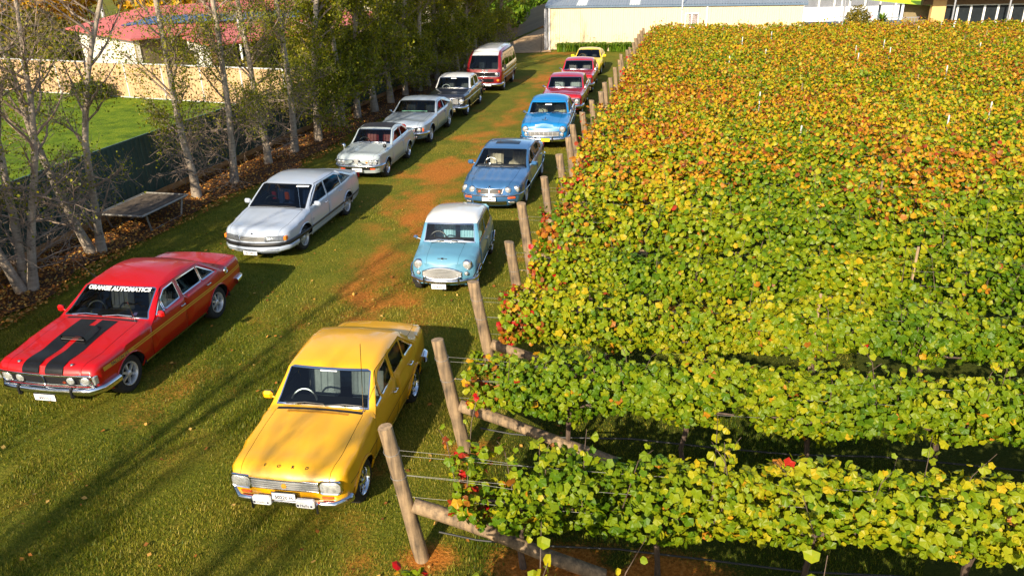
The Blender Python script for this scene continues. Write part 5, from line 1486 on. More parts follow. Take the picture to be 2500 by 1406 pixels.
# ------------------------------------------------------------------ fences
def rib_profile(L, n, d=.03):
    P = []
    for k in range(n):
        s = L / n; P += [(k * s, 0), (k * s + s * .50, 0), (k * s + s * .60, -d), (k * s + s * .90, -d)]
    P.append((L, 0)); return P
def rib_mesh(name, L, H, n, m, d=.03):
    P = rib_profile(L, n, d); V = [(a, b, 0) for a, b in P] + [(a, b, H) for a, b in P]; k = len(P)
    return np_mesh(name, V, [np.array([(i, i + 1, k + i + 1, k + i) for i in range(k - 1)])], [m])
def ribbed_fence(name, label, pts, H, msheet, mpost, bay, nsheet, ribs, plinth=None, d=.03, cat='fence', group=None):
    root = tag(empty(name, (pts[0][0], pts[0][1], 0)), label, cat, group)
    pts = [np.array(p, float) for p in pts]; seg = [np.linalg.norm(b - a) for a, b in zip(pts, pts[1:])]
    cum = np.r_[0, np.cumsum(seg)]
    def at(s):
        k = int(np.clip(np.searchsorted(cum, s, 'right') - 1, 0, len(seg) - 1)); return pts[k] + (pts[k + 1] - pts[k]) * (s - cum[k]) / seg[k]
    nb = int(round(cum[-1] / bay)); bl = cum[-1] / nb; w = (bl - .06) / nsheet
    me = rib_mesh('panel', w - .004, H - .06, ribs, msheet, d)
    pm = MB().cbox((0, 0, H / 2), (.06, .06, H), .006).build('post', mpost, root); pme = pm.data; first = True
    rm = MB().box((bl / 2, 0, 0), (bl - .05, .05, .05)).build('rail', mpost, root); rme = rm.data; bpy.data.objects.remove(rm)
    plm = None
    if plinth:
        q = MB().cbox((bl / 2, 0, 0), (bl - .02, .05, .19), .006).build('plinth_board', plinth, root); plm = q.data; bpy.data.objects.remove(q)
    for b in range(nb + 1):
        p = at(b * bl)
        o = pm if first else link(bpy.data.objects.new('post', pme), root); first = False
        o.location = (p[0] - pts[0][0], p[1] - pts[0][1], 0)
        if b == nb: break
        q = at((b + 1) * bl); a = math.atan2(q[1] - p[1], q[0] - p[0]); dirv = (q - p) / np.linalg.norm(q - p)
        for k in range(nsheet):
            c = p + dirv * (.03 + k * w) - pts[0]
            o = link(bpy.data.objects.new('panel', me), root); o.location = (c[0], c[1], .04); o.rotation_euler = (0, 0, a)
        for zz in (H - .01, .06):
            o = link(bpy.data.objects.new('rail', rme), root); c = p - pts[0]; o.location = (c[0], c[1], zz); o.rotation_euler = (0, 0, a)
        if plm:
            nn = np.array([dirv[1], -dirv[0]]) * .06
            o = link(bpy.data.objects.new('plinth_board', plm), root); c = p + nn - pts[0]; o.location = (c[0], c[1], .11); o.rotation_euler = (0, 0, a)
    return root
M['green_sheet'] = plain('green_steel_sheet', (.035, .075, .062), .5, var=.18, vs=3)
M['green_post'] = plain('green_steel_post', (.04, .085, .07), .5, var=.15, vs=4)
M['tan_sheet'] = plain('tan_steel_sheet', (.48, .31, .165), .55, var=.12, vs=3)
M['pale_post'] = plain('pale_steel_post', (.50, .50, .52), .45, var=.1, vs=4)
M['sleeper'] = wood('sleeper_timber', (.28, .13, .05), (.50, .27, .10), (3, 30, 30))
gp = [(float(fence_x(yy)), yy) for yy in (6, 10, 17.2, 21.9, 26.2, 34.85, 43.5)]
ribbed_fence('green_fence', 'dark green ribbed steel fence running behind the row of trees', gp, 1.86, M['green_sheet'], M['green_post'], 2.36, 3, 4, M['sleeper'])
ribbed_fence('tan_fence', 'tan ribbed steel fence with pale posts in front of the red roofed house', [(-46, tan_y(-46)), tuple(T1)], 1.75, M['tan_sheet'], M['pale_post'], 2.4, 3, 4, None, .02)
# timber paling fence beyond the trees
M['paling'] = wood('grey_paling', (.10, .075, .055), (.26, .20, .14), (30, 30, 2))
pf = tag(empty('paling_fence', (float(fence_x(44)), 44, 0)), 'weathered timber paling fence beside the gravel driveway', 'fence')
rr = random.Random(3)
p0 = np.array([float(fence_x(44)), 44.0]); p1 = np.array([float(fence_x(78)), 78.0]); dv = (p1 - p0) / np.linalg.norm(p1 - p0); a_ = math.atan2(dv[1], dv[0])
pmesh = []
for k in range(5):
    o = MB().cbox((0, 0, .88 + .01 * k), (.145, .02, 1.76 + .02 * k), .004).build('paling', M['paling']); pmesh.append(o.data); bpy.data.objects.remove(o)
for k in range(230):
    s = k * .15; c = dv * s
    o = link(bpy.data.objects.new('paling', pmesh[rr.randrange(5)]), pf); o.location = (c[0], c[1] + rr.uniform(-.005, .005), .02); o.rotation_euler = (0, rr.uniform(-.012, .012), a_)
for zz in (.35, 1.4):
    o = MB().box((17.3, .04, zz), (34.6, .04, .08)).build('rail', M['paling'], pf); o.rotation_euler = (0, 0, a_)

# ------------------------------------------------------------------ cream shed
M['cream_sheet'] = plain('cream_wall_sheet', (.66, .54, .35), .5, var=.06, vs=2)
M['roof_sheet'] = plain('grey_roof_sheet', (.30, .33, .36), .45, .3, var=.08, vs=2)
M['skylight'] = plain('skylight_sheet', (.62, .65, .64), .5, var=.05, vs=4)
M['gutter'] = plain('blue_grey_gutter', (.10, .15, .22), .4, var=.1, vs=4)
M['pinkglass'] = plain('screen_mesh', (.16, .09, .09), .7, var=.2, vs=40)
def wallframe(o, p, q):
    o.location = (p[0], p[1], 0); o.rotation_euler = (0, 0, math.atan2(q[1] - p[1], q[0] - p[0]))
SA, SB = np.array([3.02, 54.6]), np.array([19.0, 51.45]); SL = float(np.linalg.norm(SB - SA)); EH = 2.78
shed = tag(empty('shed'), 'long cream ribbed metal shed with grey roof at the end of the lane', 'shed'); wallframe(shed, SA, SB)
nsh = 23; ws_ = SL / nsh
wm_ = rib_mesh('wall_sheet', ws_ - .006, EH - .1, 5, M['cream_sheet'], .022)
for k in range(nsh):
    if ws_ * k > 8.7 and ws_ * k < 9.9: continue
    o = link(bpy.data.objects.new('wall_sheet', wm_), shed); o.location = (ws_ * k, 0, .05)
k0 = [k for k in range(nsh) if 8.7 < ws_ * k < 9.9]; xa, xb = ws_ * k0[0], ws_ * (k0[-1] + 1); wx0, wx1 = 9.02, 9.78
for nm, (u0, u1, z0, z1) in {'wall_sheet': (xa, xb, .05, 1.42), 'wall_sheet.': (xa, xb, 2.28, EH - .05)}.items():
    L = u1 - u0; o = mobj('wall_sheet', rib_mesh('wall_sheet', L - .006, z1 - z0, 8, M['cream_sheet'], .022), shed); o.location = (u0, 0, z0)
for u0, u1 in ((xa, wx0), (wx1, xb)):
    o = mobj('wall_sheet', rib_mesh('wall_sheet', u1 - u0 - .004, .86, max(1, int((u1 - u0) / .15)), M['cream_sheet'], .022), shed); o.location = (u0, 0, 1.42)
wd = MB().box(((wx0 + wx1) / 2, .06, 1.85), (wx1 - wx0, .02, .86)).build('window', M['pinkglass'], shed)
b = MB()
for u in (wx0 - .02, wx1 + .02, (wx0 + wx1) / 2): b.box((u, -.02, 1.85), (.05, .06, .94))
for zz in (1.42, 2.28): b.box(((wx0 + wx1) / 2, -.02, zz), (wx1 - wx0 + .1, .065, .05))
b.build('frame', M['white'], wd)
b = MB()
for k in range(9):
    u = wx0 + (wx1 - wx0) * (k + .5) / 9; b.tube([(u - .25, -.01, 1.45), (u + .25, -.01, 2.25)], .006, 4, 0, False); b.tube([(u + .25, .0, 1.45), (u - .25, .0, 2.25)], .006, 4, 0, False)
b.build('security_mesh', M['white'], wd)
for u, w_ in ((8.75, .03), (10.35, .09)):
    MB().cbox((u, -.05, EH / 2), (w_, w_, EH - .1), .01).build('downpipe', M['white'], shed)
MB().cbox((.0, -.04, EH / 2), (.12, .12, EH), .01).build('corner_flashing', M['pale_post'], shed)
MB().cbox((-.25, .08, EH / 2 - .05), (.22, .1, EH - .1), .01).build('downpipe', M['pale_post'], shed)
MB().cbox((SL / 2, -.06, EH - .0), (SL + .5, .14, .13), .02).build('gutter', M['gutter'], shed)
RL = 9.0; rs_ = math.tan(RA(9))
for k in range(24):
    u0 = -.3 + (SL + .6) * k / 24; wk = (SL + .6) / 24
    sk = any(abs(u0 + wk / 2 - c) < wk / 2 for c in (2.45, 6.0))
    P = rib_profile(wk - .005, 4, -.025)
    V = [(u0 + a, -.10, EH + .07 + b_ - (.0)) for a, b_ in P] + [(u0 + a, -.10 + RL, EH + .07 + b_ + RL * rs_) for a, b_ in P]; n = len(P)
    mobj('roof_sheet', np_mesh('roof_sheet', V, [np.array([(i, i + 1, n + i + 1, n + i) for i in range(n - 1)])], [M['skylight'] if sk else M['roof_sheet']]), shed)
MB().box((SL - .01, 4.5, EH / 2), (.06, 9, EH - .1)).box((.03, 4.5, EH / 2), (.06, 9, EH - .1)).box((SL / 2, 8.95, EH / 2 + .5), (SL, .06, EH + .9)).build('back_wall', M['cream_sheet'], shed)
b = MB(); b.tube([(8.75, -.12, EH - .2), (8.75, -.12, EH + 1.2)], .035, 8); b.build('vent_pipe', M['white'], shed, True)

# low timber edging and stakes by the shed, steel picket in the driveway
M['paletimber'] = wood('pale_edging_timber', (.42, .30, .18), (.62, .50, .34), (4, 40, 40))
e = MB().cbox((0, 0, .2), (2.2, .06, .36), .01).build('garden_edging', M['paletimber']); e.location = (6.0, 53.55, 0); e.rotation_euler = (0, RA(2), RA(-11)); tag(e, 'pale timber board standing behind the strappy plants at the shed wall', 'garden edging')
e = MB().tube([(0, 0, 0), (.02, 0, 1.25)], .022, 6).build('steel_picket', M['blacktrim']); e.location = (2.35, 52.6, 0); tag(e, 'thin dark steel picket standing in the driveway beside the shed corner', 'post')

# ------------------------------------------------------------------ red roofed house
M['red_roof'] = plain('red_roof_sheet', (.56, .13, .11), .6, var=.12, vs=2)
M['white_wall'] = plain('white_render', (.72, .68, .58), .8, var=.08, vs=1.2)
M['brown'] = plain('brown_timber', (.16, .06, .03), .7, var=.2, vs=6)
M['shade_wall'] = plain('olive_shaded_wall', (.22, .17, .09), .9, var=.2, vs=8)  # shade of the house's unlit walls put into the colour; sign's own tone
M['solar'] = plain('solar_panel', (.012, .035, .14), .12, var=.2, vs=4)
M['win'] = plain('dark_window', (.02, .025, .03), .06, var=.2, vs=4)
house = tag(empty('red_roofed_house', (-20, 43.5, 0)), 'white house with low red metal roof and solar panels behind the tan fence', 'house')
h0 = np.array([-20, 43.5])
def hv(x, y, z): return (x - h0[0], y - h0[1], z)
A_, B_ = (-26.6, 50.4), (-20.1, 43.6); C_, D_ = (-17.2, 43.4), (-14.7, 40.2); Bq = (-17.9, 46.5)
def wall(p, q, z0, z1, m, nm='wall', th=.2):
    b = MB(); d = np.array(q) - np.array(p); n = np.array([-d[1], d[0]]) / np.linalg.norm(d) * th
    pts = [p, q, (q[0] + n[0], q[1] + n[1]), (p[0] + n[0], p[1] + n[1])]
    b.add([hv(*c, z0) for c in pts] + [hv(*c, z1) for c in pts], [(0, 1, 5, 4), (1, 2, 6, 5), (2, 3, 7, 6), (3, 0, 4, 7), (4, 5, 6, 7)])
    return b.build(nm, m, house)
wall(A_, B_, 0, 2.5, M['white_wall']); wall(B_, Bq, 0, 2.5, M['shade_wall']); wall(Bq, C_, 0, 2.5, M['shade_wall']); wall(C_, D_, 0, 2.45, M['white_wall'])
wall(D_, (-11, 45.2), 0, 2.45, M['shade_wall']); wall((-11, 45.2), (-8, 52), 0, 2.45, M['white_wall'])
w_ = wall((-14.05, 41.1), (-13.45, 42.0), .9, 2.1, M['win'], 'window', -.05); w_ = wall((-12.8, 42.85), (-12.2, 43.6), .9, 2.1, M['win'], 'window', -.05)
MB().cbox(hv(-14.62, 40.05, 1.25), (.28, .28, 2.5), .02).build('brick_pier', M['brown'], house)
MB().tube([hv(-13.2, 39.9, 0), hv(-13.2, 39.9, 2.45)], .06, 8).build('verandah_post', M['white'], house)
def roofslab(nm, pts, m, th=.09):
    b = MB(); n = len(pts); b.add([hv(*p) for p in pts] + [hv(p[0], p[1], p[2] - th) for p in pts], [tuple(range(n)), tuple(range(n, 2 * n))[::-1]] + [(i, (i + 1) % n, n + (i + 1) % n, n + i) for i in range(n)])
    return b.build(nm, m, house)
roofslab('roof', [(-27.3, 50.3, 2.62), (-20.0, 42.9, 2.56), (-17.4, 45.6, 2.60), (-17.3, 43.1, 2.56), (-14.4, 39.3, 2.52), (-10.2, 45.0, 2.56), (-7, 52, 2.7), (-15, 60, 3.6), (-24.5, 55.5, 3.45)], M['red_roof'])
# standing seams of the roof
b = MB()
for k in range(26):
    t = k / 25; p = np.array([-26.2, 51.4, 2.72]) * (1 - t) + np.array([-11.5, 46.2, 2.66]) * t; q = np.array([-24, 55.2, 3.42]) * (1 - t) + np.array([-9.5, 55, 3.15]) * t
    b.tube([hv(*p), hv(*q)], .03, 4)
b.build('roof_seam', M['red_roof'], house)['kind'] = 'stuff'
for k in range(8):
    t0, t1 = k / 8 + .004, (k + 1) / 8 - .004
    e0, e1 = np.array([-22.6, 47.6, 2.92]), np.array([-12.5, 49.5, 2.98]); f0, f1 = np.array([-21.6, 50.0, 3.22]), np.array([-12.3, 51.8, 3.24])
    q = [e0 + (e1 - e0) * t0, e0 + (e1 - e0) * t1, f0 + (f1 - f0) * t1, f0 + (f1 - f0) * t0]
    roofslab('solar_panel', [tuple(p) for p in q], M['solar'], .04)
MB().tube([hv(-14.9, 45.3, 2.6), hv(-14.9, 45.3, 3.7)], .07, 8).build('flue', M['pale_post'], house)
MB().tube([hv(-14.1, 44.6, 2.6), hv(-14.1, 44.6, 3.9)], .06, 8).build('flue', M['brown'], house)
# pale house glimpsed through the trees
ph = tag(empty('pale_house', (-3, 62, 0)), 'pale house glimpsed through the leaves behind the line of trees', 'house')
MB().box((-3.5, -6, 1.3), (9, 5, 2.6)).build('wall', M['white_wall'], ph)
M['pale_roof'] = plain('pale_roof', (.60, .52, .36), .7, var=.1, vs=2)
MB().add([(-8.6, -9, 2.62), (1.6, -9, 2.62), (1.6, -3, 2.62), (-8.6, -3, 2.62), (-7, -6, 3.7), (0, -6, 3.7)], [(0, 1, 5, 4), (1, 2, 5), (2, 3, 4, 5), (3, 0, 4)]).build('roof', M['pale_roof'], ph)
for u in (-6.4, -3.6, -.8): MB().box((u, -8.52, 1.5), (1.3, .06, 1.1)).build('window', M['win'], ph)
# street pole
e = MB().tube([(0, 0, 0), (0, 0, 9)], [.16, .11], 10).build('utility_pole', M['pale_post'], None, True); e.location = (-34, 69, 0); tag(e, 'pale grey utility pole standing before the golden trees', 'pole')

# ------------------------------------------------------------------ restaurant buildings beyond the vineyard
M['white_clad'] = plain('white_cladding', (.72, .74, .80), .6, var=.04, vs=2)
M['blue_base'] = plain('blue_plinth', (.03, .07, .14), .6, var=.15, vs=4)
M['tan_wall'] = plain('tan_render', (.72, .44, .17), .8, var=.08, vs=3)
M['soffit'] = plain('dark_eave_board', (.13, .075, .03), .8, var=.3, vs=14)
M['steel'] = plain('grey_steel', (.30, .31, .34), .45, .3, var=.1, vs=6)
M['greywin'] = plain('grey_window', (.20, .21, .24), .15, var=.2, vs=2)
wb_ = tag(empty('white_building', (23.6, 64.4, 0), RA(-3)), 'white clad building with high strip windows behind the green shade sail', 'building')
MB().box((6.5, 3, 1.0), (13, 6, 1.10)).build('wall', M['white_clad'], wb_)
MB().box((6.5, 3, .25), (13.04, 6.04, .44)).build('plinth', M['blue_base'], wb_)
MB().box((6.5, 3.1, 2.1), (12.8, 5.6, 1.2)).build('core', M['win'], wb_)
MB().box((6.5, 2.8, 3.1), (13.4, 7.2, .5)).build('fascia', M['white_clad'], wb_)
for k in range(9):
    u = .15 + k * 1.2; w_ = MB().box((u + .6, .12, 2.1), (1.1, .04, 1.1)).build('window', M['greywin'], wb_)
    MB().box((u, .0, 2.1), (.12, .12, 1.1)).build('mullion', M['white'], w_)
for u in (5.2, 6.2, 7.2): MB().box((u, -.05, 1.3), (.06, .03, 1.6)).build('cladding_joint', M['steel'], wb_)
# sign wall and deck
b = MB().box((0, 0, 1.1), (1.9, .14, 2.2)).build('sign_wall', M['shade_wall']); b.location = (29.5, 57.6, 0); b.rotation_euler = (0, 0, RA(-8)); tag(b, 'olive brown sign wall with faded lettering beside the tan building', 'sign')
dk = tag(empty('deck', (24.4, 57.2, 0), RA(-6)), 'raised deck with pale balustrade beneath the green shade sail', 'deck')
MB().box((2.4, .9, .55), (4.8, 2.2, .12)).build('floor', M['steel'], dk); MB().box((2.4, .0, .25), (4.8, .06, .5)).build('skirt', M['white_clad'], dk)
for k in range(23): MB().box((.1 + k * .21, -.1, .95), (.03, .03, .72)).build('baluster', M['white'] if k < 9 else M['steel'], dk)
MB().box((2.4, -.1, 1.32), (4.8, .05, .05)).build('handrail', M['steel'], dk); MB().tube([(0, 0, .6), (0, 0, 2.9)], .05, 8).build('post', M['white'], dk); MB().tube([(0, 1.9, .6), (0, 1.9, 2.9)], .05, 8).build('post', M['white'], dk)
MB().box((.0, .9, 1.32), (.05, 2, .05)).build('handrail', M['white'], dk)
# shade sail
ss = tag(empty('shade_sail', (27.5, 57, 0)), 'lime green shade sail stretched between tall pale poles', 'shade sail')
M['lime'] = leafless = plain('lime_fabric', (.58, .80, .01), .7, var=.05, vs=3)
C4 = [(-3.6, -.4, 2.80), (4.0, -.9, 1.98), (5.2, 1.8, 2.5), (-2.6, 2.4, 3.1)]
G = []
for u in np.linspace(0, 1, 13):
    R_ = []
    for v in np.linspace(0, 1, 13):
        p = [(1 - u) * (1 - v) * C4[0][k] + u * (1 - v) * C4[1][k] + u * v * C4[2][k] + (1 - u) * v * C4[3][k] for k in range(3)]
        sag = .5 * (u * (1 - u) + v * (1 - v)); p[0] += (.5 - u) * .7 * v * (1 - v) * 4 * .5; p[1] += (.5 - v) * .9 * u * (1 - u) * 4 * .5; p[2] -= sag * 1.0; R_.append(tuple(p))
    G.append(R_)
MB().grid(G).build('fabric', M['lime'], ss, True)
for p in C4[:2]: MB().tube([(p[0] + (.1 if p[0] > 0 else -.1), p[1], 0), (p[0] + (.5 if p[0] > 0 else -.1), p[1], p[2] + .5)], .06, 8).build('pole', M['steel'], ss, True)
for x_ in (-.5, 1.0, 2.3): MB().tube([(x_, 1.2, 0), (x_, 1.2, 2.1)], .07, 8).build('pole', M['gutter'], ss, True)
tb = tag(empty('tan_building', (29.8, 55.6, 0), RA(-7)), 'tan rendered building with a row of dark glass doors', 'building')
MB().box((.1, .2, 1.35), (.9, .4, 2.7)).build('wall', M['tan_wall'], tb); MB().box((9.6, .2, 1.1), (7.2, .4, 2.2)).build('wall', M['tan_wall'], tb)
MB().box((6, .22, 2.55), (14, .4, .75)).build('eave_band', M['soffit'], tb); MB().box((6, -.4, 3.05), (15, 2.4, .2)).build('roof', M['soffit'], tb); MB().box((3.3, .7, 1.1), (5.5, .6, 2.2)).build('core', M['win'], tb)
for k in range(6):
    d = MB().box((.98 + k * .88, .30, 1.05), (.80, .03, 2.08)).build('glass_door', M['win'], tb)
    q = MB(); 
    for u in (-.41, .41): q.box((.98 + k * .88 + u, .26, 1.06), (.07, .06, 2.16))
    q.box((.98 + k * .88, .26, 2.12), (.88, .062, .06)); q.box((.98 + k * .88, .262, .06), (.75, .05, .1)); q.build('frame', M['white'], d)
for u in (.6, 4.1): MB().tube([(u, -1.2, 0), (u, -1.2, 3.0)], .06, 8).build('verandah_post', M['steel'], tb, True)

# ------------------------------------------------------------------ old trampoline
tr = tag(empty('trampoline', (-9.78, 19.7, 0), RA(-14)), 'old faded rectangular trampoline standing under the trees by the green fence', 'trampoline')
M['mat'] = plain('weathered_trampoline_mat', (.10, .075, .055), .9, var=.45, vs=7, bmp=.3, bs=30)
M['tube'] = plain('galvanised_tube', (.32, .30, .27), .5, .5, var=.25, vs=10)
Wt, Lt, Ht = 1.35, 1.9, .52
G = []
for u in np.linspace(-1, 1, 9): G.append([(u * (Wt / 2 - .05), v * (Lt / 2 - .05), Ht - .05 * (1 - u * u) * (1 - v * v)) for v in np.linspace(-1, 1, 13)])
MB().grid(G).build('mat', M['mat'], tr, True)
c4 = [(-Wt / 2, -Lt / 2, Ht), (Wt / 2, -Lt / 2, Ht), (Wt / 2, Lt / 2, Ht), (-Wt / 2, Lt / 2, Ht)]
b = MB(); b.tube(c4 + [c4[0]], .028, 8, 0, False); b.build('frame', M['tube'], tr, True)
b = MB()
for k in range(40):
    t = -Lt / 2 + Lt * (k + .5) / 40
    for sx in (-1, 1): b.box((sx * (Wt / 2 - .035), t, Ht - .005), (.05, .012, .012))
b.build('spring', M['tube'], tr)['kind'] = 'stuff'
for sx in (-1, 1):
    for sy in (-1, 1): MB().tube([(sx * Wt * .47, sy * Lt * .40, Ht), (sx * Wt * .44, sy * Lt * .33, .02)], .025, 8).build('leg', M['tube'], tr, True)
    MB().tube([(sx * Wt * .44, -Lt * .33, .03), (sx * Wt * .44, Lt * .33, .03)], .02, 8).build('brace', M['tube'], tr, True)
# ------------------------------------------------------------------ vineyard
def leaf_shape(kind):
    """unit leaf in the local xy plane, +y towards the tip, folded a little"""
    if kind == 'vine':
        ang = np.radians([270, 315, 350, 20, 48, 70, 90, 110, 132, 160, 190, 225])
        rad = np.array([.22, .46, .43, .54, .44, .50, .58, .50, .44, .54, .43, .46])
        V = np.stack([rad * np.cos(ang), rad * np.sin(ang), np.zeros(12)], 1)
        V[:, 2] = -.42 * np.abs(V[:, 0])**1.2 - .30 * V[:, 1]**2 + np.array([0, .04, -.04, .03, -.05, .03, -.03, .05, -.04, .04, -.03, .02])
        V = np.r_[V, [[0, -.02, .03]]]
        F = np.array([(i, (i + 1) % 12, 12) for i in range(12)])
    elif kind == 'mid':
        V = np.array([(0, -.4, 0), (.48, -.2, -.12), (.40, .3, -.1), (0, .55, -.1), (-.40, .3, -.1), (-.48, -.2, -.12), (0, 0, .06)], float)
        F = np.array([(i, (i + 1) % 6, 6) for i in range(6)])
    elif kind == 'quad':
        V = np.array([(0, -.5, 0), (.42, .02, .05), (0, .55, 0), (-.42, .02, .05)], float); F = np.array([(0, 1, 2), (0, 2, 3)])
    return V, F
def leaf_cloud(P, N, size, tint, kind, rng):
    """one mesh holding many leaves"""
    V, F = leaf_shape(kind); n = len(P)
    N = N / (np.linalg.norm(N, axis=1)[:, None] + 1e-9)
    D = rng.normal(size=(n, 3)) * .6 + np.array([0, 0, -1.]); T = D - (D * N).sum(1)[:, None] * N; T /= np.linalg.norm(T, axis=1)[:, None] + 1e-9
    B = np.cross(T, N)
    sx = rng.uniform(.75, 1.2, n)[:, None, None]; cz = rng.uniform(.1, 2.1, n)[:, None, None]; tw = rng.normal(size=n)[:, None, None] * .35
    W_ = P[:, None] + size[:, None, None] * (sx * V[None, :, 0:1] * B[:, None] + V[None, :, 1:2] * T[:, None] + (cz * V[None, :, 2:3] + tw * V[None, :, 0:1] * V[None, :, 1:2]) * N[:, None])
    FF = (F[None] + (np.arange(n) * len(V))[:, None, None]).reshape(-1, 3)
    return W_.reshape(-1, 3), FF, np.repeat(tint, len(V))
M['vineleaf'] = leafmat('vine_leaf', [(0, (.030, .075, .003)), (.2, (.075, .15, .004)), (.38, (.19, .24, .006)), (.52, (.35, .31, .008)), (.64, (.47, .29, .010)), (.76, (.42, .16, .012)), (.86, (.20, .065, .014)), (.94, (.30, .03, .010)), (1, (.42, .008, .008))], .25, .45)
M['vinewood'] = wood('vine_bark', (.035, .022, .015), (.13, .085, .06), (30, 30, 5))
M['post'] = wood('weathered_post', (.055, .04, .028), (.40, .27, .15), (17, 17, 1.1))
M['wire'] = plain('fence_wire', (.24, .23, .22), .6, .5, var=.1, vs=8)
M['pipe'] = plain('irrigation_pipe', (.012, .012, .012), .6, var=.2, vs=6)
M['whitepost'] = plain('white_row_stake', (.55, .55, .56), .6, var=.06, vs=6)
ORD = ['first', 'second', 'third', 'fourth', 'fifth', 'sixth', 'seventh', 'eighth', 'ninth', 'tenth', 'eleventh', 'twelfth', 'thirteenth', 'fourteenth', 'fifteenth', 'sixteenth', 'seventeenth', 'eighteenth', 'nineteenth', 'twentieth', 'twenty-first', 'twenty-second', 'twenty-third', 'twenty-fourth', 'twenty-fifth', 'twenty-sixth', 'twenty-seventh']
SLOPE = -.17
rng = np.random.default_rng(5)
NR = len(PX)
PYx = np.r_[PY, 51.6, 53.2]; PXx = np.r_[PX, 9.05, 9.5]
def build_vines():
    big = np_mesh('leaf', *(lambda v, f: (v, [f]))(*leaf_shape('vine')), [M['vineleaf']], smooth=False)
    leafmeshes = []
    for k in range(14):                   # shared leaf meshes in different colours
        v, f = leaf_shape('vine'); leafmeshes.append(np_mesh('leaf', v, [f], [M['vineleaf']], attrs={'tint': np.full(len(v), [.18, .26, .30, .34, .38, .42, .45, .5, .36, .4, .58, .68, .8, .97][k])}))
    for r in range(-1, len(PYx)):
        px, py = (float(PXx[r]) + .2, float(PYx[r])) if r >= 0 else (-1.55, 5.0)
        lab = {-1: 'grapevine row just below the picture edge in front of all the others', 0: 'grapevine row at the very front of the vineyard, beside the yellow sedan'}.get(r, f'{ORD[r]} grapevine row counted back from the front of the vineyard')
        root = tag(empty('vine_row', (px, py, 0)), lab, 'vine row', 'trellised grapevine rows')
        xr = 4.2 + py * .60 + 2.4
        L = (xr - px) / math.cos(math.atan(SLOPE)); ca, sa = math.cos(math.atan(SLOPE)), math.sin(math.atan(SLOPE))
        start = .45 if r <= 0 else (.15 if r < 5 else .08)
        dens = 860 if r < 4 else (580 if r < 11 else 470)
        n = int((L - start) * dens)
        u = start + rng.random(n) * (L - start)
        # denser tufts around each vine
        vin = .5 + .5 * np.cos(2 * math.pi * (u - 1.2 - .3 * (r % 3)) / 1.55)
        hgt = (.56 if r == 0 else .54) * (.84 + .20 * vin) * (1 + .75 * (fbm(u * .8, np.full(n, r * 3.1), 0, 3) - .5)); wid = .39 * (.85 + .2 * vin) * (1 + .7 * (fbm(u * .9, np.full(n, r * 5.7), 1, 3) - .5))
        cen = (1.17 if r == 0 else 1.21) + .18 * (vnoise(u * .7, np.full(n, r * 2.3), 2) - .5)
        ph = rng.random(n) * 2 * math.pi; q = rng.random(n)**.38
        gap = vnoise(u * 2.2, np.full(n, r * 9.1) + ph * .8, 3)
        keep = (gap > .19) | (r > 8)
        cy, cz = np.cos(ph) * wid * q, np.sin(ph) * hgt * q
        low = cz < -.3; cz[low] *= .85
        P = np.stack([u, cy, cen + cz], 1)
        Nn = np.stack([rng.normal(size=n) * .6, np.cos(ph) * 1.0 + rng.normal(size=n) * .6, np.sin(ph) * .8 + .35 + rng.normal(size=n) * .6], 1)
        # shoots that stand above the canopy
        ns = int(L * (3.4 if r < 12 else 2.0)); us = start + rng.random(ns) * (L - start); SP, SN = [], []
        canes = MB()
        for k in range(ns):
            a = rng.normal(size=2) * .22; base = np.array([us[k], rng.normal() * .12, 1.5]); hh = .18 + rng.random()**2 * .5
            tip = base + np.array([a[0], a[1], hh])
            if r < 6: canes.tube([base - np.array([0, 0, .5]), (base + tip) / 2, tip], [.006, .005, .003], 3, 0, False)
            for j in range(6 if r < 12 else 5):
                t = (j + .5) / 6; SP.append(base + (tip - base) * t + rng.normal(size=3) * .05); SN.append(np.r_[rng.normal(size=2) * .6, .5] + np.array([0, -.5, .2]))
        P, Nn = P[keep], Nn[keep]
        P = np.r_[P, np.array(SP)]; Nn = np.r_[Nn, np.array(SN)]
        n = len(P)
        wx = px + P[:, 0] * ca - P[:, 1] * sa; wy = py + P[:, 0] * sa + P[:, 1] * ca
        # autumn colour in patches: greener in front, golden and brown further back
        base = .30 + .085 * sstep(13, 19, wy) + .02 * sstep(28, 40, wy) + .04 * sstep(2, 14, wx - px)
        t = base + .30 * (fbm(wx * .33, wy * .33, 1, 3) - .5) + .24 * (fbm(wx * 1.4, wy * 1.4, 2, 2) - .5) + rng.normal(size=n) * (.08 + .09 * sstep(13, 22, wy))
        brown = (rng.random(n) < .012 + (.16 * sstep(12, 30, wy) + .62 * sstep(13.5, 17, wy) * (1 - .6 * sstep(28, 36, wy)) * sstep(.40, .60, fbm(wx * .28 + 4, wy * .5, 3, 4)))); t[brown] = .66 + rng.random(brown.sum()) * .22
        endred = np.exp(-((P[:, 0] - start) / .45)**2) * (1.0 if r in (2, 4) else .55)
        er = rng.random(n) < endred * .55; t[er] = .66 + rng.random(er.sum()) * .34
        t += .10 * np.clip((P[:, 2] - 1.5) / .4, 0, 1); keep2 = (t < .8) | er | (rng.random(n) < .5); t[~keep2] = .6
        t = np.clip(t, 0.02, 1)
        size = (.094 if r < 4 else (.110 if r < 11 else .122)) * (.62 + .7 * rng.random(n))
        kind = 'vine' if 0 <= r < 3 else ('mid' if r < 9 else 'quad')
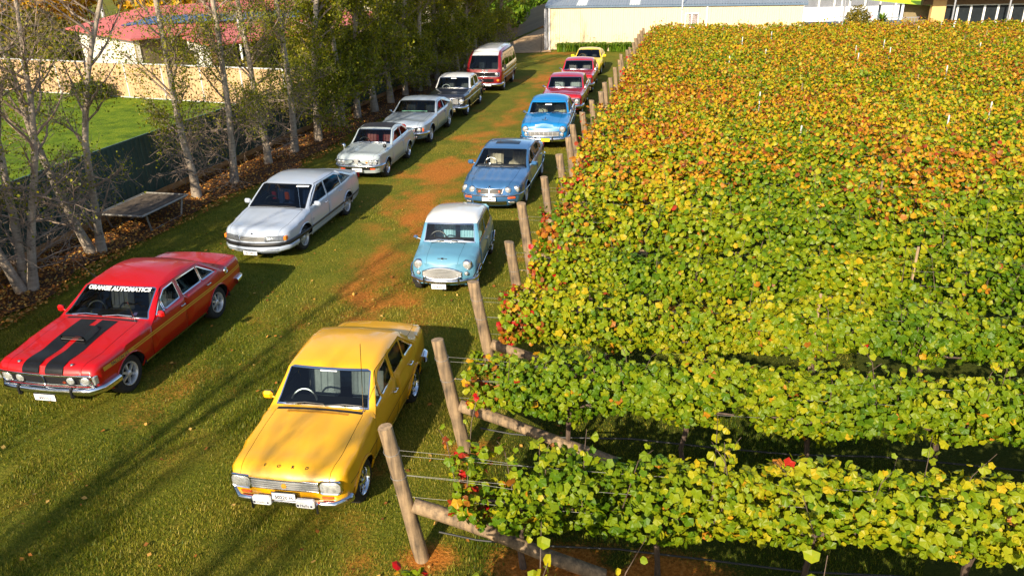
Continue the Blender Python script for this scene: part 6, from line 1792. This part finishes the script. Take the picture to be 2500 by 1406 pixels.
        if 0 <= r < 3:
            # the 300 leaves that show largest: nearest to the camera, on the outer faces
            loc = np.stack([P[:, 0] * ca - P[:, 1] * sa, P[:, 0] * sa + P[:, 1] * ca, P[:, 2]], 1)
            d2 = (loc[:, 0] + px)**2 + (loc[:, 1] + py)**2
            score = size * np.clip(-Nn[:, 1] + Nn[:, 2] * .6, .05, None) / np.linalg.norm(Nn, axis=1) / np.sqrt(d2 + 25) * (P[:, 1] < .05) * (P[:, 2] > .9)
            score[P[:, 0] > L - 2.2] = 0
            pick = np.argsort(-score)[:300]
            tl = np.array([.18, .26, .30, .34, .38, .42, .45, .5, .36, .4, .58, .68, .8, .97])
            Ng = Nn / np.linalg.norm(Nn, axis=1)[:, None]
            for i in pick:
                o = link(bpy.data.objects.new('leaf', leafmeshes[int(np.argmin(np.abs(tl - t[i])))]), root)
                nv = Vector((Ng[i, 0] * ca - Ng[i, 1] * sa, Ng[i, 0] * sa + Ng[i, 1] * ca, Ng[i, 2]))
                T = Vector((rng.normal() * .5, rng.normal() * .5, -1.)); T = (T - nv * T.dot(nv)).normalized(); Bv = T.cross(nv); s_ = size[i] * 1.1
                o.matrix_local = Matrix(((Bv.x * s_, T.x * s_, nv.x * s_, loc[i, 0]), (Bv.y * s_, T.y * s_, nv.y * s_, loc[i, 1]), (Bv.z * s_, T.z * s_, nv.z * s_, loc[i, 2]), (0, 0, 0, 1)))
            m = np.ones(n, bool); m[pick] = False
            P, Nn, size, t = P[m], Nn[m], size[m], t[m]
        Vv, Ff, Tt = leaf_cloud(P, Nn, size, t, kind, rng)
        Vr = np.stack([Vv[:, 0] * ca - Vv[:, 1] * sa, Vv[:, 0] * sa + Vv[:, 1] * ca, Vv[:, 2]], 1)
        o = mobj('foliage', np_mesh('foliage', Vr, [Ff], [M['vineleaf']], attrs={'tint': Tt}), root); o['kind'] = 'stuff'
        rot = RA(math.degrees(math.atan(SLOPE)))
        if canes.v:
            o = canes.build('canes', M['vinewood'], root); o.rotation_euler = (0, 0, rot); o['kind'] = 'stuff'
        # trunks with a cordon, wires, stakes
        if r < 7:
            k = 0; uu = 1.2 + .3 * (r % 3)
            while uu < L - .3:
                j = rng.normal(size=8) * .03
                b = MB(); b.tube([(uu + j[0], j[1], -.03), (uu + j[2], j[3], .3), (uu + j[4] * 1.4, j[5], .6), (uu + j[6], j[7], .86)], [.045, .034, .036, .04], 6)
                b.tube([(uu - .55, j[1], .92), (uu - .2, j[3], .9), (uu + j[6], j[7], .86), (uu + .25, j[0], .91), (uu + .6, j[2], .93)], [.012, .02, .032, .02, .012], 5)
                o = b.build('trunk', M['vinewood'], root, True); o.rotation_euler = (0, 0, rot); uu += 1.55
        for zz in ((.90, 1.2, 1.46) if r < 12 else (1.46,)):
            b = MB(); ps = [(-.22 + .0, 0, zz)] + [(q_, 0, zz - .02 * math.sin(q_ * 2) ** 2) for q_ in np.linspace(1, L, 10)]
            o = b.tube(ps, (.0020 if r < 6 else .003), 4, 0, False).build('wire', M['wire'], root); o.rotation_euler = (0, 0, rot)
        if r < 2:
            b = MB(); b.tube([(.25, .03, .40), (.7, 0, .36)] + [(q_, 0, .38 - .04 * math.sin(q_ * 1.9)) for q_ in np.linspace(1.3, L, 12)], .012, 6)
            o = b.build('irrigation_pipe', M['pipe'], root, True); o.rotation_euler = (0, 0, rot)
        uu = 4.5 + (r * 1.7) % 3.0
        while uu < L - 1 and r > 1:
            if (int(uu * 3) + r) % 2: uu += 5.6; continue
            o = MB().cbox((uu, 0, .86 + .05 * ((r * 7 + int(uu)) % 4)), (.04, .03, 1.75), .006).build('row_stake', M['whitepost'] if (int(uu) + r) % 3 else M['post'], root); o.rotation_euler = (0, 0, rot); uu += 5.6
build_vines()
def build_posts():
    near = ['leaning timber end post with a timber brace at the front corner of the vineyard', 'timber end post beside the yellow sedan, second from the vineyard front', 'timber end post level with the boot of the yellow sedan, third from front',
            'timber end post nearest the little blue car, fourth from the vineyard front', 'timber end post with red vine leaves around its foot']
    rp = random.Random(8)
    for r in range(NR):
        px, py = float(PX[r]) + .22, float(PY[r])
        lab = near[r] if r < 5 else f'{ORD[r]} timber end post counted back from the vineyard front'
        root = tag(empty('end_post', (px, py, 0)), lab, 'post', 'timber end posts of the vine rows')
        lean = -.23 + rp.uniform(-.06, .05); h = 1.78 + rp.uniform(-.06, .08); rad = rp.uniform(.082, .100)
        b = MB(); n = 12; G = []
        ks = np.linspace(-.03, 1, 10)
        for k, t in enumerate(ks):
            c = (lean * t, rp.uniform(-.006, .006), h * t); rr_ = rad * (1.05 - .10 * t) * (1 + rp.uniform(-.035, .035))
            G.append([(c[0] + rr_ * math.cos(a) * (1 + .06 * math.sin(3 * a + r + 2 * t) + .03 * math.sin(7 * a + 3 * t * r)), c[1] + rr_ * math.sin(a), c[2] + (.012 * math.cos(a + r) if k == 9 else 0)) for a in np.linspace(0, 2 * math.pi, n, endpoint=False)])
        b.grid(G, 0, True); b.f.append(tuple(range(9 * n, 10 * n))); b.m.append(0)
        b.build('post', M['post'], root, True, 60)
        if r < 14:
            b = MB(); z1 = .72 + rp.uniform(-.05, .05); L = 2.15; x1 = lean * .4 + rad * .8
            P = [(x1 + L * t, -.0 + SLOPE * L * t + .015 * math.sin(7 * t + r), z1 * (1 - t) + .02 + .015 * math.sin(5 * t)) for t in np.linspace(0, 1, 8)]
            b.tube(P, [.085 - .01 * t + .006 * math.sin(9 * t + r) for t in np.linspace(0, 1, 8)], 9)
            b.build('brace', M['post'], root, True, 60)
        if r < 8:
            b = MB()
            for z_, tw in ((1.54, .02), (1.2, .0)):
                c = lean * z_ / h; b.tube([(c + (rad + .004) * math.cos(a), (rad + .004) * math.sin(a), z_ + tw * math.sin(a)) for a in np.linspace(0, 2 * math.pi, 14)], .0035, 4, 0, False)
                b.tube([(c + rad, 0, z_), (.5, SLOPE * .5, z_ - .03), (1.3, SLOPE * 1.3, z_ - .10)], .0019, 4, 0, False)
            b.build('tie_wire', M['wire'], root)
build_posts()

# ------------------------------------------------------------------ trees
def tubes_mesh(name, tubes, mat_, smooth=True):
    """tubes: list of (pts (k,3), radii (k,), sides)"""
    Vs, Fs, n0 = [], [], 0
    for P, R_, n in tubes:
        k = len(P); T = np.gradient(P, axis=0); T /= np.linalg.norm(T, axis=1)[:, None] + 1e-9
        ref = np.where(np.abs(T[:, 2:3]) < .9, np.array([[0, 0, 1.]]), np.array([[1., 0, 0]]))
        A = np.cross(T, ref); A /= np.linalg.norm(A, axis=1)[:, None] + 1e-9; B = np.cross(T, A)
        w = 2 * np.pi * np.arange(n) / n
        V = P[:, None] + R_[:, None, None] * (A[:, None] * np.cos(w)[None, :, None] + B[:, None] * np.sin(w)[None, :, None])
        i = (np.arange(k - 1)[:, None] * n + np.arange(n)[None]); j = (np.arange(k - 1)[:, None] * n + (np.arange(n)[None] + 1) % n)
        Vs.append(V.reshape(-1, 3)); Fs.append(np.stack([i, j, j + n, i + n], -1).reshape(-1, 4) + n0); n0 += k * n
    return np_mesh(name, np.concatenate(Vs), [np.concatenate(Fs)], [mat_], smooth=smooth)
def bark_material():
    m, nt, b = newmat('pale_bark')
    n = noise(nt, 1., 5, .65, 'Object', (7, 7, 3)); n2 = noise(nt, 1., 3, .6, 'Object', (3, 3, 26))
    ad = nt.nodes.new('ShaderNodeMath'); ad.operation = 'MULTIPLY_ADD'; ad.inputs[1].default_value = .55
    h = nt.nodes.new('ShaderNodeMath'); h.operation = 'MULTIPLY'; h.inputs[1].default_value = .45
    nt.links.new(n2.outputs[0], h.inputs[0]); nt.links.new(n.outputs[0], ad.inputs[0]); nt.links.new(h.outputs[0], ad.inputs[2])
    r = ramp(nt, ad.outputs[0], [(.34, (.07, .05, .04)), (.43, (.28, .22, .16)), (.53, (.36, .29, .22)), (.62, (.44, .36, .28)), (.70, (.40, .27, .08))])
    nt.links.new(r.outputs[0], b.inputs['Base Color']); b.inputs['Roughness'].default_value = .9; bump(nt, ad.outputs[0], b, .6, .02)
    return m
M['bark'] = bark_material()
M['twig'] = plain('twig_bark', (.27, .20, .15), .9, var=.3, vs=3)
M['treeleaf'] = leafmat('tree_leaf', [(0, (.045, .065, .005)), (.25, (.15, .175, .008)), (.5, (.32, .31, .012)), (.75, (.44, .36, .016)), (1, (.46, .22, .02))], .4, .45)
def tree_parts(seed, stems, height, nleaf, bare, lean=0., spread=1.0):
    R = np.random.default_rng(seed)
    trunk, twigs, LP, LN = [], [], [], []
    def curve(p, d, L, k, wob, up=0.):
        P = [p]; d = d / np.linalg.norm(d)
        for i in range(k - 1):
            d = d + R.normal(size=3) * wob + np.array([0, 0, up]); d /= np.linalg.norm(d); P.append(P[-1] + d * L / (k - 1))
        return np.array(P)
    for s in range(stems):
        ang = seed * 1.3 + s * 2 * math.pi / max(stems, 1)
        off = np.array([math.cos(ang), math.sin(ang), 0]) * (.10 if stems > 1 else 0)
        d = np.array([math.cos(ang) * (.14 if stems > 1 else .04) + lean, math.sin(ang) * (.14 if stems > 1 else .04), 1.])
        H = height * (1 - .12 * s); P = curve(off + np.array([0, 0, -.08]), d, H, 14, .05, .06)
        r0 = (.098 if height < 12 else .115) * (1 if stems == 1 else .88)
        rad = r0 * (1 - np.linspace(0, 1, 14))**.8 + .012; rad[0] *= 1.5; rad[1] *= 1.06
        trunk.append((P, rad, 9))
        nb = int(height * 4.2 * (1 if stems == 1 else .75))
        for k in range(nb):
            t = .055 + .92 * ((k + R.random()) / nb)**1.15; q = t * 13; i0 = min(int(q), 12); p = P[i0] + (P[i0 + 1] - P[i0]) * (q - i0)
            a = R.random() * 2 * math.pi; z = p[2]
            lowd = z < 2.6
            el = R.uniform(-.2, .5) if (lowd and R.random() < .55) else R.uniform(.45, 1.05)
            Lb = (R.uniform(.7, 1.5) if lowd else R.uniform(1.1, 2.2) * (1.15 - t * .75)) * spread
            Bp = curve(p, np.array([math.cos(a) * math.cos(el), math.sin(a) * math.cos(el), math.sin(el)]), Lb, 6, .13, .05 if not lowd else -.02)
            rb = min(.6 * rad[i0], .010 + .017 * Lb)
            twigs.append((Bp, rb * (1 - .8 * np.linspace(0, 1, 6)), 5))
            hi = z > 5.6
            for m in range(2 if hi else int(8 * ((1.7 if stems == 1 else .9) if lowd else 1))):
                t2 = R.uniform(.2, 1.); i1 = min(int(t2 * 5), 4); pp = Bp[i1] + (Bp[i1 + 1] - Bp[i1]) * (t2 * 5 - i1)
                dd = (Bp[i1 + 1] - Bp[i1]) / np.linalg.norm(Bp[i1 + 1] - Bp[i1]) + R.normal(size=3) * .6 + np.array([0, 0, .25 if not lowd else 0])
                Tw = curve(pp, dd, R.uniform(.35, .85), 4, .16, .03)
                twigs.append((Tw, np.array([.009, .007, .0055, .003]), 3))
                for m2 in range(1 if hi else 4):
                    t3 = R.uniform(.2, 1); i2 = min(int(t3 * 3), 2); p3 = Tw[i2] + (Tw[i2 + 1] - Tw[i2]) * (t3 * 3 - i2)
                    T3 = curve(p3, (Tw[i2 + 1] - Tw[i2]) / .2 + R.normal(size=3) * .9, R.uniform(.15, .45), 3, .2)
                    twigs.append((T3, np.array([.006, .0045, .0025]), 3))
                    if z > bare: LP += [T3[1], T3[2]]; LN += [0, 0]
                if z > bare: LP += [Tw[2], Tw[3]]
    LP = np.array(LP); idx = R.integers(0, len(LP), nleaf)
    hz = LP[:, 2]
    pr = np.where(hz > 5.4, .16, .35 + np.clip((hz - bare) / 2.0, 0, 1)); pr /= pr.sum(); idx = R.choice(len(LP), nleaf, p=pr)
    Q = LP[idx] + R.normal(size=(nleaf, 3)) * .11
    N = R.normal(size=(nleaf, 3)) + np.array([0, -.3, .5])
    tint = np.clip(.36 + .36 * (fbm(Q[:, 0] * 1.5 + seed, Q[:, 2] * 1.2, 0, 3) - .5) + R.normal(size=nleaf) * .16, 0, 1)
    V, F, T = leaf_cloud(Q, N, (.052 if height < 12 else .078) * (.6 + .8 * R.random(nleaf)), tint, 'quad', R)
    return (tubes_mesh('trunk', trunk, M['bark']), tubes_mesh('branches', twigs, M['twig']), np_mesh('crown', V, [F], [M['treeleaf']], attrs={'tint': T}))
def build_trees():
    near = [tree_parts(21, 3, 10.5, 4200, 1.2, spread=1.05), tree_parts(22, 2, 11.0, 4400, 1.6, spread=1.1), tree_parts(23, 1, 11.2, 6500, 1.4), tree_parts(24, 1, 10.8, 7000, 1.3)]
    far = [tree_parts(31, 1, 13.2, 15000, .7, spread=1.1), tree_parts(32, 2, 13.6, 16000, .6, spread=1.1), tree_parts(33, 1, 12.8, 15000, .6, spread=1.1)]
    R = random.Random(4)
    T = [(-10.5, 15.25, 0, 'multi-stemmed bare tree at the left end, beside the red muscle sedan'), (-10.05, 17.45, 1, 'twin-stemmed pale tree just to the near side of the trampoline'),
         (-9.25, 21.9, 2, 'single pale trunk tree standing at the far corner of the trampoline'), (-8.6, 23.3, 3, 'pale tree behind the silver hatchback, second beyond the trampoline'),
         (-8.17, 25.6, 2, 'pale tree third beyond the trampoline, level with the hatchback boot'), (-7.68, 27.2, 3, 'pale tree fourth beyond the trampoline')]
    for k, (x_, y_) in enumerate([(-7.19, 28.9), (-6.83, 31.4), (-6.42, 33.0), (-5.87, 34.3), (-5.42, 36.3), (-4.97, 38.2), (-4.5, 39.4), (-4.1, 40.9), (-3.75, 42.7), (-3.3, 44.2), (-2.85, 46.0), (-2.4, 47.8), (-1.9, 49.6), (-1.4, 51.5), (-.9, 53.4)]):
        T.append((x_, y_, 4 + [0, 1, 2, 0, 2, 0, 1, 2][k % 8], f'leafy tree in the dense row, {ORD[k + 4]} beyond the trampoline'))
    for k, (x_, y_) in enumerate([(-11.3, 13.0), (-11.8, 10.8), (-12.3, 8.6), (-12.9, 6.4), (-13.5, 4.2), (-14.1, 2.0), (-14.7, -.3), (-15.2, -2.6), (-15.8, -4.9), (-16.3, -7.1), (-16.8, -9.4), (-17.4, -11.8)]):
        T.append((x_, y_, [0, 3, 1, 2, 3, 1, 2, 3, 1, 0, 2, 3][k], f'tree of the same row out of view, {ORD[k]} towards the camera'))
    for x_, y_, v, k in ((-10.3, -2.2, 2, 0), (-10.9, -4.6, 4, 1), (-11.6, -7.6, 6, 2), (-12.4, -10.2, 5, 3), (-9.2, -6.2, 2, 4)):
        T.append((x_, y_, v, f'tree behind the camera position whose shadow falls on the lane, {ORD[k]} from the vineyard'))
    used = set()
    for x_, y_, v, lab in T:
        parts = (near + far)[v]
        root = tag(empty('tree', (x_, y_, 0), R.uniform(0, 6.28) if v in used or v > 3 else 0.), lab, 'tree', 'row of trees along the green fence'); used.add(v)
        s = R.uniform(.93, 1.06); root.scale = (s, s, s * (1.18 if 30 < y_ < 37 else 1))
        for nm, me in zip(('trunk', 'branches', 'crown'), parts):
            o = link(bpy.data.objects.new(nm, me), root)
            if nm == 'crown' : o['kind'] = 'stuff'
            if nm == 'branches': o['kind'] = 'stuff'
build_trees()

# ------------------------------------------------------------------ other plants
def bush(name, label, cat, loc, rx, ry, rz, n, size, stops, seed, kind='quad', group=None, stem=True, trunk_h=0.):
    R = np.random.default_rng(seed); root = tag(empty(name, loc), label, cat, group)
    d = R.normal(size=(n, 3)); d /= np.linalg.norm(d, axis=1)[:, None]; q = R.random(n)**.33
    lump = 1 + .45 * (fbm(d[:, 0] * 2.2 + seed, d[:, 2] * 2.2 + d[:, 1], 0, 3) - .5)
    P = d * (q * lump)[:, None] * np.array([rx, ry, rz]) + np.array([0, 0, rz * .95 + trunk_h])
    ok = P[:, 2] > .02; P, d = P[ok], d[ok]; n = len(P)
    t = np.clip(.5 + .5 * (fbm(P[:, 0] * 1.3 + seed, P[:, 2] * 1.3, 1, 3) - .5) + R.normal(size=n) * .18, 0, 1)
    V, F, T = leaf_cloud(P, d + R.normal(size=(n, 3)) * .6 + np.array([0, 0, .3]), size * (.6 + .8 * R.random(n)), t, kind, R)
    key = 'bush_' + str(stops)[:40]
    if key not in M: M[key] = leafmat('foliage', stops, .3)
    o = mobj('crown', np_mesh('crown', V, [F], [M[key]], attrs={'tint': T}), root); o['kind'] = 'stuff'
    b = MB(); b.tube([(0, 0, -.1), (.03 * rx, .02, rz * .5 + trunk_h * .6), (0, 0, rz + trunk_h)], [.05 + .05 * rz, .03 + .03 * rz, .02], 7)
    for k in range(5):
        a = k * 1.256; b.tube([(0, 0, rz * .4 + trunk_h * .8), (rx * .4 * math.cos(a), ry * .4 * math.sin(a), rz * .9 + trunk_h)], [.02 + .02 * rz, .01], 5)
    b.build('trunk', M['twig'], root, True)
    return root
GOLD = [(0, (.22, .10, .006)), (.4, (.52, .27, .006)), (.7, (.70, .42, .012)), (1, (.75, .50, .03))]
DARK = [(0, (.010, .024, .003)), (.5, (.035, .062, .008)), (1, (.10, .13, .02))]
OLIVE = [(0, (.05, .055, .008)), (.5, (.14, .12, .012)), (1, (.34, .24, .02))]
MIDG = [(0, (.03, .08, .004)), (.5, (.10, .20, .010)), (1, (.28, .36, .02))]
for k, (x_, y_, r_, h_) in enumerate([(-47, 66, 5.0, 4.6), (-38.5, 69, 4.6, 4.6), (-30, 73, 4.8, 4.4), (-58, 72, 5.5, 5), (-22, 78, 4.5, 4.2), (-46, 82, 6, 5.2), (-33, 86, 6, 5.0)]):
    bush('golden_tree', ['golden autumn tree farthest left above the road', 'golden autumn tree left of the utility pole', 'golden autumn tree right of the utility pole', 'golden autumn tree at the picture edge far across the road', 'golden autumn tree behind the red roof', 'tall golden tree in the back line left of the pole', 'tall golden tree in the back line behind the pole'][k],
         'tree', (x_, y_, 0), r_, r_, h_, 5200, .42, GOLD, 40 + k, group='golden trees beyond the road', trunk_h=.8)
for k, (x_, y_, r_, h_) in enumerate([(-33, 56, 2.6, 1.9), (-29.5, 53.5, 1.9, 1.5), (-37.5, 60, 3.0, 2.2), (-41, 57, 2.4, 1.9)]):
    bush('dark_shrub', ['dark shrub between the road and the white house wall', 'dark shrub touching the left end of the white house', 'large dark shrub under the golden trees', 'dark shrub at the left end of the road'][k], 'shrub', (x_, y_, 0), r_, r_, h_, 2600, .26, OLIVE, 60 + k, group='shrubs along the road')
bush('low_shrub', 'small dark spiky shrub against the tan fence on the bright lawn', 'shrub', (-20.9, 39.4, .0), 1.0, .6, .55, 700, .2, DARK, 71)
for k, (x_, y_, r_, h_) in enumerate([(-16.2, 43.6, 1.5, 1.3), (-9.5, 40.5, 2.0, 1.7), (-5.5, 44.0, 1.8, 1.6), (-12.5, 38.6, 1.3, 1.0)]):
    bush('garden_shrub', ['olive shrub in the recess of the red roofed house', 'olive shrub behind the tan fence near the verandah', 'olive shrub behind the green fence by the pale house', 'low olive shrub behind the tan fence'][k], 'shrub', (x_, y_, 0), r_, r_, h_, 2200, .2, OLIVE, 80 + k, group='shrubs in the house garden')
for k, (x_, y_, r_, h_) in enumerate([(.4, 63.0, 2.4, 2.2), (-2.0, 66.0, 3.0, 2.6), (2.6, 76, 3.0, 2.6)]):
    bush('leafy_tree', ['bright green tree overhanging the paling fence', 'large green tree behind the paling fence', 'green tree at the far end of the driveway'][k], 'tree', (x_ - .6 * (k == 0), y_, 0), r_, r_, h_, 5200, .24, MIDG, 90 + k, group='green trees behind the paling fence', trunk_h=.6)
bush('topiary_shrub', 'rounded clipped shrub beside the deck at the back of the vineyard', 'shrub', (25.0, 57.0, 0), .95, .95, 1.15, 4200, .10, OLIVE, 101)
bush('low_bush', 'small bright green bush at the foot of the white building', 'shrub', (22.7, 55.3, 0), .8, .6, .6, 1200, .1, MIDG, 102)
# shed-side tree whose shadow falls on the cream wall stands in the row; strappy plants at the wall
def strappy(label, x0, x1, yf, h, n, seed):
    R = np.random.default_rng(seed); root = tag(empty('strappy_plants', ((x0 + x1) / 2, yf((x0 + x1) / 2), 0)), label, 'plants', 'strappy plants along the shed wall')
    V, F, T = [], [], []
    cx, cy = root.location[0], root.location[1]
    for k in range(n):
        x_ = R.uniform(x0, x1); y_ = yf(x_) + R.normal() * .16; a = R.random() * 6.28; L = h * R.uniform(.7, 1.25); o = L * R.uniform(.2, .8); w = .03
        p = np.array([x_ - cx, y_ - cy, 0]); dx = np.array([math.cos(a), math.sin(a), 0]); sx = np.array([-dx[1], dx[0], 0]) * w
        q = [p, p + dx * o * .4 + np.array([0, 0, L * .75]), p + dx * o + np.array([0, 0, L * .8 - o * .25])]
        i = len(V); V += [q[0] - sx, q[0] + sx, q[1] - sx, q[1] + sx, q[2]]; F += [(i, i + 1, i + 3), (i, i + 3, i + 2), (i + 2, i + 3, i + 4)]; T += [R.random()] * 5
    key = 'strap'
    if key not in M: M[key] = leafmat('strap_leaf', MIDG[:2] + [(1, (.20, .26, .02))], .25)
    o = mobj('leaves', np_mesh('leaves', V, [np.array(F)], [M[key]], attrs={'tint': T}), root); o['kind'] = 'stuff'
    b = MB()
    for k in range(int((x1 - x0) * 3)):
        x_ = R.uniform(x0, x1) - cx; y_ = yf(x_ + cx) - cy; hh = h * R.uniform(1.3, 1.8); l = R.normal() * .1; b.tube([(x_, y_, 0), (x_ + l, y_, hh)], .008, 4); 
        for m in range(6): a = m * 1.05; b.tube([(x_ + l, y_, hh), (x_ + l + .07 * math.cos(a), y_ + .07 * math.sin(a), hh + .05)], .006, 3, 0, False)
    o = b.build('seed_heads', M['twig'], root); o['kind'] = 'stuff'
wy = lambda x_: 54.0 - .196 * (x_ - 3.02)
strappy('strappy green plants along the left part of the cream shed wall', 3.5, 6.75, wy, .62, 1500, 1)
strappy('strappy green plants along the shed wall nearest the vineyard', 6.95, 8.8, wy, .62, 900, 2)
# yucca near the deck
R = np.random.default_rng(9); yr = tag(empty('yucca', (26.4, 56.2, .3)), 'spiky green yucca standing on the deck under the shade sail', 'plant'); V, F, T = [], [], []
for k in range(130):
    a = R.random() * 6.28; e = R.uniform(-.3, 1.4); d = np.array([math.cos(a) * math.cos(e), math.sin(a) * math.cos(e), math.sin(e)]); s_ = np.array([-math.sin(a), math.cos(a), 0]) * .03; c = np.array([0, 0, .8]); L = R.uniform(.6, .9); i = len(V)
    V += [c - s_, c + s_, c + d * L * .6 + s_, c + d * L * .6 - s_, c + d * L - np.array([0, 0, .1])]; F += [(i, i + 1, i + 2), (i, i + 2, i + 3), (i + 3, i + 2, i + 4)]; T += [R.random()] * 5
o = mobj('leaves', np_mesh('leaves', V, [np.array(F)], [M['strap']], attrs={'tint': T}), yr); o['kind'] = 'stuff'
MB().tube([(0, 0, -.3), (0, 0, .8)], .09, 8).build('trunk', M['twig'], yr)

# ------------------------------------------------------------------ grass blades and fallen leaves
def blades():
    R = np.random.default_rng(17)
    Ps = []
    for y0, y1, dens in ((4.5, 9, 3600), (9, 14, 2200), (14, 20, 1000), (20, 30, 400)):
        xa, xb = -.62 * y1 - 1.5, min(.62 * y1, 9) + 1
        n = int((xb - xa) * (y1 - y0) * dens); p = np.stack([R.uniform(xa, xb, n), R.uniform(y0, y1, n)], 1)
        k = (p[:, 0] > edge_x(p[:, 1]) - .1) & (p[:, 0] > -.62 * p[:, 1] - 2.0) & (p[:, 0] < np.minimum(.62 * p[:, 1] + .5, post_x(p[:, 1]) + 6))
        p = p[k]; d = dirt_w(p[:, 0], p[:, 1]); cl = fbm(p[:, 0] * 3.1, p[:, 1] * 3.1, 2, 3)
        k = R.random(len(p)) > d * 1.25 + .25 * (cl < .42); Ps.append(np.c_[p[k], np.full(k.sum(), y0)])
    P = np.concatenate(Ps); n = len(P)
    sc_ = np.interp(P[:, 2], [4.5, 9, 14, 20], [1, 1.05, 1.05, 1.0])
    tall = fbm(P[:, 0] * .8, P[:, 1] * .8, 3, 4)
    L = (.018 + .045 * np.clip(tall - .3, 0, 1)) * R.uniform(.5, 1.6, n) * sc_; w = .0046 * sc_ * R.uniform(.7, 1.5, n); a = R.random(n) * 6.28; le = R.uniform(.1, 1.0, n) * L
    b = np.c_[P[:, :2], np.full(n, -.012)]; s_ = np.c_[-np.sin(a), np.cos(a), np.zeros(n)] * w[:, None]; t = b + np.c_[np.cos(a) * le, np.sin(a) * le, L + .012]
    V = np.stack([b - s_, b + s_, t], 1).reshape(-1, 3); F = np.arange(3 * n).reshape(-1, 3)
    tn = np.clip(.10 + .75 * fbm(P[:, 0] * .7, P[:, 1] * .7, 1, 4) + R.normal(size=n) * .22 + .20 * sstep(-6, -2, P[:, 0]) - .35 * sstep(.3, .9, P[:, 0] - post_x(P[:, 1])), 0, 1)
    m = leafmat('grass_blade', [(0, (.030, .072, .002)), (.35, (.095, .135, .004)), (.6, (.20, .195, .010)), (1, (.40, .31, .05))], .25, .5)
    tag(mobj('grass', np_mesh('grass', V, [F], [m], attrs={'tint': np.repeat(tn, 3)})), 'short mown grass and clover growing over the lane', 'grass', kind='stuff')
blades()
def litter():
    R = np.random.default_rng(23)
    n = 16000; y_ = R.uniform(8, 46, n)**1.0; y_ = 8 + (y_ - 8) * R.random(n)**.5; f, e = fence_x(y_), edge_x(y_); x_ = f + .1 + (e - f + .3) * R.random(n)
    n2 = 420; y2 = R.uniform(5, 22, n2); x2 = R.uniform(-8, 1, n2)
    P = np.c_[np.r_[x_, x2], np.r_[y_, y2], np.r_[np.full(n, .07), np.full(n2, .03)]]; n = len(P)
    N = R.normal(size=(n, 3)) * .35 + np.array([0, 0, 1.]); t = R.random(n)
    V, F, T = leaf_cloud(P, N, .06 * (.6 + .8 * R.random(n)), t, 'quad', R)
    m = leafmat('dead_leaf', [(0, (.12, .045, .012)), (.4, (.42, .15, .025)), (.75, (.60, .28, .05)), (1, (.62, .42, .12))], .15, .7)
    tag(mobj('fallen_leaves', np_mesh('fallen_leaves', V, [F], [m], attrs={'tint': T})), 'brown and orange fallen leaves scattered under the trees', 'leaves', kind='stuff')
litter()
